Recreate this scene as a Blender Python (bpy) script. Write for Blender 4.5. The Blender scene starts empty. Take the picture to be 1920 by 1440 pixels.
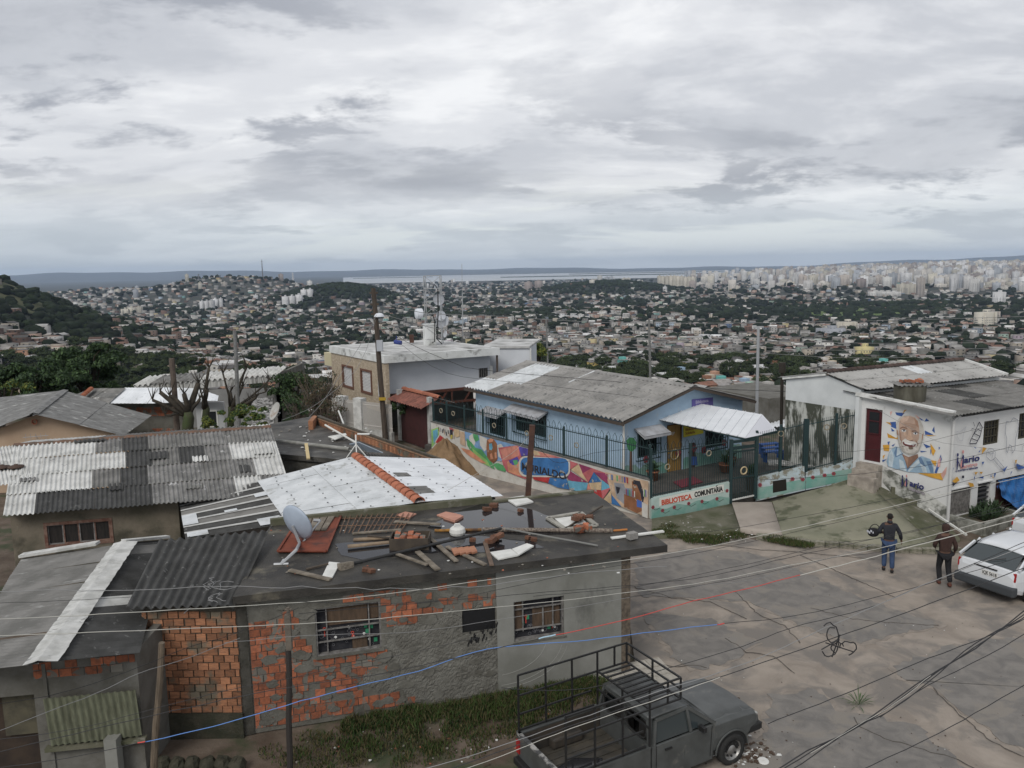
import bpy, math, random
import numpy as np
from mathutils import Vector, Matrix
random.seed(7); rng=np.random.default_rng(7)
sc=bpy.context.scene; COL=sc.collection
# camera, sky, sun, exposure
F=1500.; PIT=math.radians(8.2); RHO=math.atan(.019); CZ=9.0
fwv=(0,math.cos(PIT),-math.sin(PIT)); _u0=(0,math.sin(PIT),math.cos(PIT)); _c,_s=math.cos(RHO),math.sin(RHO)
RV=(_c,-_s*_u0[1],-_s*_u0[2]); UV=(_s,_c*_u0[1],_c*_u0[2])
def ray(x,y):
 a=(x-960)/F; b=(720-y)/F
 return Vector([fwv[i]+a*RV[i]+b*UV[i] for i in range(3)])
def P(x,y,z):                       # point at height z seen in direction (x,y)
 d=ray(x,y); t=(z-CZ)/d[2]; return Vector((d[0]*t,d[1]*t,z))
def PY(x,y,Y):                      # point at distance Y
 d=ray(x,y); t=Y/d[1]; return Vector((d[0]*t,Y,CZ+d[2]*t))
def PPL(x,y,o,n):                   # point on the plane through o with normal n
 d=ray(x,y); o=Vector(o)-Vector((0,0,CZ)); t=o.dot(n)/d.dot(n); return d*t+Vector((0,0,CZ))
def PR(q):
 v=Vector(q)-Vector((0,0,CZ)); d=v.dot(fwv); return (960+F*v.dot(RV)/d,720-F*v.dot(UV)/d,d)
cam=bpy.data.cameras.new('camera'); camo=bpy.data.objects.new('camera',cam); COL.objects.link(camo)
cam.sensor_width=36; cam.lens=36*F/1920; cam.clip_end=60000; cam.clip_start=.1
mw=Matrix(((RV[0],UV[0],-fwv[0],0),(RV[1],UV[1],-fwv[1],0),(RV[2],UV[2],-fwv[2],CZ),(0,0,0,1)))
camo.matrix_world=mw; sc.camera=camo
sc.view_settings.view_transform='Standard'; sc.view_settings.look='None'; sc.view_settings.exposure=0.30; sc.view_settings.gamma=1
sc.view_settings.use_curve_mapping=False
sc.cycles.volume_bounces=0; sc.cycles.max_bounces=5; sc.cycles.diffuse_bounces=2; sc.cycles.volume_max_steps=8
try: sc.cycles.use_denoising=True
except Exception: pass
W=bpy.data.worlds.new('World'); sc.world=W; W.use_nodes=True
def build_world():
 nt=W.node_tree; N=nt.nodes; L=nt.links; N.clear()
 def n(t,**k):
  q=N.new(t)
  for a,b in k.items(): setattr(q,a,b)
  return q
 out=n('ShaderNodeOutputWorld')
 sky=n('ShaderNodeTexSky',sky_type='NISHITA',sun_disc=False,sun_elevation=math.radians(42),sun_rotation=math.radians(25))
 bs=n('ShaderNodeBackground'); bs.inputs[1].default_value=.08; L.new(sky.outputs[0],bs.inputs[0])
 tc=n('ShaderNodeTexCoord'); sep=n('ShaderNodeSeparateXYZ'); L.new(tc.outputs['Generated'],sep.inputs[0])
 zc=n('ShaderNodeMath',operation='MAXIMUM'); L.new(sep.outputs[2],zc.inputs[0]); zc.inputs[1].default_value=0
 za=n('ShaderNodeMath',operation='ADD'); L.new(zc.outputs[0],za.inputs[0]); za.inputs[1].default_value=.19
 cx=n('ShaderNodeMath',operation='DIVIDE'); cy=n('ShaderNodeMath',operation='DIVIDE')
 L.new(sep.outputs[0],cx.inputs[0]); L.new(za.outputs[0],cx.inputs[1]); L.new(sep.outputs[1],cy.inputs[0]); L.new(za.outputs[0],cy.inputs[1])
 cb=n('ShaderNodeCombineXYZ'); L.new(cx.outputs[0],cb.inputs[0]); L.new(cy.outputs[0],cb.inputs[1])
 def noise(sc_,det,rough,off,dist=0.,sx=1):
  mp=n('ShaderNodeMapping'); mp.inputs['Location'].default_value=off; mp.inputs['Scale'].default_value=(sx,1,1); L.new(cb.outputs[0],mp.inputs[0])
  q=n('ShaderNodeTexNoise'); q.inputs['Scale'].default_value=sc_; q.inputs['Detail'].default_value=det; q.inputs['Roughness'].default_value=rough
  q.inputs['Distortion'].default_value=dist; L.new(mp.outputs[0],q.inputs[0]); return q.outputs[0]
 def ramp(i,stops,inter='EASE'):
  q=n('ShaderNodeValToRGB'); q.color_ramp.interpolation=inter; e=q.color_ramp.elements
  while len(e)<len(stops): e.new(.5)
  for k,(p,c) in enumerate(stops): e[k].position=p; e[k].color=(*c,1) if len(c)==3 else c
  L.new(i,q.inputs[0]); return q.outputs[0]
 def mix(f,a,b,bt='MIX'):
  q=n('ShaderNodeMix',data_type='RGBA',blend_type=bt)
  if isinstance(f,float): q.inputs[0].default_value=f
  else: L.new(f,q.inputs[0])
  L.new(a,q.inputs[6]); L.new(b,q.inputs[7]); return q.outputs[2]
 base=ramp(noise(1.1,9,.60,(3.1,1.7,0),.3,.72),[(.34,(.40,.415,.45)),(.45,(.53,.545,.58)),(.55,(.68,.69,.715)),(.66,(.84,.845,.855))])
 puff=ramp(noise(1.9,9,.60,(7.4,2.2,0),.2,.85),[(.49,(0,0,0)),(.59,(1,1,1))])
 dark=n('ShaderNodeRGB'); dark.outputs[0].default_value=(.35,.365,.405,1)
 big=ramp(noise(.35,3,.5,(1.3,8.8,0)),[(.38,(.25,.25,.25)),(.54,(1,1,1))])
 f1=n('ShaderNodeMath',operation='MULTIPLY'); L.new(puff,f1.inputs[0]); L.new(big,f1.inputs[1])
 c1=mix(f1.outputs[0],base,dark.outputs[0])
 low=ramp(sep.outputs[2],[(.0,(0,0,0)),(.035,(1,1,1)),(.13,(.0,.0,.0))])
 br=ramp(noise(1.3,8,.6,(4.4,5.2,0),.3,.4),[(.50,(0,0,0)),(.60,(1,1,1))])
 f2=n('ShaderNodeMath',operation='MULTIPLY'); L.new(low,f2.inputs[0]); L.new(br,f2.inputs[1])
 wh=n('ShaderNodeRGB'); wh.outputs[0].default_value=(.82,.83,.79,1)
 c2=mix(f2.outputs[0],c1,wh.outputs[0])
 hz=ramp(sep.outputs[2],[(.0,(1,1,1)),(.03,(.75,.75,.75)),(.11,(0,0,0))])
 hb=n('ShaderNodeRGB'); hb.outputs[0].default_value=(.57,.64,.69,1)
 fh=n('ShaderNodeMath',operation='MULTIPLY'); L.new(hz,fh.inputs[0]); fh.inputs[1].default_value=.8
 c3=mix(fh.outputs[0],c2,hb.outputs[0])
 bc=n('ShaderNodeBackground'); bc.inputs[1].default_value=.93; L.new(c3,bc.inputs[0])
 ms=n('ShaderNodeMixShader'); ms.inputs[0].default_value=.95; L.new(bs.outputs[0],ms.inputs[1]); L.new(bc.outputs[0],ms.inputs[2])
 L.new(ms.outputs[0],out.inputs[0])
build_world()
sun=bpy.data.lights.new('sun','SUN'); sun.energy=1.5; sun.angle=math.radians(25); sun.color=(1,.965,.91)
suno=bpy.data.objects.new('sun',sun); COL.objects.link(suno); suno.rotation_euler=(math.radians(48),0,math.radians(-25))
# helpers
MATS={}
def M(name,c1,c2=None,rough=.85,scale=3.,detail=6,lo=.38,hi=.62,bump=0.,bscale=20.,stretch=(1,1,1),metal=0.,rnd=0.,c3=None,c3s=1.,c3lo=.55,c3hi=.65,objcol=False,attr=False,spec=.35,st3=(1,1,1),noise_dist=0.,geo=False):
 if name in MATS: return MATS[name]
 m=bpy.data.materials.new(name); m.use_nodes=True; MATS[name]=m
 nt=m.node_tree; N=nt.nodes; L=nt.links; b=N['Principled BSDF']
 b.inputs['Roughness'].default_value=rough; b.inputs['Metallic'].default_value=metal
 b.inputs['Specular IOR Level'].default_value=spec
 tc=N.new('ShaderNodeTexCoord')
 src=tc.outputs['Object']
 if geo: src=N.new('ShaderNodeNewGeometry').outputs['Position']
 def nz(scale,detail,st=(1,1,1),rg=.6):
  mp=N.new('ShaderNodeMapping'); mp.inputs['Scale'].default_value=st; L.new(src,mp.inputs[0])
  q=N.new('ShaderNodeTexNoise'); q.inputs['Scale'].default_value=scale; q.inputs['Detail'].default_value=detail; q.inputs['Roughness'].default_value=rg
  q.inputs['Distortion'].default_value=noise_dist
  L.new(mp.outputs[0],q.inputs[0]); return q.outputs[0]
 def rp(i,lo,hi):
  q=N.new('ShaderNodeMapRange'); q.inputs[1].default_value=lo; q.inputs[2].default_value=hi; L.new(i,q.inputs[0]); return q.outputs[0]
 def mx(f,a,bb,bt='MIX'):
  q=N.new('ShaderNodeMix'); q.data_type='RGBA'; q.blend_type=bt
  if isinstance(f,(int,float)): q.inputs[0].default_value=f
  else: L.new(f,q.inputs[0])
  for k,v in ((6,a),(7,bb)):
   if isinstance(v,tuple): q.inputs[k].default_value=(*v,1)
   else: L.new(v,q.inputs[k])
  return q.outputs[2]
 col=c1
 if objcol: col=N.new('ShaderNodeObjectInfo').outputs['Color']
 if attr:
  at=N.new('ShaderNodeVertexColor'); at.layer_name='Col'; col=at.outputs[0]
 if c2 is not None:
  f=rp(nz(scale,detail,stretch),lo,hi)
  col=mx(f,col,c2) if not (objcol or attr) else mx(f,col,mx(1.,col,c2,'MULTIPLY'))
 if c3 is not None: col=mx(rp(nz(c3s,5,st3),c3lo,c3hi),col,c3)
 if rnd:
  oi=N.new('ShaderNodeObjectInfo'); q=N.new('ShaderNodeMapRange'); q.inputs[3].default_value=1-rnd; q.inputs[4].default_value=1+rnd
  L.new(oi.outputs['Random'],q.inputs[0])
  hs=N.new('ShaderNodeHueSaturation'); L.new(q.outputs[0],hs.inputs['Value'])
  if isinstance(col,tuple): hs.inputs['Color'].default_value=(*col,1)
  else: L.new(col,hs.inputs['Color'])
  col=hs.outputs[0]
 if isinstance(col,tuple): b.inputs['Base Color'].default_value=(*col,1)
 else: L.new(col,b.inputs['Base Color'])
 if bump:
  bp=N.new('ShaderNodeBump'); bp.inputs['Strength'].default_value=1.0; bp.inputs['Distance'].default_value=bump
  L.new(nz(bscale,5,stretch,.65),bp.inputs['Height']); L.new(bp.outputs[0],b.inputs['Normal'])
 return m
ORG={}
def org(o):
 while o is not None:
  if o.name in ORG: return ORG[o.name]
  o=o.parent
 return Vector((0,0,0))
def setp(o,label=None,cat=None,group=None,kind=None):
 if label: o['label']=label
 if cat: o['category']=cat
 if group: o['group']=group
 if kind: o['kind']=kind
 return o
def thing(name,label,cat,loc=(0,0,0),group=None):
 o=bpy.data.objects.new(name,None); COL.objects.link(o); o.location=loc; o.empty_display_size=.2
 ORG[o.name]=Vector(loc); return setp(o,label,cat,group)
class MB:
 def __init__(s): s.v=[]; s.f=[]; s.mi=[]; s.cur=0
 def m(s,i): s.cur=i; return s
 def add(s,vs,fs):
  o=len(s.v); s.v+= [tuple(q) for q in vs]
  for f in fs: s.f.append(tuple(o+i for i in f)); s.mi.append(s.cur)
  return s
 def poly(s,pts): return s.add(pts,[tuple(range(len(pts)))])
 def hexa(s,p):   # 8 points: bottom 4 ccw, top 4 ccw
  return s.add(p,[(3,2,1,0),(4,5,6,7),(0,1,5,4),(1,2,6,5),(2,3,7,6),(3,0,4,7)])
 def box(s,c,sz,rz=0.,ax=None):
  c=Vector(c); hx,hy,hz=[q/2 for q in sz]
  if ax is None:
   ax=(Vector((math.cos(rz),math.sin(rz),0)),Vector((-math.sin(rz),math.cos(rz),0)),Vector((0,0,1)))
  X,Y,Z=ax
  return s.hexa([c+X*a*hx+Y*b*hy+Z*d*hz for d in (-1,1) for a,b in ((-1,-1),(1,-1),(1,1),(-1,1))])
 def bar(s,a,b,w,h=None,up=(0,0,1)):
  a=Vector(a); b=Vector(b); h=h or w; d=(b-a); L=d.length; d.normalize(); up=Vector(up)
  if abs(d.dot(up))>.98: up=Vector((0,1,0))
  X=d.cross(up).normalized(); Z=X.cross(d)
  return s.box((a+b)/2,(L,w,h),ax=(d,X,Z))
 def slab(s,pts,t):  # pts polygon (3d), thick t downwards
  n=len(pts); lo=[Vector(q)-Vector((0,0,t)) for q in pts]
  s.add(list(pts)+lo,[tuple(range(n)),tuple(reversed(range(n,2*n)))]+[(i,i+n,(i+1)%n+n,(i+1)%n) for i in range(n)])
  return s
 def ext(s,pts,vec):
  n=len(pts); vec=Vector(vec); lo=[Vector(q)+vec for q in pts]
  s.add(list(pts)+lo,[tuple(range(n)),tuple(reversed(range(n,2*n)))]+[(i,i+n,(i+1)%n+n,(i+1)%n) for i in range(n)])
  return s
 def tube(s,pts,r,seg=6,cap=True):
  pts=[Vector(q) for q in pts]; n=len(pts); rr=r if isinstance(r,(list,tuple)) else [r]*n
  o=len(s.v); prev=None
  for i,q in enumerate(pts):
   d=(pts[min(i+1,n-1)]-pts[max(i-1,0)]).normalized()
   if prev is None:
    a=Vector((0,0,1)) if abs(d.z)<.9 else Vector((1,0,0)); X=d.cross(a).normalized()
   else: X=(prev-d*prev.dot(d)).normalized()
   prev=X; Y=d.cross(X)
   for k in range(seg):
    t=2*math.pi*k/seg; s.v.append(tuple(q+X*math.cos(t)*rr[i]+Y*math.sin(t)*rr[i]))
  for i in range(n-1):
   for k in range(seg):
    s.f.append((o+i*seg+k,o+i*seg+(k+1)%seg,o+(i+1)*seg+(k+1)%seg,o+(i+1)*seg+k)); s.mi.append(s.cur)
  if cap:
   s.f.append(tuple(o+k for k in reversed(range(seg)))); s.mi.append(s.cur)
   s.f.append(tuple(o+(n-1)*seg+k for k in range(seg))); s.mi.append(s.cur)
  return s
 def cyl(s,a,b,r,seg=12): return s.tube([a,b],r,seg)
 def lathe(s,c,ax,prof,seg=16):  # prof list (r,h)
  c=Vector(c); ax=Vector(ax).normalized(); a=Vector((0,0,1)) if abs(ax.z)<.9 else Vector((1,0,0)); X=ax.cross(a).normalized(); Y=ax.cross(X)
  o=len(s.v)
  for r,h in prof:
   for k in range(seg):
    t=2*math.pi*k/seg; s.v.append(tuple(c+ax*h+X*math.cos(t)*r+Y*math.sin(t)*r))
  for i in range(len(prof)-1):
   for k in range(seg):
    s.f.append((o+i*seg+k,o+i*seg+(k+1)%seg,o+(i+1)*seg+(k+1)%seg,o+(i+1)*seg+k)); s.mi.append(s.cur)
  return s
 def build(s,name,mats,parent=None,smooth=False,bevel=0,local=False):
  me=bpy.data.meshes.new(name)
  off=Vector((0,0,0)) if (parent is None or local) else org(parent)
  me.from_pydata([(q[0]-off.x,q[1]-off.y,q[2]-off.z) for q in s.v],[],s.f)
  for m in (mats if isinstance(mats,(list,tuple)) else [mats]): me.materials.append(m)
  if max(s.mi,default=0)>0: me.polygons.foreach_set('material_index',s.mi)
  if smooth: me.polygons.foreach_set('use_smooth',[True]*len(me.polygons))
  me.update()
  o=bpy.data.objects.new(name,me); COL.objects.link(o)
  if parent is not None: o.parent=parent
  if bevel:
   md=o.modifiers.new('bevel','BEVEL'); md.width=bevel; md.segments=2; md.limit_method='ANGLE'
  return o
def top(mb,name,mats,label,cat,loc=None,group=None,**k):   # a thing that is one mesh
 loc=Vector(loc) if loc is not None else Vector((sum(v[0] for v in mb.v)/len(mb.v),sum(v[1] for v in mb.v)/len(mb.v),min(v[2] for v in mb.v)))
 mb.v=[(v[0]-loc.x,v[1]-loc.y,v[2]-loc.z) for v in mb.v]
 o=mb.build(name,mats,**k); o.location=loc; ORG[o.name]=loc
 return setp(o,label,cat,group)
def npobj(name,v,f,mats,col=None,mi=None,smooth=False,parent=None):
 v=np.asarray(v,np.float32); f=np.asarray(f,np.int32); k=f.shape[1]; n=len(f)
 me=bpy.data.meshes.new(name); me.vertices.add(len(v)); me.vertices.foreach_set('co',v.ravel())
 me.loops.add(n*k); me.loops.foreach_set('vertex_index',f.ravel())
 me.polygons.add(n); me.polygons.foreach_set('loop_start',np.arange(0,n*k,k,dtype=np.int32)); me.polygons.foreach_set('loop_total',np.full(n,k,np.int32))
 for m in (mats if isinstance(mats,(list,tuple)) else [mats]): me.materials.append(m)
 if mi is not None: me.polygons.foreach_set('material_index',np.asarray(mi,np.int32))
 if smooth: me.polygons.foreach_set('use_smooth',[True]*n)
 if col is not None:
  ca=me.color_attributes.new('Col','BYTE_COLOR','CORNER'); c=np.repeat(np.concatenate([col,np.ones((n,1))],1),k,axis=0)
  c=np.where(c<=.0031308,c*12.92,1.055*np.clip(c,1e-6,1)**(1/2.4)-.055) if False else c
  ca.data.foreach_set('color',c.astype(np.float32).ravel())
 me.update(calc_edges=True); me.validate()
 o=bpy.data.objects.new(name,me); COL.objects.link(o)
 if parent is not None: o.parent=parent
 return o
def link(name,me,parent,loc,rot=(0,0,0),scale=(1,1,1)):
 o=bpy.data.objects.new(name,me); COL.objects.link(o); o.parent=parent
 o.location=Vector(loc)-(org(parent) if parent is not None else Vector((0,0,0))); o.rotation_euler=rot; o.scale=scale
 return o
def copytree(o,parent=None):
 c=o.copy(); COL.objects.link(c); c.parent=parent
 for ch in list(o.children): copytree(ch,c)
 return c
def unit_box(name,mat,bev=0):
 mb=MB(); mb.box((0,0,0),(1,1,1)); me=bpy.data.meshes.new(name); me.from_pydata(mb.v,[],mb.f); me.materials.append(mat); me.update(); return me
def wtext(body,size,origin,X,N,mat,parent,name='lettering',ext=.002,bold=0.,sx=1.):
 cu=bpy.data.curves.new(name,'FONT'); cu.body=body; cu.size=size; cu.extrude=ext; cu.offset=bold; cu.resolution_u=3
 o=bpy.data.objects.new(name,cu); COL.objects.link(o); bpy.context.view_layer.update()
 me=bpy.data.meshes.new_from_object(o.evaluated_get(bpy.context.evaluated_depsgraph_get())); bpy.data.objects.remove(o); bpy.data.curves.remove(cu)
 X=Vector(X).normalized(); N=Vector(N).normalized(); Y=N.cross(X); o2=Vector(origin)-org(parent)
 for v in me.vertices:
  c=v.co.copy(); q=o2+X*c.x*sx+Y*c.y+N*c.z; v.co=q
 me.materials.clear(); me.materials.append(mat); me.update()
 ob=bpy.data.objects.new(name,me); COL.objects.link(ob); ob.parent=parent; return ob
def lerp(a,b,t): return a+(b-a)*t
def quadpt(q,u,v):   # q: a(tl) b(tr) c(br) d(bl)
 a,b,c,d=q; return lerp(lerp(a,b,u),lerp(d,c,u),v)
def corr(mb,q,u0,u1,v0,v1,waves,amp,tilt=.02,seg=6,nv=2,sharp=False,jit=0.,thick=.012,base=0.):
 """a corrugated sheet on quad q between u0..u1 (across the waves) and v0..v1 (down the slope)"""
 n=((quadpt(q,1,.5)-quadpt(q,0,.5)).cross(quadpt(q,.5,0)-quadpt(q,.5,1))).normalized()
 if n.z<0: n=-n
 nu=max(2,int(round(waves*seg))); o=len(mb.v); j=[random.uniform(-jit,jit) for _ in range(4)]
 for r in range(nv+1):
  for k in range(nu+1):
   u=u0+(u1-u0)*k/nu; v=v0+(v1-v0)*r/nv; ph=k/seg*2*math.pi
   w=math.sin(ph)
   if sharp: w=max(-.8,min(.8,1.6*w))
   q_=quadpt(q,u,v)+n*(base+amp*w+tilt*r/nv+lerp(lerp(j[0],j[1],k/nu),lerp(j[2],j[3],k/nu),r/nv)); mb.v.append(tuple(q_))
 for r in range(nv):
  for k in range(nu):
   i=o+r*(nu+1)+k; mb.f.append((i,i+nu+1,i+nu+2,i+1)); mb.mi.append(mb.cur)
 o2=len(mb.v)
 for k in range(nu+1): mb.v.append(tuple(Vector(mb.v[o+nv*(nu+1)+k])-n*thick))
 for k in range(nu):
  i=o+nv*(nu+1)+k; mb.f.append((i,o2+k,o2+k+1,i+1)); mb.mi.append(mb.cur)
def wobble(a,b,n,sag=0.,amp=0.):
 a=Vector(a); b=Vector(b); out=[]
 for i in range(n+1):
  t=i/n; q=lerp(a,b,t); q.z-=sag*4*t*(1-t); q+=Vector((0,random.uniform(-amp,amp),random.uniform(-amp,amp))); out.append(q)
 return out
UP=Vector((0,0,1))
# far terrain
def H(x,y):
 x=np.asarray(x,float); y=np.asarray(y,float); r=np.hypot(x,y)
 h=np.interp(r,[0,52,60,80,110,200,400,600,900,1400,2500,4000,7000,7300,7600,15500,16000,17500,20000,26000],
  [-1.2,-1.2,-5,-13,-26,-48,-62,-70,-81,-88,-92,-93,-93.5,-95,-99,-99,-93,-92,-80,-70])
 h=h+106*np.exp(-((x+612)/185)**2-((y-740)/300)**2)*np.clip((r-150)/200,0,1)
 h=h+ 26*np.exp(-((x+420)/200)**2-((y-520)/170)**2)
 h=h+ 80*np.exp(-((x+1010)/330)**2-((y-3000)/600)**2)+45*np.exp(-((x+1700)/500)**2-((y-3300)/700)**2)
 h=h+ 58*np.exp(-((x+490)/170)**2-((y-2300)/260)**2)
 h=h+ 48*np.exp(-((x-370)/260)**2-((y-3000)/300)**2)
 h=h+ 42*np.clip((x-900)/1800,0,1)*np.clip((r-3300)/1600,0,1)*np.clip((7100-r)/800,0,1)*(x>0)
 h=h+ 30*np.exp(-((x-1150)/400)**2-((y-2600)/300)**2)
 nn=6*np.sin(x/170+1.3)*np.sin(y/210+.4)+3*np.sin(x/71+y/53)
 h=h+nn*np.clip((r-200)/400,0,1)*np.clip((7000-r)/500,0,1)
 az=x/np.maximum(y,1)
 h=np.where((r>7300)&(r<16500),h+np.clip((-.19-az)/.05,0,1)*9,h)
 far=np.clip((r-19000)/3500,0,1)
 h=h+far*(55+40*np.sin(az*9+2.2)+18*np.sin(az*31)+8*np.sin(az*77+1)+170*np.exp(-((az+.45)/.22)**2)+70*np.clip((az-.35)/.3,0,1))
 return h
def terrain():
 nr,na=300,420
 r=np.concatenate([np.geomspace(40,7600,nr-60),np.linspace(7800,24000,60)]); a=np.radians(np.linspace(-50,50,na))
 Rr,A=np.meshgrid(r,a,indexing='ij'); X=Rr*np.sin(A); Y=Rr*np.cos(A); Z=H(X,Y)
 v=np.stack([X,Y,Z],-1).reshape(-1,3)
 i=np.arange(nr-1)[:,None]*na+np.arange(na-1)[None,:]; f=np.stack([i,i+1,i+na+1,i+na],-1).reshape(-1,4)
 m=M('valley_ground',(.028,.034,.024),(.075,.070,.062),scale=.03,detail=12,lo=.44,hi=.62,c3=(.020,.027,.018),c3s=.0035,c3lo=.48,c3hi=.60,rough=.95,geo=True)
 o=npobj('terrain',v,f[:,::-1],m,smooth=True); setp(o,'dark green and grey valley floor with wooded hills out to the horizon',kind='structure')
 m=M('river_water',(.36,.37,.37),(.30,.32,.33),rough=.35,scale=.0006,detail=4,stretch=(1,4,1),spec=.5,geo=True)
 a=np.radians(np.linspace(-46,46,60)); r=np.linspace(7200,16200,6); Rr,A=np.meshgrid(r,a,indexing='ij')
 v=np.stack([Rr*np.sin(A),Rr*np.cos(A),Rr*0-96.],-1).reshape(-1,3); i=np.arange(5)[:,None]*60+np.arange(59)[None,:]
 f=np.stack([i,i+1,i+61,i+60],-1).reshape(-1,4)
 o=npobj('river',v,f[:,::-1],m); setp(o,'wide pale river between the city and the far shore',kind='structure')
 mb=MB(); mt=M('island_green',(.035,.045,.03),(.06,.07,.05),rough=.95,scale=.01)
 for (x0,x1,yy,dy,hh) in ((-100,3600,9800,260,9),(900,4200,12600,420,9),(2600,9500,9300,1900,12),(3500,12500,12500,3000,12),(-2400,-1200,12400,150,7),(5200,12800,8000,700,10)):
  n=40; pt=[]
  for k in range(n):
   t=2*math.pi*k/n; q=(1+.25*math.sin(5*t+x0)+.15*math.sin(11*t))
   pt.append(((x0+x1)/2+(x1-x0)/2*math.cos(t)*(.9+.1*q),yy+dy/2*math.sin(t)*q))
  mb.slab([Vector((a,b,-96+hh)) for a,b in pt],hh+2)
 o=mb.build('river_islands',mt); setp(o,'low dark wooded islands lying in the river',kind='structure')
terrain()
mb=MB(); mb.hexa([(-30000,-60,-102),(30000,-60,-102),(30000,24500,-102),(-30000,24500,-102),(-30000,-60,260),(30000,-60,260),(30000,24500,260),(-30000,24500,260)])
hm=bpy.data.materials.new('haze'); hm.use_nodes=True; nt=hm.node_tree; nt.nodes.clear()
vo=nt.nodes.new('ShaderNodeVolumePrincipled'); vo.inputs['Density'].default_value=4.6e-5; vo.inputs['Color'].default_value=(.60,.75,.98,1)
ou=nt.nodes.new('ShaderNodeOutputMaterial'); nt.links.new(vo.outputs[0],ou.inputs['Volume'])
o=mb.build('haze',hm); setp(o,'thin blue haze over the valley',kind='stuff')
# far city
WALLC=[((.62,.61,.58),'white'),((.52,.45,.35),'beige'),((.40,.39,.37),'grey'),((.50,.30,.21),'salmon'),((.26,.13,.08),'bare brick'),((.33,.52,.42),'pale green'),
       ((.15,.45,.42),'turquoise'),((.55,.44,.16),'yellow'),((.30,.42,.55),'pale blue'),((.50,.50,.44),'cream'),((.42,.32,.42),'lilac'),((.08,.19,.42),'deep blue')]
WP=np.array([.24,.16,.24,.06,.13,.025,.012,.02,.02,.06,.012,.008]); WP/=WP.sum()
ROOFC=[((.20,.19,.18),'grey fibre cement'),((.58,.58,.57),'white sheet'),((.25,.12,.08),'red tiled'),((.33,.31,.29),'light grey'),((.10,.095,.09),'dark grey')]
RP=np.array([.33,.17,.17,.22,.11])
winm=M('far_window_dark',(.03,.035,.04),rough=.4)
def house_mesh(w,d,h,rt,kind,windows=True,part='all'):
 """walls (slot 0), roof (slot 1), windows (slot 2)"""
 mb=MB()
 if part in('all','walls'):
  mb.m(0)
  if kind=='gable':
   mb.add([(-w/2,-d/2,-3),(w/2,-d/2,-3),(w/2,d/2,-3),(-w/2,d/2,-3),(-w/2,-d/2,h),(w/2,-d/2,h),(w/2,d/2,h),(-w/2,d/2,h),(-w/2,0,h+rt),(w/2,0,h+rt)],
               [(0,1,5,4),(2,3,7,6),(1,2,6,9,5),(3,0,4,8,7)])
  else:
   mb.hexa([(-w/2,-d/2,-3),(w/2,-d/2,-3),(w/2,d/2,-3),(-w/2,d/2,-3),(-w/2,-d/2,h),(w/2,-d/2,h),(w/2,d/2,h),(-w/2,d/2,h)])
   if kind=='box': mb.box((w*.15,d*.1,h+1.1),(w*.5,d*.6,2.2))
 if part in('all','roof'):
  mb.m(1); e=.5; t=.15
  if kind=='gable':
   k=rt*e/(d/2)
   for s in (-1,1):
    mb.ext([Vector((-w/2-e,s*(d/2+e),h-k+.05)),Vector((w/2+e,s*(d/2+e),h-k+.05)),Vector((w/2+e,0,h+rt+.05)),Vector((-w/2-e,0,h+rt+.05))],(0,0,t))
  elif kind=='shed':
   mb.ext([Vector((-w/2-e,-d/2-e,h+.05)),Vector((w/2+e,-d/2-e,h+.05)),Vector((w/2+e,d/2+e,h+.9)),Vector((-w/2-e,d/2+e,h+.9))],(0,0,t))
  else: mb.box((0,0,h+.12),(w+.7,d+.7,.2))
 if part in('all','windows') and windows:
  mb.m(2); fl=max(1,int(h/2.7))
  for k in range(fl):
   for i in range(max(2,int(w/3.2))):
    x=-w/2+(i+.5)*w/max(2,int(w/3.2)); mb.box((x,-d/2-.02,1.5+k*2.8),(1.2,.08,1.1))
   for s in (-1,1): mb.box((s*(w/2+.02),-d*.15,1.5+k*2.8),(.08,1.3,1.1))
 return mb
_wallm=M('far_wall_paint',(1,1,1),(.7,.66,.6),scale=.35,lo=.4,hi=.75,objcol=True,rough=.9)
roofm=[M('far_roof_'+n.replace(' ','_'),c,tuple(q*.6 for q in c),scale=.5,rough=.8) for c,n in ROOFC]
ANCH=[(70,'over the tan house'),(150,'over the left trees'),(230,'by the big leafy tree'),(300,'over the row house'),(350,'over the wooden post'),(420,'over the pruned trees'),(480,'by the thin pole'),(560,'over the grey hall'),(630,'over the shrubs'),(700,'left of the utility pole'),(780,'right of the utility pole'),(840,'behind the lattice mast'),(900,'by the whip antenna'),(1000,'over the yellow tree'),(1100,'over the library ridge'),(1200,'left of the far pole'),(1300,'right of the far pole'),(1400,'over the canopy'),(1460,'by the steel pole'),(1560,'by the chimney pipe'),(1660,'over the hall ridge'),(1760,'over the water tank'),(1840,'over the red building'),(3000,'at the right edge')]
def where_(x,y,z):
 a,b,_=PR((x,y,z)); r=math.hypot(x,y)
 return [n for l,n in ANCH if a<l][0]+', '+('closest' if r<430 else 'near' if r<520 else 'mid slope' if r<640 else 'further' if r<900 else 'far' if r<2000 else 'very far' if r<4200 else 'skyline')
def inview(x,y,z):
 a,b,d=PR((x,y,z)); return (-30<a<1950 and d>0),a,b
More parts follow.
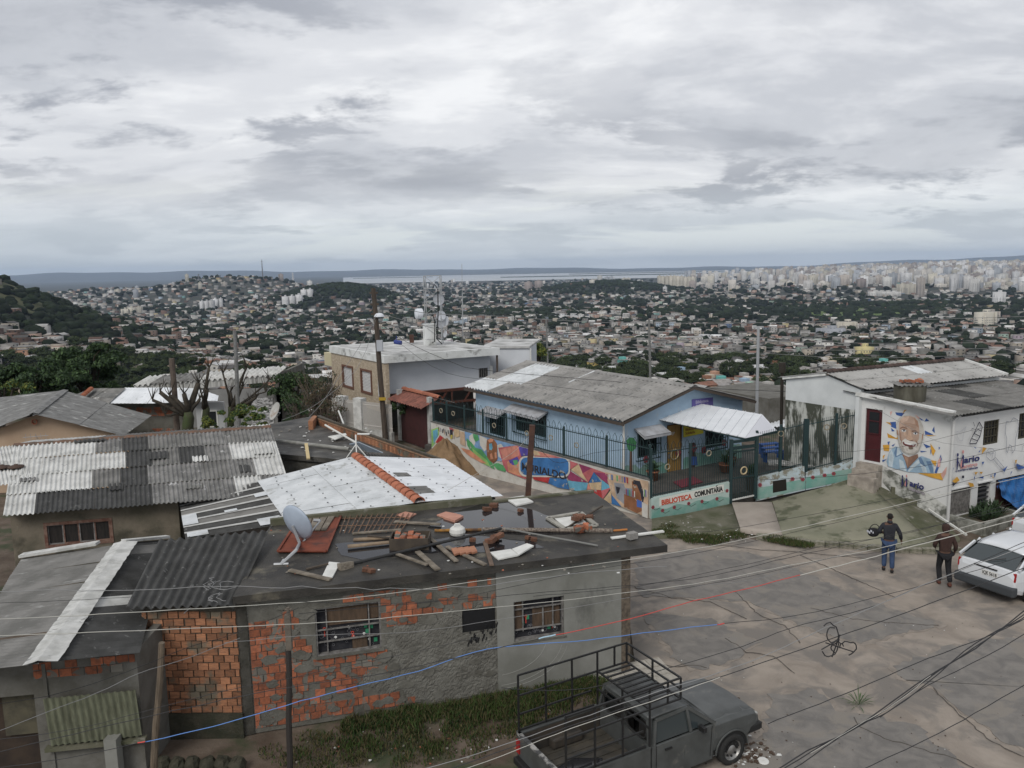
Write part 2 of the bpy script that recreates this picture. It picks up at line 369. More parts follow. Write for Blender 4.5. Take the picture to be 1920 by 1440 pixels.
def far_city():
 shapes=[(8,7,3.0,1.3,'gable'),(10,8,5.8,1.5,'gable'),(7,9,3.2,1,'shed'),(9,8,5.6,1,'flat'),(12,8,3.2,1.6,'gable'),(8,8,5.8,1,'box')]
 meshes={}
 def gm(si,ri,part):
  k=(si,ri,part)
  if k not in meshes:
   mb=house_mesh(*shapes[si],part=part) if part!='body' else house_mesh(*shapes[si],part='all')
   o=mb.build('house',[_wallm,roofm[ri],winm]); meshes[k]=o.data; bpy.data.objects.remove(o)
  return meshes[k]
 def noise2(x,y):
  return np.sin(x/95+2*np.sin(y/210))+np.sin(y/120+1.7*np.sin(x/160)+1)+.7*np.sin((x+y)/47)
 pts=[]
 r=365.
 while r<6200:
  st=12.5+max(0,(r-600))*.0085
  na=int(r*math.radians(84)/st)
  for k in range(na):
   a=math.radians(-42)+math.radians(84)*(k+random.random()*.7)/na; rr=r+random.uniform(-.35,.35)*st
   pts.append((rr*math.sin(a),rr*math.cos(a),rr))
  r+=st*(1.0 if r<1200 else 1.15)
 pts=np.array(pts); z=H(pts[:,0],pts[:,1]); nz=noise2(pts[:,0],pts[:,1])
 near=[];hv=[];trees=[]
 rnd=rng.random(len(pts))
 for (x,y,rr),zz,n_,q in zip(pts,z,nz,rnd):
  az=x/y; px=960+1500*az*.985
  wood=0.
  if rr<420: wood=.25
  if az<-.40 and rr<640 : wood=.85
  if az<-.50 and rr>760 and rr<1100: wood=.93
  if ((x+490)/130)**2+((y-2300)/300)**2<1: wood=.97
  if ((x-370)/250)**2+((y-3000)/350)**2<1: wood=.93
  if .22<az<.68 and 1350<rr<2200: wood=.6
  if .18<az<.36 and 600<rr<760: wood=.3
  if abs(az-.37-.03*(rr-1500)/100)<.0: wood=1
  if n_>1.3: wood=max(wood,.5)
  if q<wood or (n_>.3 and q<.36) or q<.17: trees.append((x,y,zz,rr)); continue
  if rr>4300 and az>.15: continue
  if 0.395<az<.468 and 1500<rr<1850: continue
  near.append((rr,x,y,zz))
 near.sort()
 vis=[]
 for t in near:
  ok,a,b=inview(t[1],t[2],t[3]+4)
  hid = b>760 or (a<640 and b>745) or (600<a<1000 and b>668) or (a>=1000 and b>700+ (a-1000)*.10 and a<1400) or (a>1460 and b>700)
  if ok and not hid: vis.append(t)
 big=set(id(t) for t in vis[:300])
 vs=[];fs=[];mi=[];cols=[];no=0; kcount=0
 for t in near:
  rr,x,y,zz=t
  wi=int(rng.choice(len(WALLC),p=WP)); ri=int(rng.choice(len(ROOFC),p=RP)); si=int(rng.integers(0,6)); rz=math.atan2(-x,y)*.0+random.choice((0,0,math.pi/2))+.35*math.sin(x/300+y/400)+random.uniform(-.15,.15)
  if az_left(x,y) : wi=int(rng.choice([0,1,2,4,4,3,1]))
  if id(t) in big:
   kcount+=1
   reg=where_(x,y,zz)
   st=['low','two-storey','small','flat-roofed two-storey','long low','boxy two-storey'][si]
   lab=f"{st} {WALLC[wi][1]} house, {ROOFC[ri][1]} roof, {reg}"
   if kcount<=95:
    o=bpy.data.objects.new('hillside_house',gm(si,ri,'walls')); COL.objects.link(o); o.location=(x,y,zz); o.rotation_euler=(0,0,rz)
    for nm in ('roof','windows'):
     c=bpy.data.objects.new(nm,gm(si,ri,nm)); COL.objects.link(c); c.parent=o
     if nm!='roof': c['kind']='stuff'
   else:
    o=bpy.data.objects.new('hillside_house',gm(si,ri,'body')); COL.objects.link(o); o.location=(x,y,zz); o.rotation_euler=(0,0,rz)
   o.color=(*WALLC[wi][0],1); setp(o,lab,'house','houses of the valley nearest the viewpoint')
   continue
  w,d,h,rt,kd=shapes[si]
  if rr>1500: w*=1.25; d*=1.2
  gab=kd=='gable'; c,s=math.cos(rz),math.sin(rz)
  L=[(-w/2,-d/2,-3),(w/2,-d/2,-3),(w/2,d/2,-3),(-w/2,d/2,-3),(-w/2,-d/2,h),(w/2,-d/2,h),(w/2,d/2,h),(-w/2,d/2,h),(-w/2,0,h+(rt if gab else .3)),(w/2,0,h+(rt if gab else .3))]
  vs+=[(x+a*c-b*s,y+a*s+b*c,zz+e) for a,b,e in L]
  fs+=[(no+0,no+1,no+5,no+4),(no+2,no+3,no+7,no+6),(no+1,no+2,no+6,no+5),(no+3,no+0,no+4,no+7),(no+4,no+5,no+9,no+8),(no+8,no+9,no+6,no+7)]
  wc=np.array(WALLC[wi][0]); wc=(wc*.6+wc.mean()*.4)*random.uniform(.35,1.05); rc=np.array(ROOFC[ri][0]); rc=(rc*.7+rc.mean()*.3)*random.uniform(.4,1.25)
  cols+=[wc]*4+[rc]*2; mi+=[0]*4+[1]*2; no+=10
  if rr<1700:
   for k in range(1 if h<4 else 2):
    for i in (-1,1):
     xa=i*w*.24; q=[(xa-.6,-d/2-.05,1+k*2.8),(xa+.6,-d/2-.05,1+k*2.8),(xa+.6,-d/2-.05,2.1+k*2.8),(xa-.6,-d/2-.05,2.1+k*2.8)]
     vs+=[(x+a*c-b*s,y+a*s+b*c,zz+e) for a,b,e in q]; fs.append((no,no+1,no+2,no+3)); cols.append(np.array((.03,.035,.04))); mi.append(0); no+=4
 cm=M('far_house_paint',(1,1,1),(.75,.72,.68),scale=.15,attr=True,rough=.9,geo=True)
 o=npobj('far_houses',vs,fs,[cm,cm],col=np.array(cols)); setp(o,'thousands of small houses packed across the valley floor',kind='stuff')
 return trees
def az_left(x,y): return x/y<-.28 and math.hypot(x,y)<1000
FTREES=far_city()
def blob(seed,n=26,leaves=900):
 """a tree: short trunk and clumped leaf faces, unit size about 1"""
 R=random.Random(seed); mb=MB();
 cl=[(R.gauss(0,.28),R.gauss(0,.28),.62+R.uniform(-.28,.30),R.uniform(.16,.30)) for _ in range(n)]
 V=[];Fc=[];MI=[]
 for i in range(leaves):
  cx,cy,cz_,cr=R.choice(cl);
  a=R.uniform(0,6.283); u=R.uniform(-.7,1); q=math.sqrt(max(0,1-u*u)); rr=cr*R.uniform(.75,1.1)
  p=Vector((cx+rr*q*math.cos(a),cy+rr*q*math.sin(a),cz_+rr*u*.8)); s=R.uniform(.028,.06)
  nx=Vector((q*math.cos(a)+R.uniform(-.5,.5),q*math.sin(a)+R.uniform(-.5,.5),u+R.uniform(-.4,.6))).normalized()
  t=nx.cross(Vector((R.uniform(-1,1),R.uniform(-1,1),R.uniform(-1,1)))).normalized(); b=nx.cross(t)
  k=len(V); V+=[tuple(p+t*s),tuple(p+b*s*.8),tuple(p-t*s),tuple(p-b*s*.8)]; Fc.append((k,k+1,k+2,k+3)); MI.append(R.choice((0,0,1)))
 for cx,cy,cz_,cr in cl:   # dense inner masses
  k=len(V); rr=cr*.8
  V+=[(cx+rr,cy,cz_),(cx-rr,cy,cz_),(cx,cy+rr,cz_),(cx,cy-rr,cz_),(cx,cy,cz_+rr*.8),(cx,cy,cz_-rr*.8)]
  for f in ((0,2,4,4),(2,1,4,4),(1,3,4,4),(3,0,4,4),(2,0,5,5),(1,2,5,5),(3,1,5,5),(0,3,5,5)): Fc.append(tuple(k+i for i in f[:3])); MI.append(0)
 mb.v=V; mb.f=Fc; mb.mi=MI; return mb
leafA=M('far_foliage',(.020,.030,.012),(.038,.050,.020),scale=.6,rough=.95,spec=.1,rnd=.35)
leafB=M('far_foliage_light',(.038,.050,.020),(.060,.070,.030),scale=.6,rough=.95,spec=.1,rnd=.35)
barkm=M('far_bark',(.05,.04,.03),rough=.95)
def far_trees():
 var=[]
 for s in range(5):
  o=blob(s).build('crown',[leafA,leafB]); var.append(o.data); bpy.data.objects.remove(o)
 tm=MB(); tm.tube([(0,0,-.2),(0,0,.3),(.03,.02,.6)],[.045,.035,.015],5); o=tm.build('trunk',barkm); trunk=o.data; bpy.data.objects.remove(o)
 ts=sorted(FTREES,key=lambda t:t[3]); n=0; vis=[];rest=[]
 for t in ts:
  ok,a,b=inview(t[0],t[1],t[2]+5)
  hid=b>765 or (600<a<1000 and b>680) or (1000<=a<1400 and b>720) or (a>1460 and b>715)
  (vis if ok and not hid and len(vis)<290 else rest).append(t)
 for x,y,z,r in vis:
  h=random.uniform(6,11.5)
  o=bpy.data.objects.new('valley_tree',None); COL.objects.link(o); o.location=(x,y,z-.5); o.rotation_euler=(0,0,random.uniform(0,6.28))
  o.scale=(h*random.uniform(.9,1.3),h*random.uniform(.9,1.3),h)
  for nm,me in (('crown',random.choice(var)),('trunk',trunk)):
   c=bpy.data.objects.new(nm,me); COL.objects.link(c); c.parent=o
  setp(o,('tall' if h>11 else 'medium' if h>9 else 'small')+' round-crowned tree between valley houses, '+where_(x,y,z),'tree','trees of the valley nearest the viewpoint')
 t=(1+5**.5)/2; iv=np.array([(-1,t,0),(1,t,0),(-1,-t,0),(1,-t,0),(0,-1,t),(0,1,t),(0,-1,-t),(0,1,-t),(t,0,-1),(t,0,1),(-t,0,-1),(-t,0,1)])/math.hypot(1,t)
 ifc=np.array([(0,11,5),(0,5,1),(0,1,7),(0,7,10),(0,10,11),(1,5,9),(5,11,4),(11,10,2),(10,7,6),(7,1,8),(3,9,4),(3,4,2),(3,2,6),(3,6,8),(3,8,9),(4,9,5),(2,4,11),(6,2,10),(8,6,7),(9,8,1)])
 V=[];Fc=[];C=[];k=0
 for x,y,z,r in rest:
  if r<150: continue
  ok,_,_=inview(x,y,z)
  if not ok: continue
  for j in range(2 if r<2500 else 1):
   s=random.uniform(3.5,6.5)*(1 if r<1500 else 1.25+ (r-1500)/5000)
   jj=rng.uniform(.6,1.25,(12,1)); v=iv*jj*np.array([s*1.2,s*1.2,s*.85])+np.array([x+random.uniform(-5,5),y+random.uniform(-5,5),z+s*.5])
   V.append(v); Fc.append(ifc+k); k+=12; C.append(np.tile(np.array((.019,.026,.015))*random.uniform(.5,1.6),(20,1)))
 for (cx,cy,sx,sy,n) in ((-490,2300,150,260,900),(370,3000,290,300,1300),(-610,620,190,190,1500),(-400,430,110,110,700),(700,1750,500,230,700),(-640,900,260,160,1500),(-140,1700,300,120,500)):
  for _ in range(n):
   x=random.gauss(cx,sx*.55); y=random.gauss(cy,sy*.55); z=float(H(x,y)); s=random.uniform(3.,6)*(1 if cy<1500 else 1.6)
   if -.44<x/y and y<650: continue
   if x/y<-.585 and y>640 and z>-30: continue
   jj=rng.uniform(.6,1.25,(12,1)); V.append(iv*jj*np.array([s,s,s*.8])+np.array([x,y,z+s*.4])); Fc.append(ifc+k); k+=12
   C.append(np.tile(np.array((.020,.029,.013))*random.uniform(.6,1.6),(20,1)))
 m=M('far_wood',(1,1,1),(.55,.6,.5),scale=.4,attr=True,rough=.97,geo=True,spec=.1)
 o=npobj('far_woods',np.concatenate(V),np.concatenate(Fc),m,col=np.concatenate(C)); setp(o,'dark woods and street trees spread over the valley and its hills',kind='stuff')
far_trees()
def patch(name,pts,lab,mat,dz=1.2,kind='structure',cat=None):
 c=np.array(pts).mean(0); V=[];Fc=[]; n=len(pts); ring=6
 V.append(c)
 for r in range(1,ring+1):
  for q in pts: V.append(c+(np.array(q)-c)*r/ring)
 V=np.array(V); Z=H(V[:,0],V[:,1])+dz; V=np.concatenate([V,Z[:,None]],1); mb=MB(); mb.v=[tuple(q) for q in V]
 for i in range(n): mb.f.append((0,1+i,1+(i+1)%n)); mb.mi.append(0)
 for r in range(ring-1):
  for i in range(n):
   a=1+r*n+i; b=1+r*n+(i+1)%n; mb.f.append((a,a+n,b+n,b)); mb.mi.append(0)
 o=mb.build(name,mat,smooth=True); return setp(o,lab,cat,kind=kind)
fieldm=M('field_grass',(.07,.12,.03),(.10,.14,.04),scale=.02,geo=True,rough=.95)
patch('playing_field',[(700+130*math.cos(t)*1.0,1640+150*math.sin(t)) for t in np.linspace(0,6.28,17)[:-1]],'bright green playing field among the trees on the right',fieldm,3.)
slopem=M('hill_grass',(.045,.055,.02),(.075,.075,.035),scale=.05,geo=True,rough=.95)
patch('hill_pasture',[(-520+95*math.cos(t),770+120*math.sin(t)) for t in np.linspace(0,6.28,17)[:-1]],'bare grass slope on the shoulder of the left hill',slopem,2.)
mb=MB(); pp=[]
for y in np.linspace(650,2600,60):
 px=1228+ 26*math.sin((y-650)/420)- (18 if y<900 else 0); x=(px-960)/1500*1.0*y; pp.append((x,y,float(H(x,y))+1.5))
for i in range(59):
 a,b=pp[i],pp[i+1]; w=13; mb.poly([(a[0]-w,a[1],a[2]),(a[0]+w,a[1],a[2]),(b[0]+w,b[1],b[2]),(b[0]-w,b[1],b[2])])
setp(mb.build('avenue',M('avenue_asphalt',(.16,.16,.16),(.22,.21,.2),scale=.05,geo=True)),'grey avenue running away down the valley',kind='structure')
TW=[(.56,.55,.53),(.64,.64,.64),(.44,.40,.36),(.38,.40,.43),(.50,.47,.40),(.32,.28,.26),(.58,.55,.50)]
TWN=['pale','white','tan','blue grey','cream','brown','light beige']
def tower_mat():
 m=M('tower_wall',(1,1,1),(.8,.8,.8),scale=.05,objcol=False,attr=True,rough=.85,geo=True)
 nt=m.node_tree; N=nt.nodes; L=nt.links; b=N['Principled BSDF']; src=b.inputs['Base Color'].links[0].from_socket
 g=N.new('ShaderNodeNewGeometry'); s=N.new('ShaderNodeSeparateXYZ'); L.new(g.outputs['Position'],s.inputs[0]); sn=N.new('ShaderNodeSeparateXYZ'); L.new(g.outputs['Normal'],sn.inputs[0])
 def mt(op,a,b_=None):
  q=N.new('ShaderNodeMath'); q.operation=op
  for i,v in enumerate((a,b_)):
   if v is None: continue
   if isinstance(v,(int,float)): q.inputs[i].default_value=v
   else: L.new(v,q.inputs[i])
  return q.outputs[0]
 fz=mt('FRACT',mt('MULTIPLY',s.outputs[2],1/3.)); fx=mt('FRACT',mt('MULTIPLY',mt('ADD',s.outputs[0],mt('MULTIPLY',s.outputs[1],.7)),1/3.6))
 w=mt('MULTIPLY',mt('LESS_THAN',fz,.5),mt('LESS_THAN',fx,.45)); up=mt('LESS_THAN',mt('ABSOLUTE',sn.outputs[2]),.5); w=mt('MULTIPLY',mt('MULTIPLY',w,up),.75)
 mx=N.new('ShaderNodeMix'); mx.data_type='RGBA'; L.new(w,mx.inputs[0]); L.new(src,mx.inputs[6]); mx.inputs[7].default_value=(.07,.08,.09,1); L.new(mx.outputs[2],b.inputs['Base Color'])
 return m
towm=tower_mat()
def towers():
 T=[]
 for _ in range(3400):
  u=random.uniform(.19,.80)**.9; r=random.uniform(2700,6700); dens=np.clip((u-.2)/.25,.25,1)*(1 if r>3900 else .55*(u>.36)+.12)
  if random.random()>dens: continue
  x=r*u/math.hypot(1,u); y=r/math.hypot(1,u); h=random.choice((16,24,32,40,48,56));
  if r<3900: h*=.7
  T.append((r,x,y,random.uniform(14,30),random.uniform(14,24),h))
 for _ in range(150):   # loose ones across the middle and left
  u=random.uniform(-.5,.3); r=random.uniform(2600,6500); x=r*u/math.hypot(1,u); y=r/math.hypot(1,u); T.append((r,x,y,random.uniform(10,20),random.uniform(10,16),random.choice((10,14,18,26))))
 def at(px,r): u=(px-960)/1500; return r*u/math.hypot(1,u),r/math.hypot(1,u)
 for (px,r,w,d,h,ci,n,st,nm) in ((1238,3300,14,22,50,4,10,6.8,1),(385,2300,9,14,28,1,3,9,1),(410,2350,9,14,30,1,2,10,1),(540,2100,14,12,26,1,3,13,1),(575,2150,14,12,24,1,2,12,1),(240,2300,18,12,16,4,3,13,1),
  (994,3000,26,16,34,5,1,8,1),(1013,3000,26,16,34,5,1,8,1),(1127,4600,26,20,56,0,1,8,1),(1140,4600,22,20,50,3,2,8,1),(1172,4600,20,20,36,4,2,8,1),(1287,5200,16,18,70,3,2,6,1),
  (1725,2500,16,16,52,2,1,8,1),(1787,2700,18,18,52,1,1,8,1),(1825,2700,26,18,38,0,1,8,1),(1873,1900,22,14,32,1,1,8,1),(1690,2600,30,16,30,4,2,16,1),(1520,3300,26,16,36,1,1,1,1),(1605,3000,22,16,38,3,1,1,1),
  (1850,1250,26,14,26,4,1,1,1),(1508,2900,18,16,34,2,1,1,1),(1625,820,14,10,10,7,1,1,1),(1590,1150,24,12,12,4,1,1,1),(1860,1450,22,14,18,2,1,1,1),(1750,1500,40,12,8,0,3,16,1),(1640,2500,34,20,14,0,4,12,1),
  (1055,1500,30,14,9,1,2,20,1),(1150,1700,26,12,12,4,2,12,1),(1090,1450,34,14,10,0,1,1,1),(1100,1100,30,18,6,1,1,1,1),(1320,1050,42,22,7,1,2,22,1),(1190,860,20,12,5,1,2,14,1),(1560,1100,34,16,9,3,1,1,1)):
  for k in range(n):
   x,y=at(px+k*st,r); T.append((r-9000 if nm else r,x,y,w,d,h*random.uniform(.94,1.04),ci))
 T.sort(key=lambda t:t[0]); vs=[];fs=[];cols=[];no=0; cache=0
 for i,t in enumerate(T):
  r,x,y,w,d,h=t[:6]; ci=t[6] if len(t)>6 else random.randrange(7)
  c=np.array((.60,.52,.27)) if ci==7 else np.array(TW[ci])*random.uniform(.75,1.1); z=float(H(x,y))-2; rz=random.uniform(-.5,.5); cc,s=math.cos(rz),math.sin(rz)
  V=[];Fl=[]
  def bx(cx,cy,w,d,z0,z1):
   o=len(V); V.extend([(cx+a*w/2,cy+b*d/2,e) for e in (z0,z1) for a,b in ((-1,-1),(1,-1),(1,1),(-1,1))]); Fl.extend([(o+4,o+5,o+6,o+7),(o,o+1,o+5,o+4),(o+1,o+2,o+6,o+5),(o+2,o+3,o+7,o+6),(o+3,o,o+4,o+7)])
  bx(0,0,w,d,0,h); bx(w*.05,0,w*.3,d*.4,h,h+3.5)
  if w>15: bx(-w*.36,-d*.5-.8,w*.12,1.6,0,h); bx(w*.36,-d*.5-.8,w*.12,1.6,0,h)
  V=[(x+a*cc-b*s,y+a*s+b*cc,z+e) for a,b,e in V]
  if i<240:
   V2=[(a-x,b-y,e-z) for a,b,e in V]
   ht='tall' if h>30 else ('mid-rise' if h>16 else 'low broad')
   o=npobj('apartment_tower',V2,Fl,towm,col=np.tile(c,(len(Fl),1))); o.location=(x,y,z)
   setp(o,f"{ht} {('yellow' if ci==7 else TWN[ci])} apartment block, {where_(x,y,z+h)}",'apartment block','apartment blocks across the valley')
  else:
   vs+=V; fs+=[tuple(q+no for q in f) for f in Fl]; no+=len(V); cols+=[c]*len(Fl)
 o=npobj('far_towers',vs,fs,towm,col=np.array(cols)); setp(o,'dense mass of pale high-rise buildings along the right horizon',kind='stuff')
towers()
def mast(px,r,h,lab,mat,wd=1.2,name='radio_mast'):
 u=(px-960)/1500; x,y=r*u/math.hypot(1,u),r/math.hypot(1,u); z=float(H(x,y))-1; mb=MB(); mb.tube([(x,y,z),(x,y,z+h*.6),(x,y,z+h)],[wd*1.5,wd,wd*.6],6)
 for k in range(4): mb.box((x,y,z+h*(.45+.15*k)),(wd*4,wd*4,1.2))
 top(mb,name,mat,lab,'mast',loc=(x,y,z))
mm=M('mast_grey',(.16,.16,.17),rough=.6)
mast(382,3000,26,'short dark mast on top of the built-up left hill',mm,1.6); mast(501,3200,70,'tall thin lattice mast right of the built-up left hill',mm,1.5)
mast(557,3600,62,'white tower with a wider head near the river on the left',M('mast_white',(.6,.6,.6)),2.6)
# near ground
dirt=M('dirt',(.085,.062,.045),(.14,.11,.085),scale=1.3,bump=.02,bscale=12,c3=(.05,.06,.03),c3s=.7,c3lo=.5,c3hi=.62)
def yard():
 n=60; xs=np.linspace(-52,60,n); ys=np.linspace(-8,54,n); X,Y=np.meshgrid(xs,ys); Z=-.03+.03*np.sin(X*2.1)*np.sin(Y*1.7)
 ed=(np.abs(X-4)>54)|(Y>52); Z=np.where(ed,-6,Z); v=np.stack([X,Y,Z],-1).reshape(-1,3); i=np.arange(n-1)[:,None]*n+np.arange(n-1)[None,:]
 f=np.stack([i,i+1,i+n+1,i+n],-1).reshape(-1,4); o=npobj('ground',v,f,dirt,smooth=True); setp(o,'bare brown earth of the yards between the houses',kind='structure')
yard()
def wob(pts,amp=.06,step=.25,seed=1):
 R=random.Random(seed); out=[]
 for i in range(len(pts)):
  a=Vector(pts[i]); b=Vector(pts[(i+1)%len(pts)]); n=max(1,int((b-a).length/step))
  for k in range(n):
   q=lerp(a,b,k/n); out.append(Vector((q.x+R.uniform(-amp,amp),q.y+R.uniform(-amp,amp),q.z)))
 return out
def sheet(name,px,z,t,mat,lab,amp=.05,seed=1,step=.25,kind='structure'):
 pts=wob([P(x,y,z) for x,y in px],amp,step,seed); mb=MB(); mb.slab(pts,t)
 bmx=mb.build(name,mat); return setp(bmx,lab,kind=kind)
street_m=M('street_concrete',(.225,.192,.160),(.31,.268,.225),scale=1.1,detail=12,bump=.012,bscale=18,c3=(.175,.158,.14),c3s=.8,c3lo=.47,c3hi=.60,noise_dist=.6)
mb=MB(); mb.slab([Vector((x,y,.012)) for x,y in ((2.6,-6),(48,-6),(48,34),(17,34),(16.5,24.9),(14,23.8),(9,24.6),(7.8,25.4),(4.9,28.3),(-3,37),(-4.5,38.5),(-8,43),(-10,42),(-3.4,33.5),(1.8,26),(2.9,19.5),(2.62,16.4),(2.45,12.5)) ],.1)
setp(mb.build('street',street_m),'worn brown concrete street with patches and cracks',kind='structure')
asph=M('street_asphalt',(.145,.136,.126),(.205,.19,.172),scale=2.2,detail=12,bump=.012,bscale=30,c3=(.21,.19,.165),c3s=1.1,c3lo=.53,c3hi=.62,noise_dist=.8)
rim=M('patch_edge',(.26,.225,.19),(.19,.165,.14),scale=4)
def apatch(px,seed,lab):
 pts=[P(x,y,.02) for x,y in px]; c=sum(pts,Vector())/len(pts)
 mb=MB(); mb.slab(wob([c+(q-c)*1.025 for q in pts],.10,.16,seed),.02); setp(mb.build('patch_border',rim),'pale mortar edge round '+lab,kind='structure')
 pts=[Vector((q.x,q.y,.026)) for q in pts]; mb=MB(); mb.slab(wob(pts,.10,.16,seed+1),.02); setp(mb.build('asphalt_patch',asph),lab,kind='structure')
apatch([(1190,1052),(1290,1030),(1400,1034),(1480,1060),(1560,1098),(1650,1132),(1768,1173),(1680,1188),(1612,1208),(1545,1190),(1470,1160),(1400,1128),(1300,1120),(1200,1118)],3,'large grey asphalt patch in the middle of the street')
apatch([(1205,1150),(1330,1160),(1420,1205),(1372,1240),(1300,1255),(1262,1232),(1230,1185)],5,'cracked asphalt patch beside the pale pavement tiles')
apatch([(1445,1305),(1535,1290),(1575,1335),(1650,1345),(1720,1362),(1810,1440),(1900,1520),(1300,1520),(1430,1380)],7,'grey asphalt patch in front of the dark pickup')
apatch([(1672,1248),(1780,1212),(1850,1196),(2060,1200),(2100,1480),(1960,1430),(1880,1385),(1800,1330),(1745,1290),(1690,1272)],9,'broken asphalt strip at the right edge of the street')
def crack(px,w=.02,seed=1):
 R=random.Random(seed); pts=[P(x,y,.034) for x,y in px]; out=[]
 for a,b in zip(pts,pts[1:]):
  n=max(2,int((b-a).length/.12)); out+=[lerp(a,b,k/n)+Vector((R.uniform(-.03,.03),R.uniform(-.03,.03),0)) for k in range(n)]
 mb=MB(); out.append(pts[-1])
 for i in range(len(out)-1):
  d=(out[i+1]-out[i]).normalized(); s=Vector((-d.y,d.x,0))*w*R.uniform(.4,1.3); mb.slab([out[i]-s,out[i+1]-s,out[i+1]+s,out[i]+s],.008)
 setp(mb.build('street_crack',M('crack_dark',(.085,.075,.065))),'dark crack in the street surface',kind='structure')
for i,c_ in enumerate(([(1600,1345),(1612,1362),(1660,1385),(1730,1405),(1800,1425),(1860,1460)],[(1380,1110),(1420,1150),(1470,1172),(1500,1205)],[(1188,1100),(1260,1120),(1330,1128),(1400,1160)],[(1230,1240),(1262,1250),(1300,1246),(1325,1252)],[(1360,1195),(1400,1222),(1450,1230),(1490,1262)],[(1520,1140),(1600,1160),(1680,1168),(1760,1172)],[(1750,1290),(1800,1340),(1860,1390),(1940,1430)],[(1500,1040),(1580,1075),(1680,1120)],[(1300,1015),(1420,1030),(1500,1035),(1640,1048)])): crack(c_,.009,i)
def loft(name,A,B,mat,lab,th=.15,nv=8,kind='structure',smooth=True):
 mb=MB(); n=len(A);
 for r in range(nv+1):
  for i in range(n):
   q=lerp(A[i],B[i],r/nv); mb.v.append((q.x,q.y,q.z+random.uniform(-.006,.006)))
 for r in range(nv):
  for i in range(n-1): mb.f.append((r*n+i,r*n+i+1,(r+1)*n+i+1,(r+1)*n+i)); mb.mi.append(0)
 o=len(mb.v)
 for i in range(n): mb.v.append((A[i].x,A[i].y,A[i].z-th))
 for i in range(n-1): mb.f.append((o+i,o+i+1,i+1,i)); mb.mi.append(0)
 o=len(mb.v)
 for r in range(nv+1):
  q=mb.v[r*n+n-1]; mb.v.append((q[0],q[1],q[2]-th))
 for r in range(nv): mb.f.append((r*n+n-1,o+r,o+r+1,(r+1)*n+n-1)); mb.mi.append(0)
 return setp(mb.build(name,mat,smooth=smooth),lab,kind=kind)
forem=M('forecourt_concrete',(.23,.22,.165),(.17,.17,.12),scale=.8,detail=9,bump=.005,bscale=30,c3=(.09,.095,.06),c3s=1.1,c3lo=.52,c3hi=.62,stretch=(1,1,1))
sub=lambda L,k=3:[lerp(Vector(L[i]),Vector(L[i+1]),j/k) for i in range(len(L)-1) for j in range(k)]+[Vector(L[-1])]
FA=sub([P(1467,1003,.14),P(1520,1012,.14),P(1600,1018,.14),P(1680,1026,.14),P(1752,1020,.14)])
FB=sub([P(1448,940,.22),P(1500,925,.5),P(1545,913,.75),P(1590,899,1.0),P(1626,903,.97)])
loft('forecourt',FA,FB,forem,'sloping greenish concrete forecourt between the kerb and the low wall')
loft('walkway',sub([P(1388,991,.15),P(1467,1003,.146)]),sub([P(1372,942,.2),P(1447,941,.226)]),M('walk_pink_tile',(.34,.30,.26),(.28,.245,.21),scale=1.5,bump=.003),'pale pinkish tiled path leading to the library gate')
mossc=M('mossy_concrete',(.13,.125,.09),(.07,.075,.04),scale=1.4,detail=9,bump=.01,bscale=20,c3=(.22,.21,.18),c3s=2,c3lo=.6,c3hi=.68)
loft('pavement',sub([P(1222,1005,.12),P(1300,1003,.13),P(1388,993,.14)]),sub([P(1222,972,.12),P(1290,962,.14),P(1372,944,.19)]),mossc,'mossy cracked pavement in front of the painted library wall')
loft('mossy_ledge',[lerp(FB[-1],FA[-1],t)+Vector((-.04,0,.012)) for t in (0,.25,.5,.75,1)],[P(1652,884,1.1),P(1695,908,.75),P(1735,940,.4),P(1770,975,.12),P(1800,1010,.1)],mossc,'dark mossy ledge along the foot of the portrait wall')
kerb=thing('kerb','broken row of pale kerb stones along the forecourt','kerb',P(1600,1022,0))
kme=unit_box('kerb_stone',M('kerb_stone',(.24,.22,.18),(.11,.115,.075),scale=3,bump=.01,rnd=.15))
kp=[P(x,y,.07) for x,y in ((1418,1006),(1467,1012),(1520,1019),(1600,1025),(1680,1032),(1752,1034),(1800,1031))]
for i in range(len(kp)-1):
 a,b=kp[i],kp[i+1]; n=max(1,round((b-a).length/.42))
 for k in range(n):
  q=lerp(a,b,(k+.5)/n); link('kerb_stone',kme,kerb,q,(random.uniform(-.03,.03),random.uniform(-.04,.04),math.atan2(b.y-a.y,b.x-a.x)+random.uniform(-.04,.04)),((b-a).length/n-.02,.2,.2+random.uniform(-.03,.02)))
pave=thing('tiled_pavement','pale broken paving tiles at the corner of the plastered house','pavement',P(1215,1230,0))
tme=unit_box('paving_tile',M('paving_tile',(.42,.39,.34),(.30,.28,.24),scale=3,rnd=.12,bump=.003))
ax_=Vector((.954,.299,0)); ay_=Vector((-.299,.954,0)); o_=Vector((2.65,13.2,0))
for i in range(6):
 for j in range(11):
  q=o_+ax_*(.2+.36*i)+ay_*(.36*j); a,b,_=PR((q.x,q.y,.05)); lim=1183+ (b-1160)*.72+ (8 if (i+j)%2 else -4)
  if a<lim+4 and b>1160 and b<1300 and random.random()>.06: link('tile',tme,pave,(q.x,q.y,.045+random.uniform(-.006,.008)),(random.uniform(-.02,.02),random.uniform(-.02,.02),math.atan2(.299,.954)+random.uniform(-.02,.02)),(.35,.35,.05))
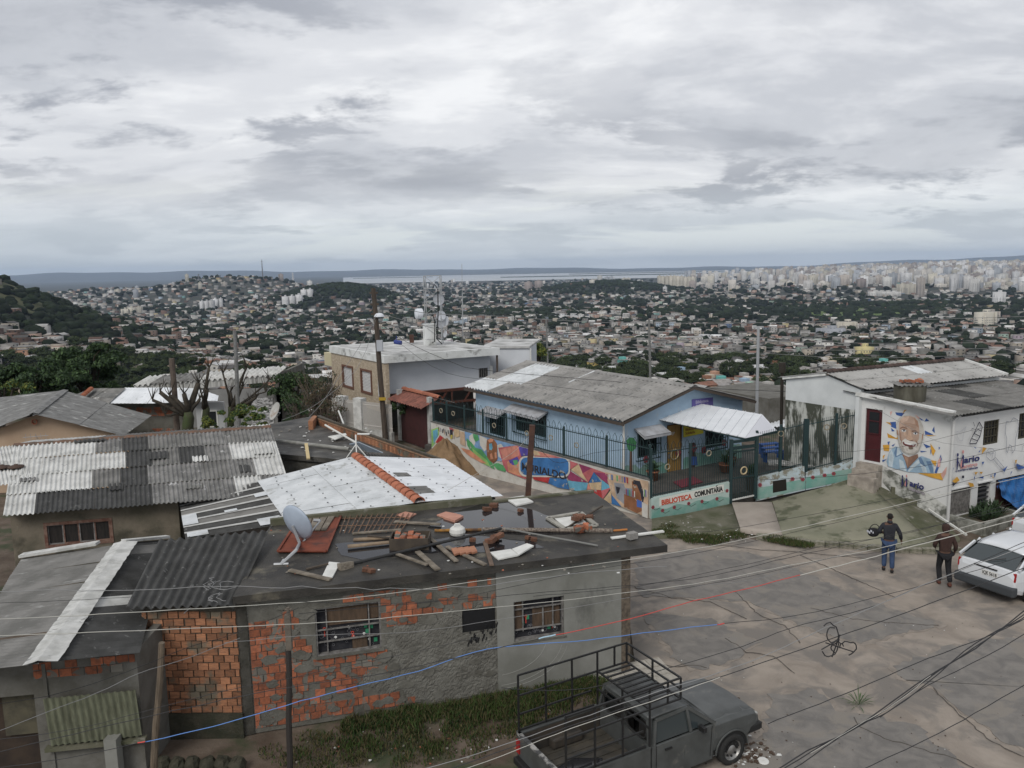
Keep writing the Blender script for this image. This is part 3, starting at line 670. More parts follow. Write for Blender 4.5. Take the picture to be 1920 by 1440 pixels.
# wall frame helper
class Wall:
 """vertical wall plane from A to B (xy), seen from the side of normal n"""
 def __init__(s,A,B):
  s.A=Vector((A[0],A[1],0)); s.B=Vector((B[0],B[1],0)); s.t=(s.B-s.A).normalized(); s.L=(s.B-s.A).length
  n=Vector((s.t.y,-s.t.x,0));
  if n.dot(s.A)>0: n=-n
  s.n=n
 def px(s,x,y,off=0.):
  q=PPL(x,y,s.A+s.n*off,s.n); return q
 def sz(s,x,y): q=s.px(x,y); return (q-s.A).dot(s.t),q.z
 def at(s,u,z,off=0.): return s.A+s.t*u+s.n*off+UP*z
 def panel(s,mb,u0,u1,z0,z1,d0,d1):   # box from depth d0 to d1 (outwards)
  return mb.hexa([s.at(u0,z0,d0),s.at(u1,z0,d0),s.at(u1,z0,d1),s.at(u0,z0,d1),s.at(u0,z1,d0),s.at(u1,z1,d0),s.at(u1,z1,d1),s.at(u0,z1,d1)] if s.n.cross(s.t).z<0 or True else [])
 def pxquad(s,mb,pts,d0,d1): # prism with outline given where it is seen
  q=[s.px(x,y,d1) for x,y in pts];
  q=[s.at((v-s.A).dot(s.t),v.z,d1) for v in q]
  return mb.ext(q,-s.n*(d1-d0))
# front brick house
ctop=M('slab_top',(.030,.028,.025),(.060,.055,.047),scale=1.6,detail=12,bump=.014,bscale=22,rough=.62,c3=(.15,.135,.10),c3s=.9,c3lo=.60,c3hi=.70)
mort=M('mortar_grey',(.155,.15,.13),(.10,.095,.08),scale=2.5,detail=9,bump=.02,bscale=14)
rough_pl=M('rough_plaster',(.17,.165,.145),(.115,.11,.095),scale=3,detail=9,bump=.035,bscale=9)
smooth_pl=M('smooth_plaster',(.24,.24,.22),(.17,.17,.15),scale=.9,detail=8,bump=.004,bscale=20,c3=(.11,.11,.10),c3s=1.3,c3lo=.56,c3hi=.68,st3=(1,1,.5))
brickm=M('hollow_brick',(.36,.12,.06),(.22,.085,.05),scale=7,rnd=.3,bump=.008,bscale=40,c3=(.15,.14,.12),c3s=2.3,c3lo=.53,c3hi=.56,geo=True,noise_dist=1.2)
brick2=M('hollow_brick_pale',(.34,.155,.08),(.22,.105,.06),scale=6,rnd=.38,bump=.012,bscale=14,stretch=(1,1,7),c3=(.13,.11,.08),c3s=1.7,c3lo=.52,c3hi=.62,geo=True)
darkcol=M('dark_column',(.075,.07,.06),(.04,.038,.03),scale=3,bump=.015,bscale=20)
SL=[P(437,1119,2.95),P(1252,1022,2.95),P(1112,922,2.95),P(507,985,2.95)]
fw_=Wall(SL[0]+Vector((.0,.22,0)),SL[1]+Vector((0,.22,0)))
uL=fw_.sz(441,1200)[0]; uR=fw_.sz(1180,1100)[0]
house=thing('brick_house','unplastered orange brick house with puddled flat concrete roof beside the street','house',(fw_.A.x+2,fw_.A.y+2,0))
back=-4.1
def wall_grid(u0,u1,holes,d,th,zt=2.78,mats=mort,name='wall',parent=house,W_=None,zb=0.):
 """wall with rectangular openings: strips between them"""
 W_=W_ or fw_; mb=MB(); us=sorted({u0,u1}|{h[0] for h in holes}|{h[1] for h in holes})
 for a,b in zip(us,us[1:]):
  hs=sorted([h for h in holes if h[0]<=a+1e-6 and h[1]>=b-1e-6],key=lambda h:h[2]); z=zb
  for h in hs:
   if h[2]>z: W_.panel(mb,a,b,z,h[2],d-th,d)
   z=h[3]
  if z<zt: W_.panel(mb,a,b,z,zt,d-th,d)
 return mb.build(name,mats,parent)
def wrect(W_,x0,y0,x1,y1):   # opening from where its corners are seen
 a=W_.sz(x0,y0); b=W_.sz(x1,y1); return (a[0],b[0],b[1],a[1])
def rect4(W_,tl,tr,br,bl):
 p=[W_.sz(*q) for q in (tl,tr,br,bl)]; return ((p[0][0]+p[3][0])/2,(p[1][0]+p[2][0])/2,(p[2][1]+p[3][1])/2,(p[0][1]+p[1][1])/2)
w1=rect4(fw_,(590,1141),(713,1128),(716,1217),(594,1230)); w2=rect4(fw_,(962,1128),(1056,1116),(1058,1190),(964,1203)); ho=rect4(fw_,(866,1145),(928,1138),(930,1176),(868,1190))
u930=fw_.sz(932,1200)[0]
wall_grid(uL,uR,[w1,w2,ho],0,.16)
mb=MB(); W2=Wall(SL[1]+Vector((0,.22,0)),SL[2])
e0=fw_.at(uR,0); bdir=(SL[3]-SL[0]).normalized(); bdir.z=0
for a,b in ((fw_.at(uR-.16,0,-.17),fw_.at(uR,0,-.17)),(fw_.at(uL,0,-.17),fw_.at(uL+.16,0,-.17))):
 f=[a,b,b+bdir*4.0,a+bdir*4.0]; mb.ext([v+UP*2.78 for v in f],(0,0,-2.78))
mb.build('side_wall',mort,house)
mb=MB(); mb.ext([fw_.at(uL+.17,2.78,-.17)+bdir*3.85,fw_.at(uR-.17,2.78,-.17)+bdir*3.85,fw_.at(uR-.17,2.78,-.17)+bdir*4,fw_.at(uL+.17,2.78,-.17)+bdir*4],(0,0,-2.78)); mb.build('back_wall',mort,house)
mb=MB(); mb.slab(wob(SL,.012,.3,4),.16); mb.build('roof_slab',ctop,house)
mb=MB();
for a,b,h in ((SL[3],lerp(SL[3],SL[2],.66),.16),(lerp(SL[3],SL[2],.66),SL[2],.05)):
 mb.bar(a+UP*h/2,b+UP*h/2,.14,h)
mb.build('roof_kerb',mossc,house)
mb=MB(); mb.box(fw_.at((w2[0]+w2[1])/2,1.3,-1.9),(7,3.4,2.4),rz=math.atan2(fw_.t.y,fw_.t.x)) ; # dark rooms stay inside
del mb
mb=MB(); fw_.panel(mb,uL-.02,uL+.24,0,2.77,-.16,.03); mb.build('corner_column',darkcol,house)
mb=MB(); fw_.panel(mb,uR-.2,uR+.01,0,2.77,-.16,.035); mb.build('corner_column',M('column_pebble',(.15,.12,.09),(.08,.065,.05),scale=12,bump=.015,bscale=40),house)
wall_grid(u930,uR-.2,[w2],.028,.026,mats=smooth_pl,name='smooth_plaster',zt=2.76)
def in_poly(x,y,poly):
 c=False; n=len(poly)
 for i in range(n):
  x1,y1=poly[i]; x2,y2=poly[(i+1)%n]
  if (y1>y)!=(y2>y) and x<(x2-x1)*(y-y1)/(y2-y1)+x1: c=not c
 return c
plz=[(733,1170),(790,1160),(865,1142),(932,1128),(940,1310),(905,1325),(860,1328),(800,1318),(755,1300),(690,1300),(668,1270),(720,1255),(728,1225),(726,1195)]
def rough():
 nu,nz=150,90; u0=fw_.sz(660,1250)[0]; u1=u930; z0=.05; z1=2.7; V=[];idx={}; Fc=[]
 R=random.Random(5)
 def ins(u,z):
  q=fw_.at(u,z,0); a,b,_=PR(q); a+=8*math.sin(z*9)+6*math.sin(z*23+u*7); b+=7*math.sin(u*11)
  return in_poly(a,b,plz) and not (ho[0]-.01<u<ho[1]+.01 and ho[2]-.01<z<ho[3]+.01)
 for i in range(nu+1):
  for j in range(nz+1):
   u=u0+(u1-u0)*i/nu; z=z0+(z1-z0)*j/nz
   if ins(u,z):
    h=.016+.006*math.sin(u*31+3*math.sin(z*17))*math.sin(z*37+2*math.sin(u*13))+R.uniform(-.006,.006); idx[i,j]=len(V); V.append(fw_.at(u,z,h))
 mb=MB(); mb.v=[tuple(v) for v in V]
 for (i,j),k in idx.items():
  if (i+1,j) in idx and (i,j+1) in idx and (i+1,j+1) in idx: mb.f.append((k,idx[i+1,j],idx[i+1,j+1],idx[i,j+1])); mb.mi.append(0)
 mb.build('rough_plaster',rough_pl,house,smooth=False)
rough()
bme=unit_box('brick',brickm); bme2=unit_box('brick_pale',brick2)
def bevel_me(me,w=.04):
 import bmesh
 bm=bmesh.new(); bm.from_mesh(me); bmesh.ops.bevel(bm,geom=list(bm.edges),offset=w,segments=1,affect='EDGES'); bm.to_mesh(me); bm.free()
def bricks(W_,u0,u1,z0,z1,parent,test,me=bme,bl=.212,bh=.158,depth=.02,off=.006,maxn=300,name='brick',mort_gap=.013,jit=.004):
 rot=math.atan2(W_.t.y,W_.t.x); n=0; cand=[]; r=0; z=z0
 while z+bh<=z1+.01:
  u=u0-(bl/2 if r%2 else 0)
  while u<u1-.03:
   a=max(u,u0); b=min(u+bl,u1)
   if b-a>.06:
    uc,zc=(a+b)/2,z+bh/2; q=W_.at(uc,zc,0); x,y,_=PR(q)
    if test(x,y,uc,zc,r): cand.append((uc,zc,b-a))
   u+=bl
  z+=bh; r+=1
 cand.sort(key=lambda t:(W_.at(t[0],t[1])-Vector((0,0,CZ))).length); rest=cand[maxn:]
 for uc,zc,l in cand[:maxn]:
  link(name,me,parent,W_.at(uc+random.uniform(-jit,jit),zc+random.uniform(-jit,jit),off+random.uniform(-.004,.004)),(random.uniform(-.01,.01),random.uniform(-.015,.015),rot),(l-mort_gap-random.uniform(0,.008),depth,bh-mort_gap-random.uniform(0,.006)))
 if rest:
  mb=MB()
  for uc,zc,l in rest: W_.panel(mb,uc-l/2+.008,uc+l/2-.008,zc-bh/2+.008,zc+bh/2-.008,-.004,off+depth/2)
  mb.build('brick_courses',me.materials[0],parent)['kind']='stuff'
 return len(cand)
holes1=[w1,ho]
Rb=random.Random(11)
def t1(x,y,u,z,r):
 for h in holes1:
  if h[0]-.1<u<h[1]+.1 and h[2]-.07<z<h[3]+.07: return False
 if in_poly(x,y,plz): return False
 if u>u930-.08: return False
 v=math.sin(u*2.3+1.2*math.sin(z*3.1))+math.sin(z*4.7+u*1.1+.6)
 left= x<590
 if 725<x and y>1180 and y<1300: return False
 pr=.97 if v>-.9 else .7
 if 555<x<600 and y<1190: pr=.3
 if y<1165 and x<640: pr=.25
 if y<1150: pr*=.75
 return Rb.random()<pr
nb=bricks(fw_,uL+.26,u930,.10,2.62,house,t1,depth=.03,off=.002)
mb=MB()
for k in range(70):
 u=Rb.uniform(uL+.3,u930-.1); z=Rb.uniform(.15,2.6); q=fw_.at(u,z); x,y,_=PR(q)
 if any(h[0]-.15<u<h[1]+.15 and h[2]-.15<z<h[3]+.15 for h in holes1): continue
 n=9; rr=Rb.uniform(.05,.14); pts=[fw_.at(u+rr*1.5*math.cos(6.283*i/n)*Rb.uniform(.6,1.2),z+rr*math.sin(6.283*i/n)*Rb.uniform(.5,1.1),.022+.00021*k) for i in range(n)]
 mb.ext(pts,-fw_.n*.02)
mb.build('mortar_smear',mort,house)['kind']='stuff'
blk=M('black_board',(.012,.012,.013),rough=.6)
mb=MB(); fw_.panel(mb,ho[0],ho[1],ho[2],ho[3],-.06,-.03); mb.build('vent_board',blk,house)
mb=MB()
for k in range(26):
 t=Rb.random(); x=880+50*t+Rb.uniform(-6,6); y=1185-22*t+Rb.uniform(0,22); L=Rb.uniform(4,13); wd=Rb.uniform(.8,2.5)
 fw_.pxquad(mb,[(x,y),(x+wd,y+1),(x-L*.25+wd,y+L),(x-L*.25,y+L*.8)],.03,.033+.0001*k)
mb.build('black_drip',blk,house)['kind']='stuff'
wood=M('grey_wood',(.20,.165,.125),(.11,.09,.065),scale=6,stretch=(1,8,1),bump=.005)
brnb=M('brown_board',(.10,.065,.042),(.065,.045,.03),scale=3,stretch=(6,6,1))
steel=M('steel_bar',(.22,.21,.20),(.11,.105,.10),rough=.6,scale=9)
curt=M('black_curtain',(.014,.014,.018),(.03,.03,.034),scale=6)
wwm=M('sticker_white',(.6,.6,.58)); grn=M('sticker_green',(.03,.22,.11)); redm=M('sticker_red',(.45,.06,.04)); gryl=M('scribble_grey',(.16,.16,.17))
def ring(mb,W_,u,z,r,off,t=.006,n=10):
 pts=[W_.at(u+r*math.cos(6.283*i/n),z+r*math.sin(6.283*i/n),off) for i in range(n+1)]; mb.tube(pts,t,4,cap=False)
def window_front(h,seed):
 R=random.Random(seed); u0,u1,z0,z1=h; w=u1-u0; hh=z1-z0
 f=MB(); t=.03
 for a,b,c,d in ((u0,u1,z0,z0+t),(u0,u1,z1-t,z1),(u0,u0+t,z0+t,z1-t),(u1-t,u1,z0+t,z1-t)): fw_.panel(f,a,b,c,d,-.12,-.02)
 win=f.build('window',steel,house)
 mb=MB(); fw_.panel(mb,u0+t,u1-t,z0+t,z1-t,-.15,-.13); mb.build('curtain',curt,win)
 mb=MB();
 if seed==1: fw_.panel(mb,u0+w*.18,u0+w*.80,z0+hh*.58,z1-t,-.125,-.10); fw_.panel(mb,u0+w*.55,u0+w*.78,z0+t,z0+hh*.25,-.125,-.10); fw_.panel(mb,u0+w*.82,u1-t,z0+hh*.62,z1-t,-.125,-.1)
 else: fw_.panel(mb,u0+t,u0+w*.2,z0+hh*.25,z1-t,-.125,-.1); fw_.panel(mb,u0+w*.4,u0+w*.95,z0+hh*.25,z0+hh*.75,-.128,-.105)
 mb.build('board',brnb,win)
 bs=[(.17,0,1),(.82,0,1)] if seed==1 else [(.2,.2,1),(.6,.2,.75),(.8,.2,1)]
 for a,b,c in bs: mb=MB(); fw_.panel(mb,u0+w*a-.012,u0+w*a+.012,z0+hh*b,z0+hh*c-.01,-.1,-.06); mb.build('bar',steel,win)
 for b in ((.27,.52) if seed==1 else (.25,.76)): mb=MB(); fw_.panel(mb,u0+.03,u1-.03,z0+hh*b-.012,z0+hh*b+.012,-.085,-.05); mb.build('bar',steel,win)
 g=MB(); gw=MB(); gg=MB(); gr=MB()
 for k in range(26):
  u=R.uniform(u0+.06,u1-.06); z=R.uniform(z0+.05,z0+hh*(.5 if seed==1 else .28)); ring(g,fw_,u,z,R.uniform(.02,.045),-.122,.004)
 for k in range(6 if seed==1 else 4):
  u=R.uniform(u0+.08,u1-.08); z=R.uniform(z0+.08,z0+hh*.5); gw.tube([fw_.at(u,z,-.124),fw_.at(u,z,-.118)],.028,8)
 for k in range(4):
  u=R.uniform(u0+.1,u1-.1); z=R.uniform(z0+.1,z0+hh*.5); fw_.panel(gg,u,u+.07,z,z+.09,-.124,-.119)
 for k in range(3):
  u=R.uniform(u0+.1,u1-.1); z=R.uniform(z0+.05,z0+hh*.4); fw_.panel(gr,u,u+.022,z,z+.14,-.124,-.117); ring(gr,fw_,u+.011,z+.16,.025,-.12,.01)
 g.build('scribble_pattern',gryl,win)['kind']='stuff'; gw.build('white_disc_pattern',wwm,win)['kind']='stuff'; gg.build('green_pattern',grn,win)['kind']='stuff'; gr.build('red_pattern',redm,win)['kind']='stuff'
 mb=MB(); fw_.panel(mb,u0-.03,u1+.04,z0-.04,z0-.004,-.1,.05); mb.build('sill',mort,win)
window_front(w1,1); window_front(w2,2)
sc_m=M('scratch_pale',(.30,.30,.28))
mb=MB()
for k,r in enumerate((120,150,160)):
 pts=[fw_.px(905+r*1.0*math.cos(t),1195+r*.62*math.sin(t),.0285) for t in np.linspace(.15,1.75,24)]
 mb.tube([q for q in pts if fw_.sz(*PR(q)[:2])[0]>u930 and q.z>.1],.005,4)
mb.build('scratch',sc_m,house)['kind']='stuff'
pud=bpy.data.materials.new('puddle_water'); pud.use_nodes=True; b=pud.node_tree.nodes['Principled BSDF']; b.inputs['Base Color'].default_value=(.02,.02,.022,1); b.inputs['Roughness'].default_value=.06
def puddle(px,z,seed,lab):
 mb=MB(); pts=wob([P(x,y,z) for x,y in px],.05,.2,seed); mb.slab(pts,.004); o=mb.build('puddle',pud); setp(o,lab,'puddle'); return o
puddle([(850,960),(900,945),(960,943),(1010,960),(1060,975),(1075,1000),(1000,1005),(930,1000),(860,1003),(800,990)],2.958,2,'wide shallow puddle across the middle of the dark slab roof')
puddle([(630,1020),(700,1010),(780,1018),(860,1003),(930,1008),(1000,1015),(1020,1028),(960,1032),(900,1035),(830,1035),(760,1040),(690,1050),(640,1040)],2.957,3,'long narrow puddle along the front of the dark slab roof')
# annex with large corrugated roof
fc_dark=M('fibre_cement_dark',(.068,.068,.066),(.040,.040,.038),scale=2.2,detail=9,bump=.006,bscale=50,c3=(.15,.15,.145),c3s=6,c3lo=.62,c3hi=.70)
fc_grey=M('fibre_cement_grey',(.19,.185,.175),(.12,.118,.11),scale=1.6,detail=9,bump=.006,bscale=40,c3=(.28,.28,.27),c3s=3,c3lo=.62,c3hi=.7,st3=(.5,3,1))
fc_white=M('fibre_cement_white',(.60,.60,.58),(.42,.42,.40),scale=1.8,detail=9,bump=.004,bscale=40,c3=(.20,.20,.19),c3s=2.5,c3lo=.62,c3hi=.72,st3=(.6,2,1))
fc_mid=M('fibre_cement_mid',(.24,.235,.225),(.13,.128,.122),scale=2.,detail=9,bump=.006,bscale=40,c3=(.5,.5,.49),c3s=3,c3lo=.64,c3hi=.7)
an_w=Wall(P(255,1140,2.75),P(440,1138,2.75))
annex=thing('brick_annex','narrow annex of bare hollow bricks under a heavy dark corrugated sheet roof','annex',(an_w.A.x+1,an_w.A.y+1,0))
a0=an_w.sz(262,1200)[0]; a1=an_w.sz(440,1200)[0]
an_w.A=an_w.A+Vector((0,.18,0))
mb=MB(); an_w.panel(mb,a0,a1,-.1,2.68,-.14,0); mb.build('wall',M('dark_mortar',(.09,.075,.055),(.055,.05,.04),scale=4,bump=.01),annex)
Rb2=random.Random(3)
bricks(an_w,a0,a1,.50,2.62,annex,lambda x,y,u,z,r:True,me=bme2,depth=.04,off=.006,bl=.205,bh=.15,jit=.010,mort_gap=.018)
mb=MB()   # end bricks with their holes, on the side facing left
for r in range(13):
 z=.52+r*.15+.01
 for k in range(2):
  for m_ in range(3): an_w.panel(mb,a0-.006,a0+.02,z+.012+k*.058,z+.055+k*.058,-.135+m_*.045,-.10+m_*.045)
mb.build('brick_hole',M('hole_dark',(.015,.013,.01)),annex)['kind']='stuff'
mb=MB(); an_w.panel(mb,a0,a1,-.1,.5,.01,.06); mb.build('footing',M('mossy_footing',(.055,.05,.035),(.03,.032,.02),scale=3,bump=.03,bscale=8),annex)
q=[P(298,1013,3.25),P(505,996,3.25),P(440,1137,2.8),P(236,1139,2.8)]
for i in range(2):
 mb=MB(); corr(mb,q,i*.5,(i+1)*.5,0,1,6,.034,tilt=0,seg=12,nv=14,thick=.02,base=.012*i); mb.build('roof_sheet',fc_dark,annex,smooth=False)
# left gabled house
lh=thing('left_house','low plastered house with grey corrugated roof and broad white ridge strip at the lower left','house',(-9,15.5,0))
Rn=P(72,1243,2.8); Rf=P(232,1018,2.8); En=P(262,1224,2.45); Ef=P(315,1012,2.45); Ln=P(-90,1262,2.5); Lf=P(40,1046,2.5)
for i,(v0,v1,mt) in enumerate(((0,.42,fc_dark),(.42,.5,fc_grey),(.5,.8,fc_dark),(.8,1,fc_dark))): pass
q=[Rf,Rn,En,Ef]; cols=[fc_dark,fc_grey,fc_dark,fc_dark,fc_white,fc_dark,fc_dark]; cu=[0,.05,.15,.33,.56,.64,.82,1]
for i in range(7):
 mb=MB(); corr(mb,q,cu[i],cu[i+1],0,1,max(2,round((cu[i+1]-cu[i])*44)),.020,tilt=.0,seg=4,nv=5,base=.006*((i%2)),jit=.008); mb.build('roof_sheet',cols[i],lh)
q=[Rn,Rf,Lf,Ln]
for i in range(5):
 mb=MB(); corr(mb,q,i/5,(i+1)/5,0,1,9,.010,tilt=0,seg=4,nv=5,base=.012*(i%2)+.0,jit=.02); mb.build('roof_sheet',fc_grey,lh)
def ridge_strip(A,B,w1,w2,drop1,drop2,mat,parent,name='ridge_cap',n=14,amp=.006):
 d=(B-A).normalized(); s=d.cross(UP).normalized();
 for j in range(4):
  mb=MB(); rows=[]
  for k in range(n+1):
   t=(j+k/n)/4; c=lerp(A,B,min(1,t)); w=random.uniform(-.01,.01)
   for (o_,z_) in ((-w1+w,-drop1+.03),(-w1*.4,-drop1*.4+.035),(0,.05),(w2*.4,-drop2*.4+.035),(w2+w,-drop2+.03)): mb.v.append(tuple(c+s*o_+UP*(z_+amp*math.sin(k*2.)+.004*j)))
  for k in range(n):
   for m_ in range(4): i=k*5+m_; mb.f.append((i,i+1,i+6,i+5)); mb.mi.append(0)
  mb.build(name,mat,parent)
whm=M('white_flashing',(.55,.55,.53),(.38,.38,.36),scale=3,bump=.006,c3=(.25,.25,.24),c3s=4,c3lo=.62,c3hi=.7)
ridge_strip(Rn-(Rf-Rn).normalized()*.02,Rf,.22,.30,.03,.03,whm,lh)
mb=MB(); mb.bar(Lf+UP*.06,lerp(Lf,Rf,.75)+UP*.09,.22,.06); mb.build('flashing',whm,lh); mb=MB(); mb.bar(lerp(Lf,Rf,1.0)+UP*.05,Ef+UP*.08,.16,.06); mb.build('flashing',whm,lh)
plg=M('grey_render',(.15,.145,.13),(.10,.095,.08),scale=2,bump=.015,bscale=10)
lw=Wall(P(-80,1262,2.4),P(262,1232,2.4)); lw.A=lw.A+Vector((0,.3,0)); lx=lw.sz(262,1300)[0]; lo0=0
dr=rect4(lw,(-40,1310),(70,1303),(76,1470),(-40,1470)); sh=rect4(lw,(92,1298),(262,1283),(268,1372),(98,1392))
wall_grid(lo0,lx,[dr],0,.15,zt=2.36,mats=plg,parent=lh,W_=lw,name='wall')
bricks(lw,lo0+1.0,lx-.02,2.02,2.34,lh,lambda x,y,u,z,r:x>40 and Rb2.random()<.8,me=bme,depth=.02,off=.004)
mb=MB(); lw.panel(mb,dr[0],dr[1],0,dr[3],-.3,-.26); mb.build('door',M('dark_door',(.03,.022,.018),(.05,.035,.025),scale=3),lh)
mb=MB(); lw.panel(mb,dr[1]-.62,dr[1]-.04,.9,dr[3]-.05,-.24,-.20); mb.build('door_curtain',M('old_cloth',(.10,.09,.06),(.06,.055,.04),scale=4),lh)
q=[lw.at(sh[0],sh[3],.22),lw.at(sh[1],sh[3]-.0,.22),lw.at(sh[1],sh[2],.10),lw.at(sh[0],sh[2]-.02,.10)]
mb=MB();
def corr_free(mb,q,waves,amp,seg=6,nv=3):
 n=((q[1]-q[0]).cross(q[3]-q[0])).normalized(); nu=waves*seg; o=len(mb.v)
 if n.dot(Vector((0,-1,0)))<0: n=-n
 for s in (0,1):
  for r in range(nv+1):
   for k in range(nu+1): mb.v.append(tuple(quadpt(q,k/nu,r/nv)+n*(amp*math.sin(k/seg*2*math.pi)-.012*s)))
 m_=(nv+1)*(nu+1)
 for r in range(nv):
  for k in range(nu): i=o+r*(nu+1)+k; mb.f+= [(i,i+nu+1,i+nu+2,i+1),(i+m_,i+m_+1,i+m_+nu+2,i+m_+nu+1)]; mb.mi+=[0,0]
corr_free(mb,q,14,.016); mb.build('corrugated_shutter',M('mossy_sheet',(.16,.17,.115),(.10,.105,.07),scale=3,stretch=(4,4,1),bump=.004),lh,smooth=True)
mb=MB(); lw.panel(mb,sh[0]-.1,sh[1]+.06,sh[2]-.12,sh[2]-.05,.0,.14); mb.build('ledge',mossc,lh)
mb=MB();
for u in (dr[1]+.18,): lw.panel(mb,u,u+.06,0,2.3,.01,.03)
mb.build('pipe',plg,lh)
mb=MB(); mb.ext([lw.at(lx-.16,2.36,-.15),lw.at(lx,2.36,-.15),lw.at(lx,2.36,-.15)+Vector((-.1,4.4,0)),lw.at(lx-.16,2.36,-.15)+Vector((-.1,4.4,0))],(0,0,-2.4)); mb.build('side_wall',plg,lh)
mb=MB(); st=P(216,1440,.3); mb.box((st.x,st.y,.35),(.22,.2,1.1)); top(mb,'concrete_stub',smooth_pl,'short pale concrete stub standing in front of the annex footing','post')
# middle house with the long corrugated roof
mh=thing('long_house','long low house under a patched white and grey corrugated roof','house',(-11,23,0))
A=P(26,834,3.5); B=P(508,800,3.5); C_=P(548,926,2.65); D=P(6,969,2.65); q=[A,B,C_,D]
cmap=["WWWWmGGGGG","WWWmmGGmmW","WWWGGGmGWW","WGGGGmmWmW"]
cc={'W':fc_white,'G':fc_dark,'m':fc_mid,'g':fc_grey}
cmap=["WWWmGggmgm","WWWWGgGmWW","WWWgGmmgmW","WGGGGmmmWm"]
for r in range(4):
 for k in range(10):
  sft=.012*math.sin(r*2.1)
  u0=max(0,k/10-.0+sft) if k else (0 if r!=1 else 0); u1=min(1,(k+1)/10+sft) if k<9 else 1
  mb=MB(); corr(mb,q,u0,u1,max(0,r/4-.012),(r+1)/4,6,.022,tilt=.022,seg=6,nv=2,jit=.014,base=.004*((k+r)%2)); mb.build('roof_sheet',cc[cmap[r][k]],mh)
for (u0,u1,v0,v1,mt) in ((.22,.34,.02,.06,fc_dark),(.66,.72,.42,.5,fc_white),(.5,.57,.3,.42,fc_dark),(.9,.98,.28,.46,fc_white),(.83,.87,.6,.7,fc_dark),(.35,.4,.72,.8,fc_dark),(.62,.68,.78,.86,fc_grey),(.04,.1,.55,.6,fc_mid)):
 mb=MB(); corr(mb,q,u0,u1,v0,v1,max(2,round((u1-u0)*60)),.022,tilt=.01,seg=6,nv=1,base=.045); mb.build('roof_patch',mt,mh)
qb=[A+Vector((-.75,2.3,-.34)),B+Vector((-.75,2.3,-.34)),B+UP*.01,A+UP*.01]
for k in range(10):
 mb=MB(); corr(mb,qb,k/10,(k+1)/10,0,1,6,.022,tilt=0,seg=6,nv=2); mb.build('roof_sheet',(fc_white if k in(0,1,2,9) else fc_grey),mh)
q2=[P(-60,842,3.5),P(40,833,3.5),P(66,903,3.02),P(-60,912,3.02)]
for k in range(2): mb=MB(); corr(mb,q2,k/2,(k+1)/2,0,1,8,.022,tilt=0,seg=6,nv=2,base=-.02); mb.build('roof_sheet',fc_white,mh)
ridge_strip(A,B,.16,.16,.05,.05,M('rusty_ridge',(.16,.09,.06),(.09,.075,.06),scale=3,bump=.02,c3=(.28,.13,.08),c3s=2,c3lo=.6,c3hi=.66),mh,amp=.012)
mw_=Wall((D.x,D.y+.45),(C_.x,C_.y+.45)); mx1=mw_.sz(335,960)[0]
wn=rect4(mw_,(84,980),(209,975),(211,1017),(87,1024))
mpl=M('old_brown_render',(.17,.145,.11),(.10,.09,.065),scale=1.3,bump=.02,bscale=8,c3=(.06,.055,.04),c3s=1.2,c3lo=.54,c3hi=.66)
wall_grid(-.1,mx1,[wn],0,.15,zt=2.55,mats=mpl,parent=mh,W_=mw_);
mb=MB(); mb.ext([mw_.at(mx1-.15,2.55,-.16),mw_.at(mx1,2.55,-.16),mw_.at(mx1,2.55,-.16)+Vector((-1.,4,0)),mw_.at(mx1-.15,2.55,-.16)+Vector((-1,4,0))],(0,0,-2.5)); mb.build('side_wall',mpl,mh)
mb=MB(); mb.ext([mw_.at(-.1,2.55,-.16),mw_.at(.05,2.55,-.16),mw_.at(.05,2.55,-.16)+Vector((-1.,4,0)),mw_.at(-.1,2.55,-.16)+Vector((-1,4,0))],(0,0,-2.5)); mb.build('side_wall',mort,mh)
redf=M('rust_window_frame',(.12,.055,.04),(.2,.13,.1),scale=8)
mb=MB(); u0,u1,z0,z1=wn; t=.05
for a,b,c,d in ((u0-.03,u1+.03,z0-.03,z0+t),(u0-.03,u1+.03,z1-t,z1+.03),(u0-.03,u0+t,z0+t,z1-t),(u1-t,u1+.03,z0+t,z1-t)): mw_.panel(mb,a,b,c,d,-.1,.02)
win=mb.build('window',redf,mh)
for k in range(4):
 a=u0+t+(u1-u0-2*t)*k/4; b=u0+t+(u1-u0-2*t)*(k+1)/4
 mb=MB(); mw_.panel(mb,a+.03,b-.03,z0+t+.03,z1-t-.03,-.08,-.06); mb.build('pane',M('dark_pane',(.02,.02,.02),(.035,.03,.028),scale=3,rough=.25,stretch=(8,8,1)),win)
 mb=MB()
 for (c,d,e,f) in ((a,a+.03,z0+t,z1-t),(b-.03,b,z0+t,z1-t)): mw_.panel(mb,c,d,e,f,-.09,-.03)
 mw_.panel(mb,a+.03,b-.03,z0+t,z0+t+.03,-.09,-.03); mw_.panel(mb,a+.03,b-.03,z1-t-.03,z1-t,-.09,-.03)
 mb.build('casement',redf if k%2 else steel,win)
for i,(x,y) in enumerate(((30,876),(4,877))):
 c=quadpt(q2,.7,.6) if i==0 else quadpt(q2,.4,.6); mb=MB(); c=P(x,y,3.22); mb.lathe(c,UP,[(.0,.10),(.05,.10),(.07,.07),(.22,.04),(.24,.0),(.1,-.02),(.09,-.15)],12)
 top(mb,'roof_vent',M('rust_brown',(.07,.045,.035)),['round rusty vent cap on the white sheets, the right one','round rusty vent cap on the white sheets at the left edge of the picture'][i],'vent',group='roof vents',smooth=True)
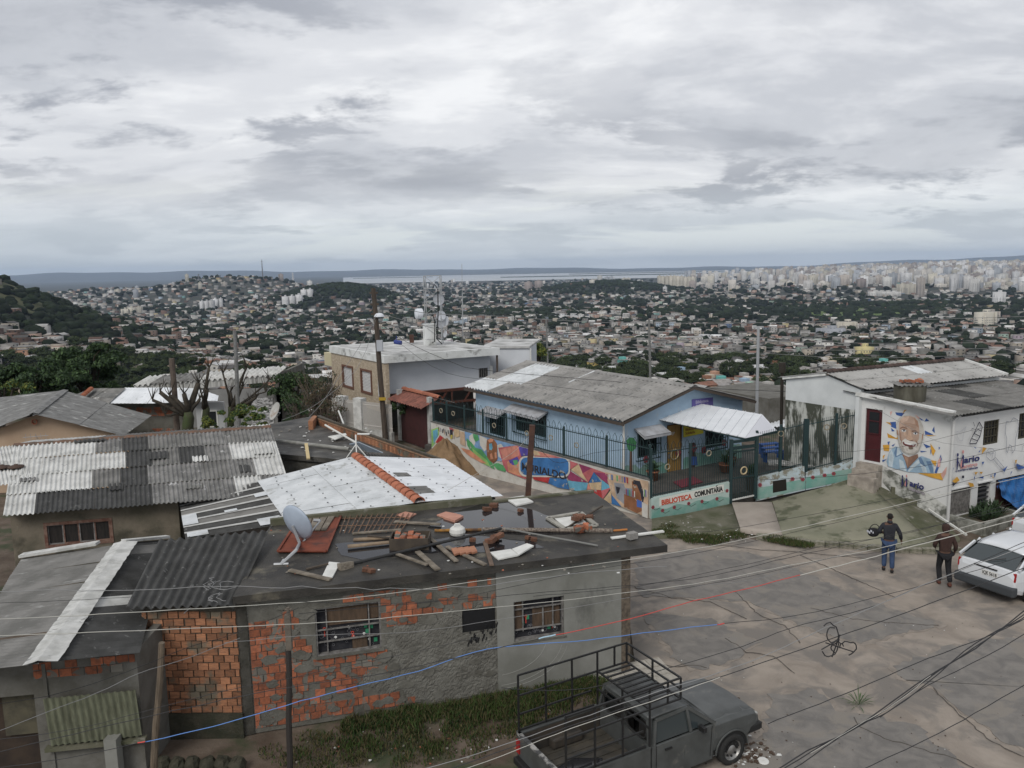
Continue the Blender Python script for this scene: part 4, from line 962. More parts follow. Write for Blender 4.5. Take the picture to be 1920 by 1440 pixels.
# centre building with white panels and tile ridge
cb=thing('white_panel_house','house roofed with white panels and grey striped sheets around an orange tile ridge','house',(-5,22,0))
R0=P(667,856,3.35); R1=P(787,943,3.15); L0=P(336,940,2.45); L1=P(348,1012,2.45)
q=[R1,R0,L0,L1]   # u: R1->R0 , v: down the left slope
wp=M('white_panel',(.60,.62,.63),(.47,.49,.50),scale=1.6,detail=10,rough=.6,c3=(.36,.37,.36),c3s=2.6,c3lo=.58,c3hi=.68)
us=[0,.17,.33,.5,.67,.83,1];
for k in range(6):
 for r,(v0,v1) in enumerate(((0,.26),(.25,.57))):
  mb=MB(); corr(mb,q,us[k],us[k+1],v0,v1,5,.006,tilt=.012,seg=4,nv=2,base=.02+.004*(k%2)-.008*r,jit=.004); mb.build('roof_panel',wp,cb)
lt=M('light_strip',(.48,.48,.46),(.36,.36,.35),scale=3)
for k in range(7):
 mb=MB(); corr(mb,q,k/7+.008,(k+1)/7-.022,.555,1,5,.010,tilt=.006,seg=4,nv=4,base=.0+.003*(k%2)); mb.build('roof_sheet',fc_dark if k not in (2,4) else fc_grey,cb)
 mb=MB(); corr(mb,q,(k+1)/7-.026,(k+1)/7+.006,.54,1,1,.006,tilt=.006,seg=4,nv=3,base=.02); mb.build('joint_strip',lt,cb)
for (u0,u1,v0,v1) in ((0.9,1,.93,1.0),(.3,.55,.93,1),(.02,.12,.90,.99),(.02,.16,.58,.68),(.62,.7,.57,.63),(.42,.47,.74,.8)):
 mb=MB(); corr(mb,q,u0,u1,v0,v1,2,.006,tilt=0,seg=4,nv=1,base=.035); mb.build('roof_patch',wp,cb)
E0=P(832,862,2.85); E1=P(942,932,2.85); q=[R0,R1,E1,E0]
wp2=M('white_panel_bright',(.72,.74,.76),(.60,.62,.64),scale=1.4,detail=10,rough=.55,c3=(.45,.46,.46),c3s=2.4,c3lo=.60,c3hi=.70)
for k in range(4):
 for r in range(2): mb=MB(); corr(mb,q,k/4,(k+1)/4,r/2,r/2+.51,5,.005,tilt=.01,seg=4,nv=2,base=.02+.004*((k+r)%2),jit=.003); mb.build('roof_panel',wp2,cb)
mb=MB(); corr(mb,q,.72,.86,.08,.3,3,.008,tilt=0,seg=4,nv=1,base=.04); mb.build('roof_patch',fc_grey,cb)
mb=MB(); corr(mb,q,.42,.50,.14,.3,3,.006,tilt=0,seg=4,nv=1,base=.04); mb.build('roof_patch',fc_grey,cb)
scm=M('rubber_screw',(.03,.03,.03)); sme=MB(); sme.lathe((0,0,0),UP,[(.0,.015),(.02,.012),(.024,0)],6); o=sme.build('screw',scm); sm=o.data; bpy.data.objects.remove(o)
for qd in ([R1,R0,L0,L1],[R0,R1,E1,E0]):
 for v in ((.06,.20,.34,.48) if qd[0] is R1 else (.12,.45,.8)):
  for k in range(11): link('screw',sm,cb,quadpt(qd,(k+.5)/11,v+.01*math.sin(k))+UP*.045)
tilem=M('orange_tile',(.42,.155,.09),(.30,.11,.065),scale=5,rnd=.12,bump=.004)
def half_tile(L,r,mat,seg=8):
 mb=MB(); n=1
 for s in (0,1):
  for j,(x,rr) in enumerate(((0,r),(L,r*.84))):
   for k in range(seg+1):
    t=math.pi*k/seg; R_=rr-.014*s; mb.v.append((x,math.cos(t)*R_,math.sin(t)*R_*.9))
 m_=2*(seg+1)
 for k in range(seg):
  mb.f+=[(k,k+1,seg+2+k,seg+1+k),(m_+k,m_+seg+1+k,m_+seg+2+k,m_+k+1),(k,m_+k,m_+k+1,k+1)]; mb.mi+=[0,0,0]
 o=mb.build('ridge_tile',mat,smooth=True); me=o.data; bpy.data.objects.remove(o); return me
rt_me=half_tile(.42,.155,tilem)
def tile_row(A,B,n,me,parent,name='ridge_tile',dz=.03,sc_=1):
 d=(B-A); L=d.length/n; d.normalize(); yaw=math.atan2(d.y,d.x); pit=-math.asin(d.z)
 for k in range(n):
  link(name,me,parent,A+d*(k*L)+UP*dz,(0,pit+random.uniform(-.02,.03),yaw+random.uniform(-.03,.03)),(L/.42*1.12,sc_,sc_))
tile_row(R1,R0,15,rt_me,cb,dz=.02)
mb=MB()
cw=Wall((L1.x+.2,L1.y+.25),(R1.x,R1.y+.1)); cw.panel(mb,0,cw.L,0,2.4,-.15,0)
mb.ext([Vector((L0.x+.2,L0.y,2.35)),Vector((L0.x+.35,L0.y,2.35)),Vector((L1.x+.35,L1.y+.3,2.35)),Vector((L1.x+.2,L1.y+.3,2.35))],(0,0,-2.35)); mb.build('wall',mort,cb)
mb=MB(); cw2=Wall((E0.x-.2,E0.y),(E1.x-.2,E1.y)); mb.ext([Vector((E0.x-.2,E0.y-.1,2.75)),Vector((E0.x-.35,E0.y-.1,2.75)),Vector((E1.x-.35,E1.y+.3,2.75)),Vector((E1.x-.2,E1.y+.3,2.75))],(0,0,-2.75)); mb.build('wall',plg,cb)
# library
blue=M('pale_blue_paint',(.40,.53,.66),(.33,.45,.57),scale=1.1,detail=9,c3=(.46,.52,.56),c3s=2.2,c3lo=.60,c3hi=.70,st3=(1,1,.3),rough=.8)
dgreen=M('dark_green_paint',(.016,.036,.038),rough=.5); dark=M('window_dark',(.02,.022,.025),rough=.25)
teal=M('teal_band',(.14,.31,.26),(.26,.37,.33),scale=2,rough=.85)
awnm=M('grey_awning',(.40,.41,.43),(.3,.3,.31),scale=3)
roofcap=M('library_fibre_cement',(.30,.29,.275),(.20,.195,.185),scale=1.2,detail=9,bump=.004,c3=(.15,.15,.145),c3s=3,c3lo=.58,c3hi=.68,st3=(1,1,1))
Cc=Vector((4.44,31.4,0)); tA=Vector((-.555,.832,0)).normalized(); tB=Vector((.832,.555,0)); LL=11.4; LW=7.05
lib=thing('library','pale blue single-storey library with grey corrugated gable roof behind the painted wall','library',(4.4,33,0))
wl=Wall(Cc,Cc+tA*LL); wg=Wall(Cc,Cc+tB*LW)
fz=.35
winA=rect4(wl,(947,776),(918,771),(918,813),(947,819)); winB=rect4(wl,(1024,779),(967,766),(967,808),(1024,819))
wall_grid(0,LL,[winA,winB],0,.15,zt=3.02,mats=blue,parent=lib,W_=wl,zb=-.2)
door=rect4(wg,(1250,797),(1278,793),(1278,897),(1250,901)); winC=rect4(wg,(1195,812),(1231,806),(1233,852),(1195,860)); winD=rect4(wg,(1322,806),(1357,801),(1358,835),(1322,842))
wall_grid(.151,LW-.15,[door,winC,winD],0,.15,zt=3.02,mats=blue,parent=lib,W_=wg,zb=-.2)
mb=MB(); mb.add([wg.at(0,3.02,0),wg.at(LW,3.02,0),wg.at(LW/2,3.88,0),wg.at(0,3.02,-.15),wg.at(LW,3.02,-.15),wg.at(LW/2,3.88,-.15)],[(0,1,2),(5,4,3),(0,3,4,1),(1,4,5,2),(2,5,3,0)]); mb.build('gable',blue,lib)
mb=MB(); mb.ext([Cc+tB*(LW-.15)+UP*3.02,Cc+tB*LW+UP*3.02,Cc+tB*LW+tA*LL+UP*3.02,Cc+tB*(LW-.15)+tA*LL+UP*3.02],(0,0,-3.2)); mb.build('back_wall',blue,lib)
mb=MB(); mb.ext([Cc+tA*(LL-.15)+tB*.15+UP*3.02,Cc+tA*LL+tB*.15+UP*3.02,Cc+tA*LL+tB*(LW-.15)+UP*3.02,Cc+tA*(LL-.15)+tB*(LW-.15)+UP*3.02],(0,0,-3.2)); mb.build('end_wall',blue,lib)
e=.45; g0=Cc-tA*e; g1=Cc+tA*(LL+e)
rdg0=g0+tB*LW/2+UP*4.02; rdg1=g1+tB*LW/2+UP*4.02; ev0=g0-tB*.42+UP*3.0; ev1=g1-tB*.42+UP*3.0; eb0=g0+tB*(LW+.42)+UP*3.0; eb1=g1+tB*(LW+.42)+UP*3.0
q=[rdg1,rdg0,ev0,ev1]; ww={(1,0):1,(2,0):1,(0,1):0,(1,1):1,(1,2):1,(2,1):1,(0,2):0,(3,0):0}
for k in range(11):
 for r in range(3):
  m_=wp if (k,r) in ((1,0),(1,1),(1,2),(2,0),(3,0),(0,2),(2,1)) and not (k,r)==(3,0) else roofcap
  mb=MB(); corr(mb,q,k/11,(k+1)/11,max(0,r/3-.015),(r+1)/3,4,.045,tilt=.02,seg=6,nv=1,jit=.004,base=.003*((k+r)%2)); mb.build('roof_sheet',m_,lib)
mb=MB(); corr(mb,q,.475,.485,.02,.42,1,.02,tilt=0,nv=1,base=.05); mb.build('roof_patch',wp,lib)
for k in range(11): mb=MB(); corr(mb,[rdg0,rdg1,eb1,eb0],k/11,(k+1)/11,0,1,6,.025,tilt=0,nv=1); mb.build('roof_sheet',roofcap,lib)
for k in range(10):
 a=lerp(rdg0,rdg1,k/10); b=lerp(rdg0,rdg1,(k+1)/10); mb=MB(); s=tB*.22; mb.add([a-s+UP*-.03,a+UP*.06,a+s+UP*-.03,b-s+UP*-.03,b+UP*.06,b+s+UP*-.03],[(0,1,4,3),(1,2,5,4)]); mb.build('ridge_cap',roofcap,lib)
mb=MB(); mb.bar(ev0-UP*.13,ev1-UP*.13,.05,.12); mb.build('fascia',M('dark_timber',(.07,.055,.045)),lib)
mb=MB(); mb.bar(ev0-UP*.10+tA*.05,rdg0-UP*.10+tA*.05,.05,.12); mb.build('fascia',M('dark_timber',(.07,.055,.045)),lib)
mb=MB(); mb.bar(rdg0-UP*.10+tA*.05,eb0-UP*.10+tA*.05,.05,.12); mb.build('fascia',M('dark_timber',(.07,.055,.045)),lib)
whp=M('white_pipe',(.60,.60,.57),rough=.6)
mb=MB(); c=Cc-tA*.06-tB*.06; mb.tube([c+UP*2.92,c+UP*2.5,c+UP*.2],.05,8); mb.tube([c+UP*2.9+Vector((0,-.02,0)),c+UP*3.0+tA*.3-tB*.2],.05,8); mb.build('drain_pipe',whp,lib)
def lib_window(W_,h,nm=0,aw=True,awx=.25,bars=9):
 u0,u1,z0,z1=h; f=MB(); t=.045
 for a,b,c,d in ((u0,u1,z0,z0+t),(u0,u1,z1-t,z1),(u0,u0+t,z0+t,z1-t),(u1-t,u1,z0+t,z1-t),((u0+u1)/2-.02,(u0+u1)/2+.02,z0+t,z1-t)): W_.panel(f,a,b,c,d,-.1,-.03)
 w=f.build('window',dgreen,lib); mb=MB(); W_.panel(mb,u0+.02,u1-.02,z0+.02,z1-.02,-.14,-.12); mb.build('pane',dark,w)
 a,b=u0-.08,u1+.08; c,d=z0-.08,z1+.06; off=.14
 mb=MB();
 for (p,r_) in (((a,c),(b,c)),((a,d),(b,d)),((a,c),(a,d)),((b,c),(b,d)),((a,(c+d)/2),(b,(c+d)/2))): mb.bar(W_.at(*p,off),W_.at(*r_,off),.035)
 for p in ((a,c),(b,c),(a,d),(b,d)): mb.bar(W_.at(*p,off),W_.at(*p,0),.025)
 cage=mb.build('bar_cage',dgreen,w)
 for k in range(bars):
  u=a+(b-a)*(k+1)/(bars+1); o=MB(); o.bar(W_.at(u,c,off),W_.at(u,d,off),.016); o.build('bar',dgreen,w)
 if aw:
  A0=W_.at(u0-.18,z1+.22,.02); A1=W_.at(u1+.18,z1+.22,.02); B1=W_.at(u1+.18,z1-.02,.62); B0=W_.at(u0-.18,z1-.02,.62)
  mb=MB(); mb.ext([A0,A1,B1,B0],(0,0,-.03)); mb.ext([B0,B1,B1-UP*.12,B0-UP*.12],W_.n*-.02)
  for (p,r_) in ((A0,B0),(A1,B1)): mb.add([p,r_,r_-UP*.12,p-UP*.05,p+W_.t*.01,r_+W_.t*.01,r_-UP*.12+W_.t*.01,p-UP*.05+W_.t*.01],[(0,1,2,3),(7,6,5,4)])
  mb.build('awning',awnm,lib)
lib_window(wl,winA); lib_window(wl,winB,bars=16); lib_window(wg,winC); lib_window(wg,winD,aw=False)
mb=MB(); u0,u1,z0,z1=door; wg.panel(mb,u0+.04,u1-.04,z0,z1-.04,-.10,-.04);
ochre=M('ochre_door',(.36,.22,.06),(.28,.16,.045),scale=3,stretch=(4,4,.6),rough=.6); dd=mb.build('door',ochre,lib)
for a,b in ((.12,.45),(.55,.9)):
 for c,d in ((.06,.42),(.48,.72)): mb=MB(); wg.panel(mb,u0+.06+(u1-u0-.12)*a,u0+.06+(u1-u0-.12)*b,z0+(z1-z0)*c,z0+(z1-z0)*d,-.04,-.025); mb.build('door_panel',ochre,dd)
mb=MB(); wg.panel(mb,u0+.06+(u1-u0)*.12,u0+(u1-u0)*.14,z0+.95,z0+1.15,-.04,.02); mb.build('handle',steel,dd)
mb=MB()
for a,b,c,d in ((u0,u0+.04,z0,z1),(u1-.04,u1,z0,z1),(u0+.04,u1-.04,z1-.04,z1)): wg.panel(mb,a,b,c,d,-.13,.01)
mb.build('door_frame',M('door_frame_brown',(.10,.06,.035)),lib)
mb=MB(); ring(mb,wg,(u0+u1)/2,z0+1.1,.22,.03,.03,16); mb.build('wreath',M('straw_ring',(.45,.36,.22)),lib)
mb=MB();
wtext('EJP',.16,wg.at((u0+u1)/2-.16,z1-.45,-.02),tB,wg.n,wwm,lib)
def sign(W_,tl,tr,br,bl,mat,texts,name,parent,off=.03,d=.03):
 mb=MB(); q=[W_.sz(*p) for p in (bl,br,tr,tl)]; pts=[W_.at(u,z,off) for u,z in q]; mb.ext(pts,-W_.n*d); o=mb.build(name,mat,parent); return q
def wt(W_,body,size,x,y,mat,parent,off=.035,bold=.0,sx=1.,name='lettering',dirx=None):
 q=W_.sz(x,y); p=W_.at(q[0],q[1],off); X=W_.t if W_.n.cross(W_.t).z>0 or True else W_.t
 X=W_.t.copy();
 if PR(p+X)[0]<PR(p)[0]: X=-X
 return wtext(body,size,p,X,W_.n,mat,parent,name=name,bold=bold,sx=sx)
sign(wg,(1281,797),(1318,789),(1318,812),(1281,820),M('yellow_sign',(.62,.55,.06)),'','yellow_sign',lib)
wt(wg,'Biblioteca',.17,1284,808,M('sign_red',(.30,.12,.05)),lib,.035,.003); wt(wg,'Solidaria',.17,1284,815,M('sign_red',(.3,.12,.05)),lib,.035,.003)
sign(wg,(1297,749),(1336,745),(1336,768),(1297,771),M('purple_sign',(.13,.11,.33)),'','purple_sign',lib)
wt(wg,'Biblioteca',.20,1303,757,M('sign_pale',(.45,.42,.6)),lib,.035,.004); wt(wg,'Comunitaria',.16,1303,764,M('sign_pale',(.45,.42,.6)),lib,.035,.003)
def wdecal(W_,mb,pts,off): # polygon given where it is seen on wall W_
 v=[W_.sz(*p) for p in pts]; return mb.ext([W_.at(u,z,off) for u,z in v],-W_.n*.002)
mb=MB(); uu=np.linspace(.0,LW,60); zt=[.95+.10*math.sin(u*5)+.06*math.sin(u*13) for u in uu]
for i in range(59):
 if door[0]-.05<uu[i]<door[1]: continue
 mb.add([wg.at(uu[i],fz-.3,.004),wg.at(uu[i+1],fz-.3,.004),wg.at(uu[i+1],zt[i+1],.004),wg.at(uu[i],zt[i],.004)],[(0,1,2,3)])
mb.build('painted_grass',teal,lib)['kind']='stuff'
flm=M('flower_red',(.26,.05,.06)); flc=M('flower_core',(.1,.04,.06)); stm=M('stem_black',(.03,.05,.04)); brm=M('paint_brown',(.16,.08,.05)); grm=M('paint_green',(.07,.25,.10)); skinp=M('paint_dark_skin',(.07,.04,.03)); blp=M('paint_blue',(.06,.13,.40))
def flowers(W_,spots,parent,off=.008,r=.10):
 for u,z in spots:
  mb=MB()
  for k in range(6):
   t=k*1.047; mb.tube([W_.at(u+.7*r*math.cos(t),z+.7*r*math.sin(t),off),W_.at(u+.7*r*math.cos(t),z+.7*r*math.sin(t),off+.003)],r*.45,6)
  f=mb.build('painted_flower',flm,parent); mb=MB(); mb.tube([W_.at(u,z,off),W_.at(u,z,off+.006)],r*.35,8); mb.build('flower_centre',flc,f)
flowers(wg,[(1.2,1.15),(3.05,1.15),(4.0,1.2),(4.6,1.05),(5.9,1.2)],lib,r=.15)
mb=MB(); wdecal(wg,mb,[(1181,846),(1185,846),(1186,893),(1180,893)],.008); mb.build('painted_trunk',brm,lib)
mb=MB(); wdecal(wg,mb,[(1174,826),(1180,820),(1188,821),(1193,829),(1191,841),(1184,847),(1177,843)],.012); mb.build('painted_crown',grm,lib)
mb=MB(); wdecal(wg,mb,[(1296,832),(1301,829),(1305,834),(1303,843),(1305,858),(1303,880),(1296,880),(1295,858),(1290,848),(1296,842)],.008); mb.build('painted_child',skinp,lib)
mb=MB(); wdecal(wg,mb,[(1296,856),(1306,856),(1308,872),(1296,872)],.012); mb.build('painted_child_clothes',blp,lib)
mb=MB(); MA=P(1218,972,.0); MBp=P(808,862,.3);
lowA=P(1219,973,.02); lowB=P(1370,944,.16); gB=P(1416,934,.2); w2e=P(1611,890,1.0)
mb.slab([Vector((4.7,28.1,.42)),Vector((8.2,29.35,.42)),Vector((9.3,29.8,.42)),Vector((12.9,29.2,.75)),Vector((11.2,32.2,.6)),Vector((13.5,37,.3)),Vector((-2,45,.3)),Vector((-4.4,38.9,.42))],.5)
setp(mb.build('library_yard',M('yard_concrete',(.10,.09,.08),(.06,.055,.05),scale=1.2,bump=.01)),'dark concrete yard around the library',kind='structure')
mat_=MB(); a=P(1266,900,.44); mat_.slab([P(1262,903,.46),P(1300,893,.46),P(1318,903,.46),P(1278,914,.46)],.025); top(mat_,'door_mat',M('red_mat',(.16,.03,.045)),'dark red mat lying in front of the ochre library door','mat')
def leaf_cluster(mb,c,n,L,w,seed,up=.6,spread=1.):
 R=random.Random(seed)
 for k in range(n):
  a=R.uniform(0,6.283); e_=R.uniform(.2,1.3); d=Vector((math.cos(a)*math.cos(e_)*spread,math.sin(a)*math.cos(e_)*spread,math.sin(e_)+up*.2)).normalized(); s=d.cross(UP).normalized()*w*R.uniform(.6,1.1); l=L*R.uniform(.5,1.1); b=Vector(c)+d*R.uniform(0,l*.2)
  m_=b+d*l*.55; t=b+d*l-UP*l*R.uniform(.05,.35); o=len(mb.v); mb.v+=[tuple(b-s*.3),tuple(b+s*.3),tuple(m_+s),tuple(m_-s),tuple(t)]
  mb.f+=[(o,o+1,o+2,o+3),(o+3,o+2,o+4)]; mb.mi+=[mb.cur]*2
lfm=M('leaf_green',(.035,.075,.025),(.06,.10,.03),scale=8,rough=.7); lfd=M('leaf_dark',(.02,.04,.018),(.035,.06,.025),scale=8,rough=.8); lfy=M('leaf_yellow',(.16,.17,.03),(.10,.12,.03),scale=6)
def pot(x,y,z,lab,r=.22,mat=tilem,L=.45,n=60,seed=1,h=.35):
 p=P(x,y,z); t=thing('potted_plant',lab,'potted plant',p); mb=MB(); mb.lathe(p,UP,[(0,0),(r*.75,0),(r,h),(r*1.08,h),(r*1.08,h-.05)],14); mb.build('pot',mat,t,smooth=True)
 mb=MB(); leaf_cluster(mb,p+UP*h,n,L,.03,seed); mb.build('leaves',lfm,t)
terra=M('terracotta',(.32,.13,.07),(.25,.10,.05),scale=5)
pot(1360,884,.44,'spiky green plant in an orange pot under the right library window',.27,terra,.55,80,1)
pot(1371,872,.44,'second spiky plant in a clay pot by the right library window',.22,terra,.5,60,7)
pot(1224,900,.44,'bushy plant in a terracotta pot beside the corner of the fence',.25,terra,.5,120,2,.4)
pot(1408,924,.3,'tall leafy plant in a square stone planter just inside the gate',.22,M('stone_planter',(.20,.17,.14)),.45,140,3,.75)
can=thing('entrance_canopy','long white ribbed metal canopy with gabled end leading from the library door to the gate','canopy',(8.5,31,0))
N1=P(1397,821,2.62); N2=P(1457,808,2.62); NP=P(1429,777,3.05); Fd=wg.px(1232,786,.02); FP=wg.px(1260,748,.02)
f1=Vector((Fd.x,Fd.y,2.72)); dirc=(Vector((f1.x,f1.y,0))-Vector((N1.x,N1.y,0)));
fP=Vector((NP.x,NP.y,0))+dirc; fP.z=3.15; f2=Vector((N2.x,N2.y,0))+dirc; f2.z=2.72
f1=FP.copy(); q1=[P(1261,748,3.15),NP,N1,P(1232,786,2.72)]
canm=M('white_ribbed_metal',(.66,.68,.70),(.60,.62,.64),scale=2,rough=.45)
def ribbed(mb,q,n,rib=.03):
 nn=((q[1]-q[0]).cross(q[3]-q[0])).normalized(); nn=nn if nn.z>0 else -nn; o=len(mb.v); us=[]
 for k in range(n): us+= [(k/n,0),((k+.08)/n,0),((k+.1)/n,rib),((k+.16)/n,rib),((k+.18)/n,0)]
 us.append((1,0))
 for v in (0,1):
  for u,h in us: mb.v.append(tuple(quadpt(q,u,v)+nn*h))
 m_=len(us)
 for k in range(m_-1): mb.f.append((o+k,o+k+1,o+m_+k+1,o+m_+k)); mb.mi.append(0)
 o=len(mb.v)
 for v in (0,1):
  for u,h in us: mb.v.append(tuple(quadpt(q,u,v)+nn*(h-.02)))
 for k in range(m_-1): mb.f.append((o+k,o+m_+k,o+m_+k+1,o+k+1)); mb.mi.append(0)
mb=MB(); ribbed(mb,q1,11); mb.build('roof_panel',canm,can)
back=P(1261,748,3.15)+(N2-NP); q2_=[back,N2,NP,P(1261,748,3.15)]
mb=MB(); ribbed(mb,[NP,P(1261,748,3.15),back,N2],11); mb.build('roof_panel',canm,can)
mb=MB(); mb.ext([N1-UP*.01,N2-UP*.01,NP-UP*.01],(N2-N1).cross(UP).normalized()*.02); mb.build('gable_end',M('white_gable',(.55,.56,.60),rough=.5),can)
mb=MB(); mb.bar(N1-UP*.05,N2-UP*.05,.05); mb.bar(N1-UP*.05,P(1232,786,2.67),.05); mb.build('edge_beam',dgreen,can)
for x,y,b in ((1369,944,.15),(1416,934,.2)):
 p=P(x,y,b); mb=MB(); mb.bar(p,Vector((p.x,p.y,2.6)),.12); mb.build('post',dgreen,can)
p=P(1369,944,.15); p2=P(1416,934,.2); mb=MB(); mb.bar(Vector((p.x,p.y,2.25)),Vector((p2.x,p2.y,2.25)),.1); mb.bar(Vector((p.x,p.y,2.5)),Vector((p2.x,p2.y,2.5)),.1); mb.build('lintel',dgreen,can)
gate=thing('entrance_gate','dark green barred gate with white lower rail under the canopy','gate',p)
for k in range(13):
 a=lerp(p,p2,(k+1)/14); mb=MB(); mb.bar(a+UP*.12,Vector((a.x,a.y,2.1)),.022); mb.build('bar',dgreen,gate)
for h in (.12,1.1,2.1): mb=MB(); mb.bar(lerp(p,p2,.06)+UP*(h if h<.2 else h-p.z),lerp(p,p2,.94)+UP*(h if h<.2 else h-p2.z),.05); mb.build('rail',whp if h<.2 else dgreen,gate)
c=lerp(p,p2,.5); mb=MB(); gw=Wall(p,p2); ring(mb,gw,gw.L*.5,1.35,.14,.02,.03,14); mb.build('wreath',M('straw_ring',(.45,.36,.22)),gate)
# painted boundary walls
whb=M('mural_white',(.55,.54,.50),(.48,.46,.42),scale=3,c3=(.35,.33,.28),c3s=3,c3lo=.64,c3hi=.7)
mwl=Wall((MA.x,MA.y),(P(808,862,.3).x,P(808,862,.3).y+.55))
muw=thing('mural_wall','sloping boundary wall covered with a colourful mural of books, hills and triangles','wall',(MA.x,MA.y,0))
mz0=1.38; za=mwl.sz(1218,901)[1]; zb=mwl.sz(812,792)[1];
mb=MB(); mb.ext([mwl.at(0,0,0),mwl.at(mwl.L,0,0),mwl.at(mwl.L,zb,0),mwl.at(0,za,0)],-mwl.n*.18); mb.build('wall',whb,muw)
mb=MB(); mb.bar(mwl.at(0,za+.025,-.09),mwl.at(mwl.L,zb+.025,-.09),.22,.05); mb.build('coping',M('coping_dark',(.09,.09,.085),(.14,.14,.13),scale=4),muw)
def Z7(L): return [(780+x/4.174,760+y/4.174) for x,y in L]
PM={}
def pm(c,nm): return M('mural_'+nm,c,tuple(q*.68 for q in c),scale=2.5,detail=10,c3=(.33,.31,.27),c3s=3.5,c3lo=.62,c3hi=.68,geo=True)
ncol=[0]
def topz(u): return za+(zb-za)*u/mwl.L
def mdec(L,mat,zoff=None,name='painted_patch'):
 ncol[0]+=1; off=.003+.0012*ncol[0] if zoff is None else zoff
 v=[mwl.sz(*p) for p in Z7(L)]; v=[(max(.0,min(mwl.L,u)),max(.02,min(z,topz(u)-.01))) for u,z in v]
 mb=MB(); mb.ext([mwl.at(u,z,off) for u,z in v],-mwl.n*.001); mb.build(name,mat,muw)
sky_=pm((.20,.34,.55),'sky'); gr1=pm((.10,.35,.14),'green'); gr2=pm((.28,.50,.16),'light_green'); crm=pm((.60,.45,.28),'cream'); pnk=pm((.62,.26,.20),'pink'); red=pm((.45,.05,.05),'red'); mar=pm((.28,.05,.12),'maroon'); pur=pm((.10,.08,.36),'purple'); blu=pm((.05,.17,.40),'blue'); lbl=pm((.14,.38,.52),'light_blue'); brn=pm((.27,.12,.06),'brown'); tan_=pm((.55,.40,.28),'tan'); blk2=pm((.03,.03,.04),'black'); gry2=pm((.28,.29,.32),'grey'); salm=pm((.62,.28,.17),'salmon'); rose=pm((.50,.14,.15),'rose')
wht=pm((.62,.62,.60),'white')
mdec([(120,190),(180,170),(180,260),(120,330)],gr2); mdec([(132,200),(170,185),(172,250),(140,300)],lbl); mdec([(148,285),(186,222),(240,262),(196,345)],wht); mdec([(155,288),(188,232),(232,264),(196,332)],red); mdec([(185,300),(225,280),(238,300),(215,345),(190,345)],pnk)
for k in range(14):
 x=175+9*k+4*math.sin(k*5); y=175+k*4+10*math.sin(k*3); mdec([(x,y),(x+5,y-8),(x+8,y+22),(x+2,y+26)],(blk2,tan_,gry2,blk2)[k%4])
mdec([(262,165),(290,160),(300,190),(285,215),(270,205)],rose); mdec([(268,190),(292,188),(285,230),(272,240)],blk2); mdec([(275,230),(290,232),(288,260),(272,262)],pm((.6,.5,.1),'yellow'))
mdec([(300,180),(340,190),(345,240),(320,250),(300,235)],crm); mdec([(345,200),(385,210),(390,320),(350,300)],tan_)
mdec([(385,200),(470,195),(640,245),(800,300),(800,420),(700,440),(560,420),(450,330),(390,270)],sky_)
mdec([(420,240),(445,215),(470,250),(468,300),(450,330),(425,300)],wht); mdec([(500,230),(560,260),(570,330),(540,360),(505,310)],wht); mdec([(640,310),(670,300),(700,340),(680,420),(650,400)],wht)
mdec([(400,255),(440,290),(470,330),(520,345),(560,400),(600,450),(620,500),(560,470),(500,430),(440,370),(405,310)],gr1)
mdec([(440,330),(500,380),(560,430),(590,480),(540,460),(470,400)],gr2); mdec([(450,215),(490,222),(500,270),(470,285),(455,255)],gr1)
mdec([(355,330),(430,350),(560,455),(520,450),(430,400),(380,360)],salm)
mdec([(600,455),(650,450),(710,480),(705,520),(640,500)],gr1)
mdec([(560,270),(585,245),(615,262),(640,300),(642,380),(645,420),(610,450),(580,430),(562,400),(556,330)],brn); mdec([(565,272),(588,248),(612,265),(605,285),(580,290)],salm); mdec([(578,300),(600,296),(606,330),(598,350),(580,345)],lbl); mdec([(585,380),(600,372),(610,420),(590,420)],salm); mdec([(620,370),(634,365),(640,410),(625,415)],salm)
mdec([(650,330),(790,290),(820,300),(830,400),(880,420),(900,560),(860,575),(720,520),(690,470)],rose)
mdec([(665,345),(790,302),(812,330),(815,390),(740,420),(690,430)],pnk); mdec([(720,440),(780,410),(850,450),(872,560),(800,545),(730,520)],salm); mdec([(733,430),(800,400),(815,430),(790,470),(745,460)],pur); mdec([(765,430),(800,425),(805,455),(780,470)],gr1); mdec([(736,455),(752,452),(770,500),(750,505)],pnk)
mdec([(808,318),(860,322),(930,350),(935,385),(830,395)],pur); mdec([(935,350),(1000,360),(1100,390),(1200,430),(1220,520),(1100,560),(935,400)],rose)
T=[([(925,350),(960,352),(985,392),(930,390)],crm),([(960,352),(1060,378),(1090,400),(990,398)],pnk),([(1200,428),(1280,455),(1215,500)],rose),([(1280,458),(1222,500),(1356,602)],crm),([(1282,455),(1385,488),(1312,530)],mar),([(1385,488),(1500,530),(1400,520),(1356,602),(1312,530)],rose),([(1400,520),(1460,595),(1362,605)],blu),([(1400,520),(1500,530),(1530,625),(1465,580)],mar),([(1462,582),(1530,630),(1535,640),(1460,665)],lbl),([(1362,605),(1460,597),(1458,660),(1380,655)],crm),([(1192,570),(1215,510),(1356,602),(1230,590)],mar),([(1195,586),(1356,604),(1340,668),(1290,672),(1215,655)],lbl),([(1356,604),(1380,655),(1440,690),(1345,672)],pnk),([(1380,656),(1458,662),(1470,745),(1385,688)],red),([(1460,664),(1535,640),(1470,735)],rose),([(1535,662),(1540,765),(1470,742)],crm),([(1540,670),(1620,790),(1542,768)],blu),([(1050,565),(1190,572),(1210,655),(1120,640),(1045,605)],blu),([(925,545),(1060,555),(1045,605),(930,578)],red)]
for L,m_ in T: mdec(L,m_)
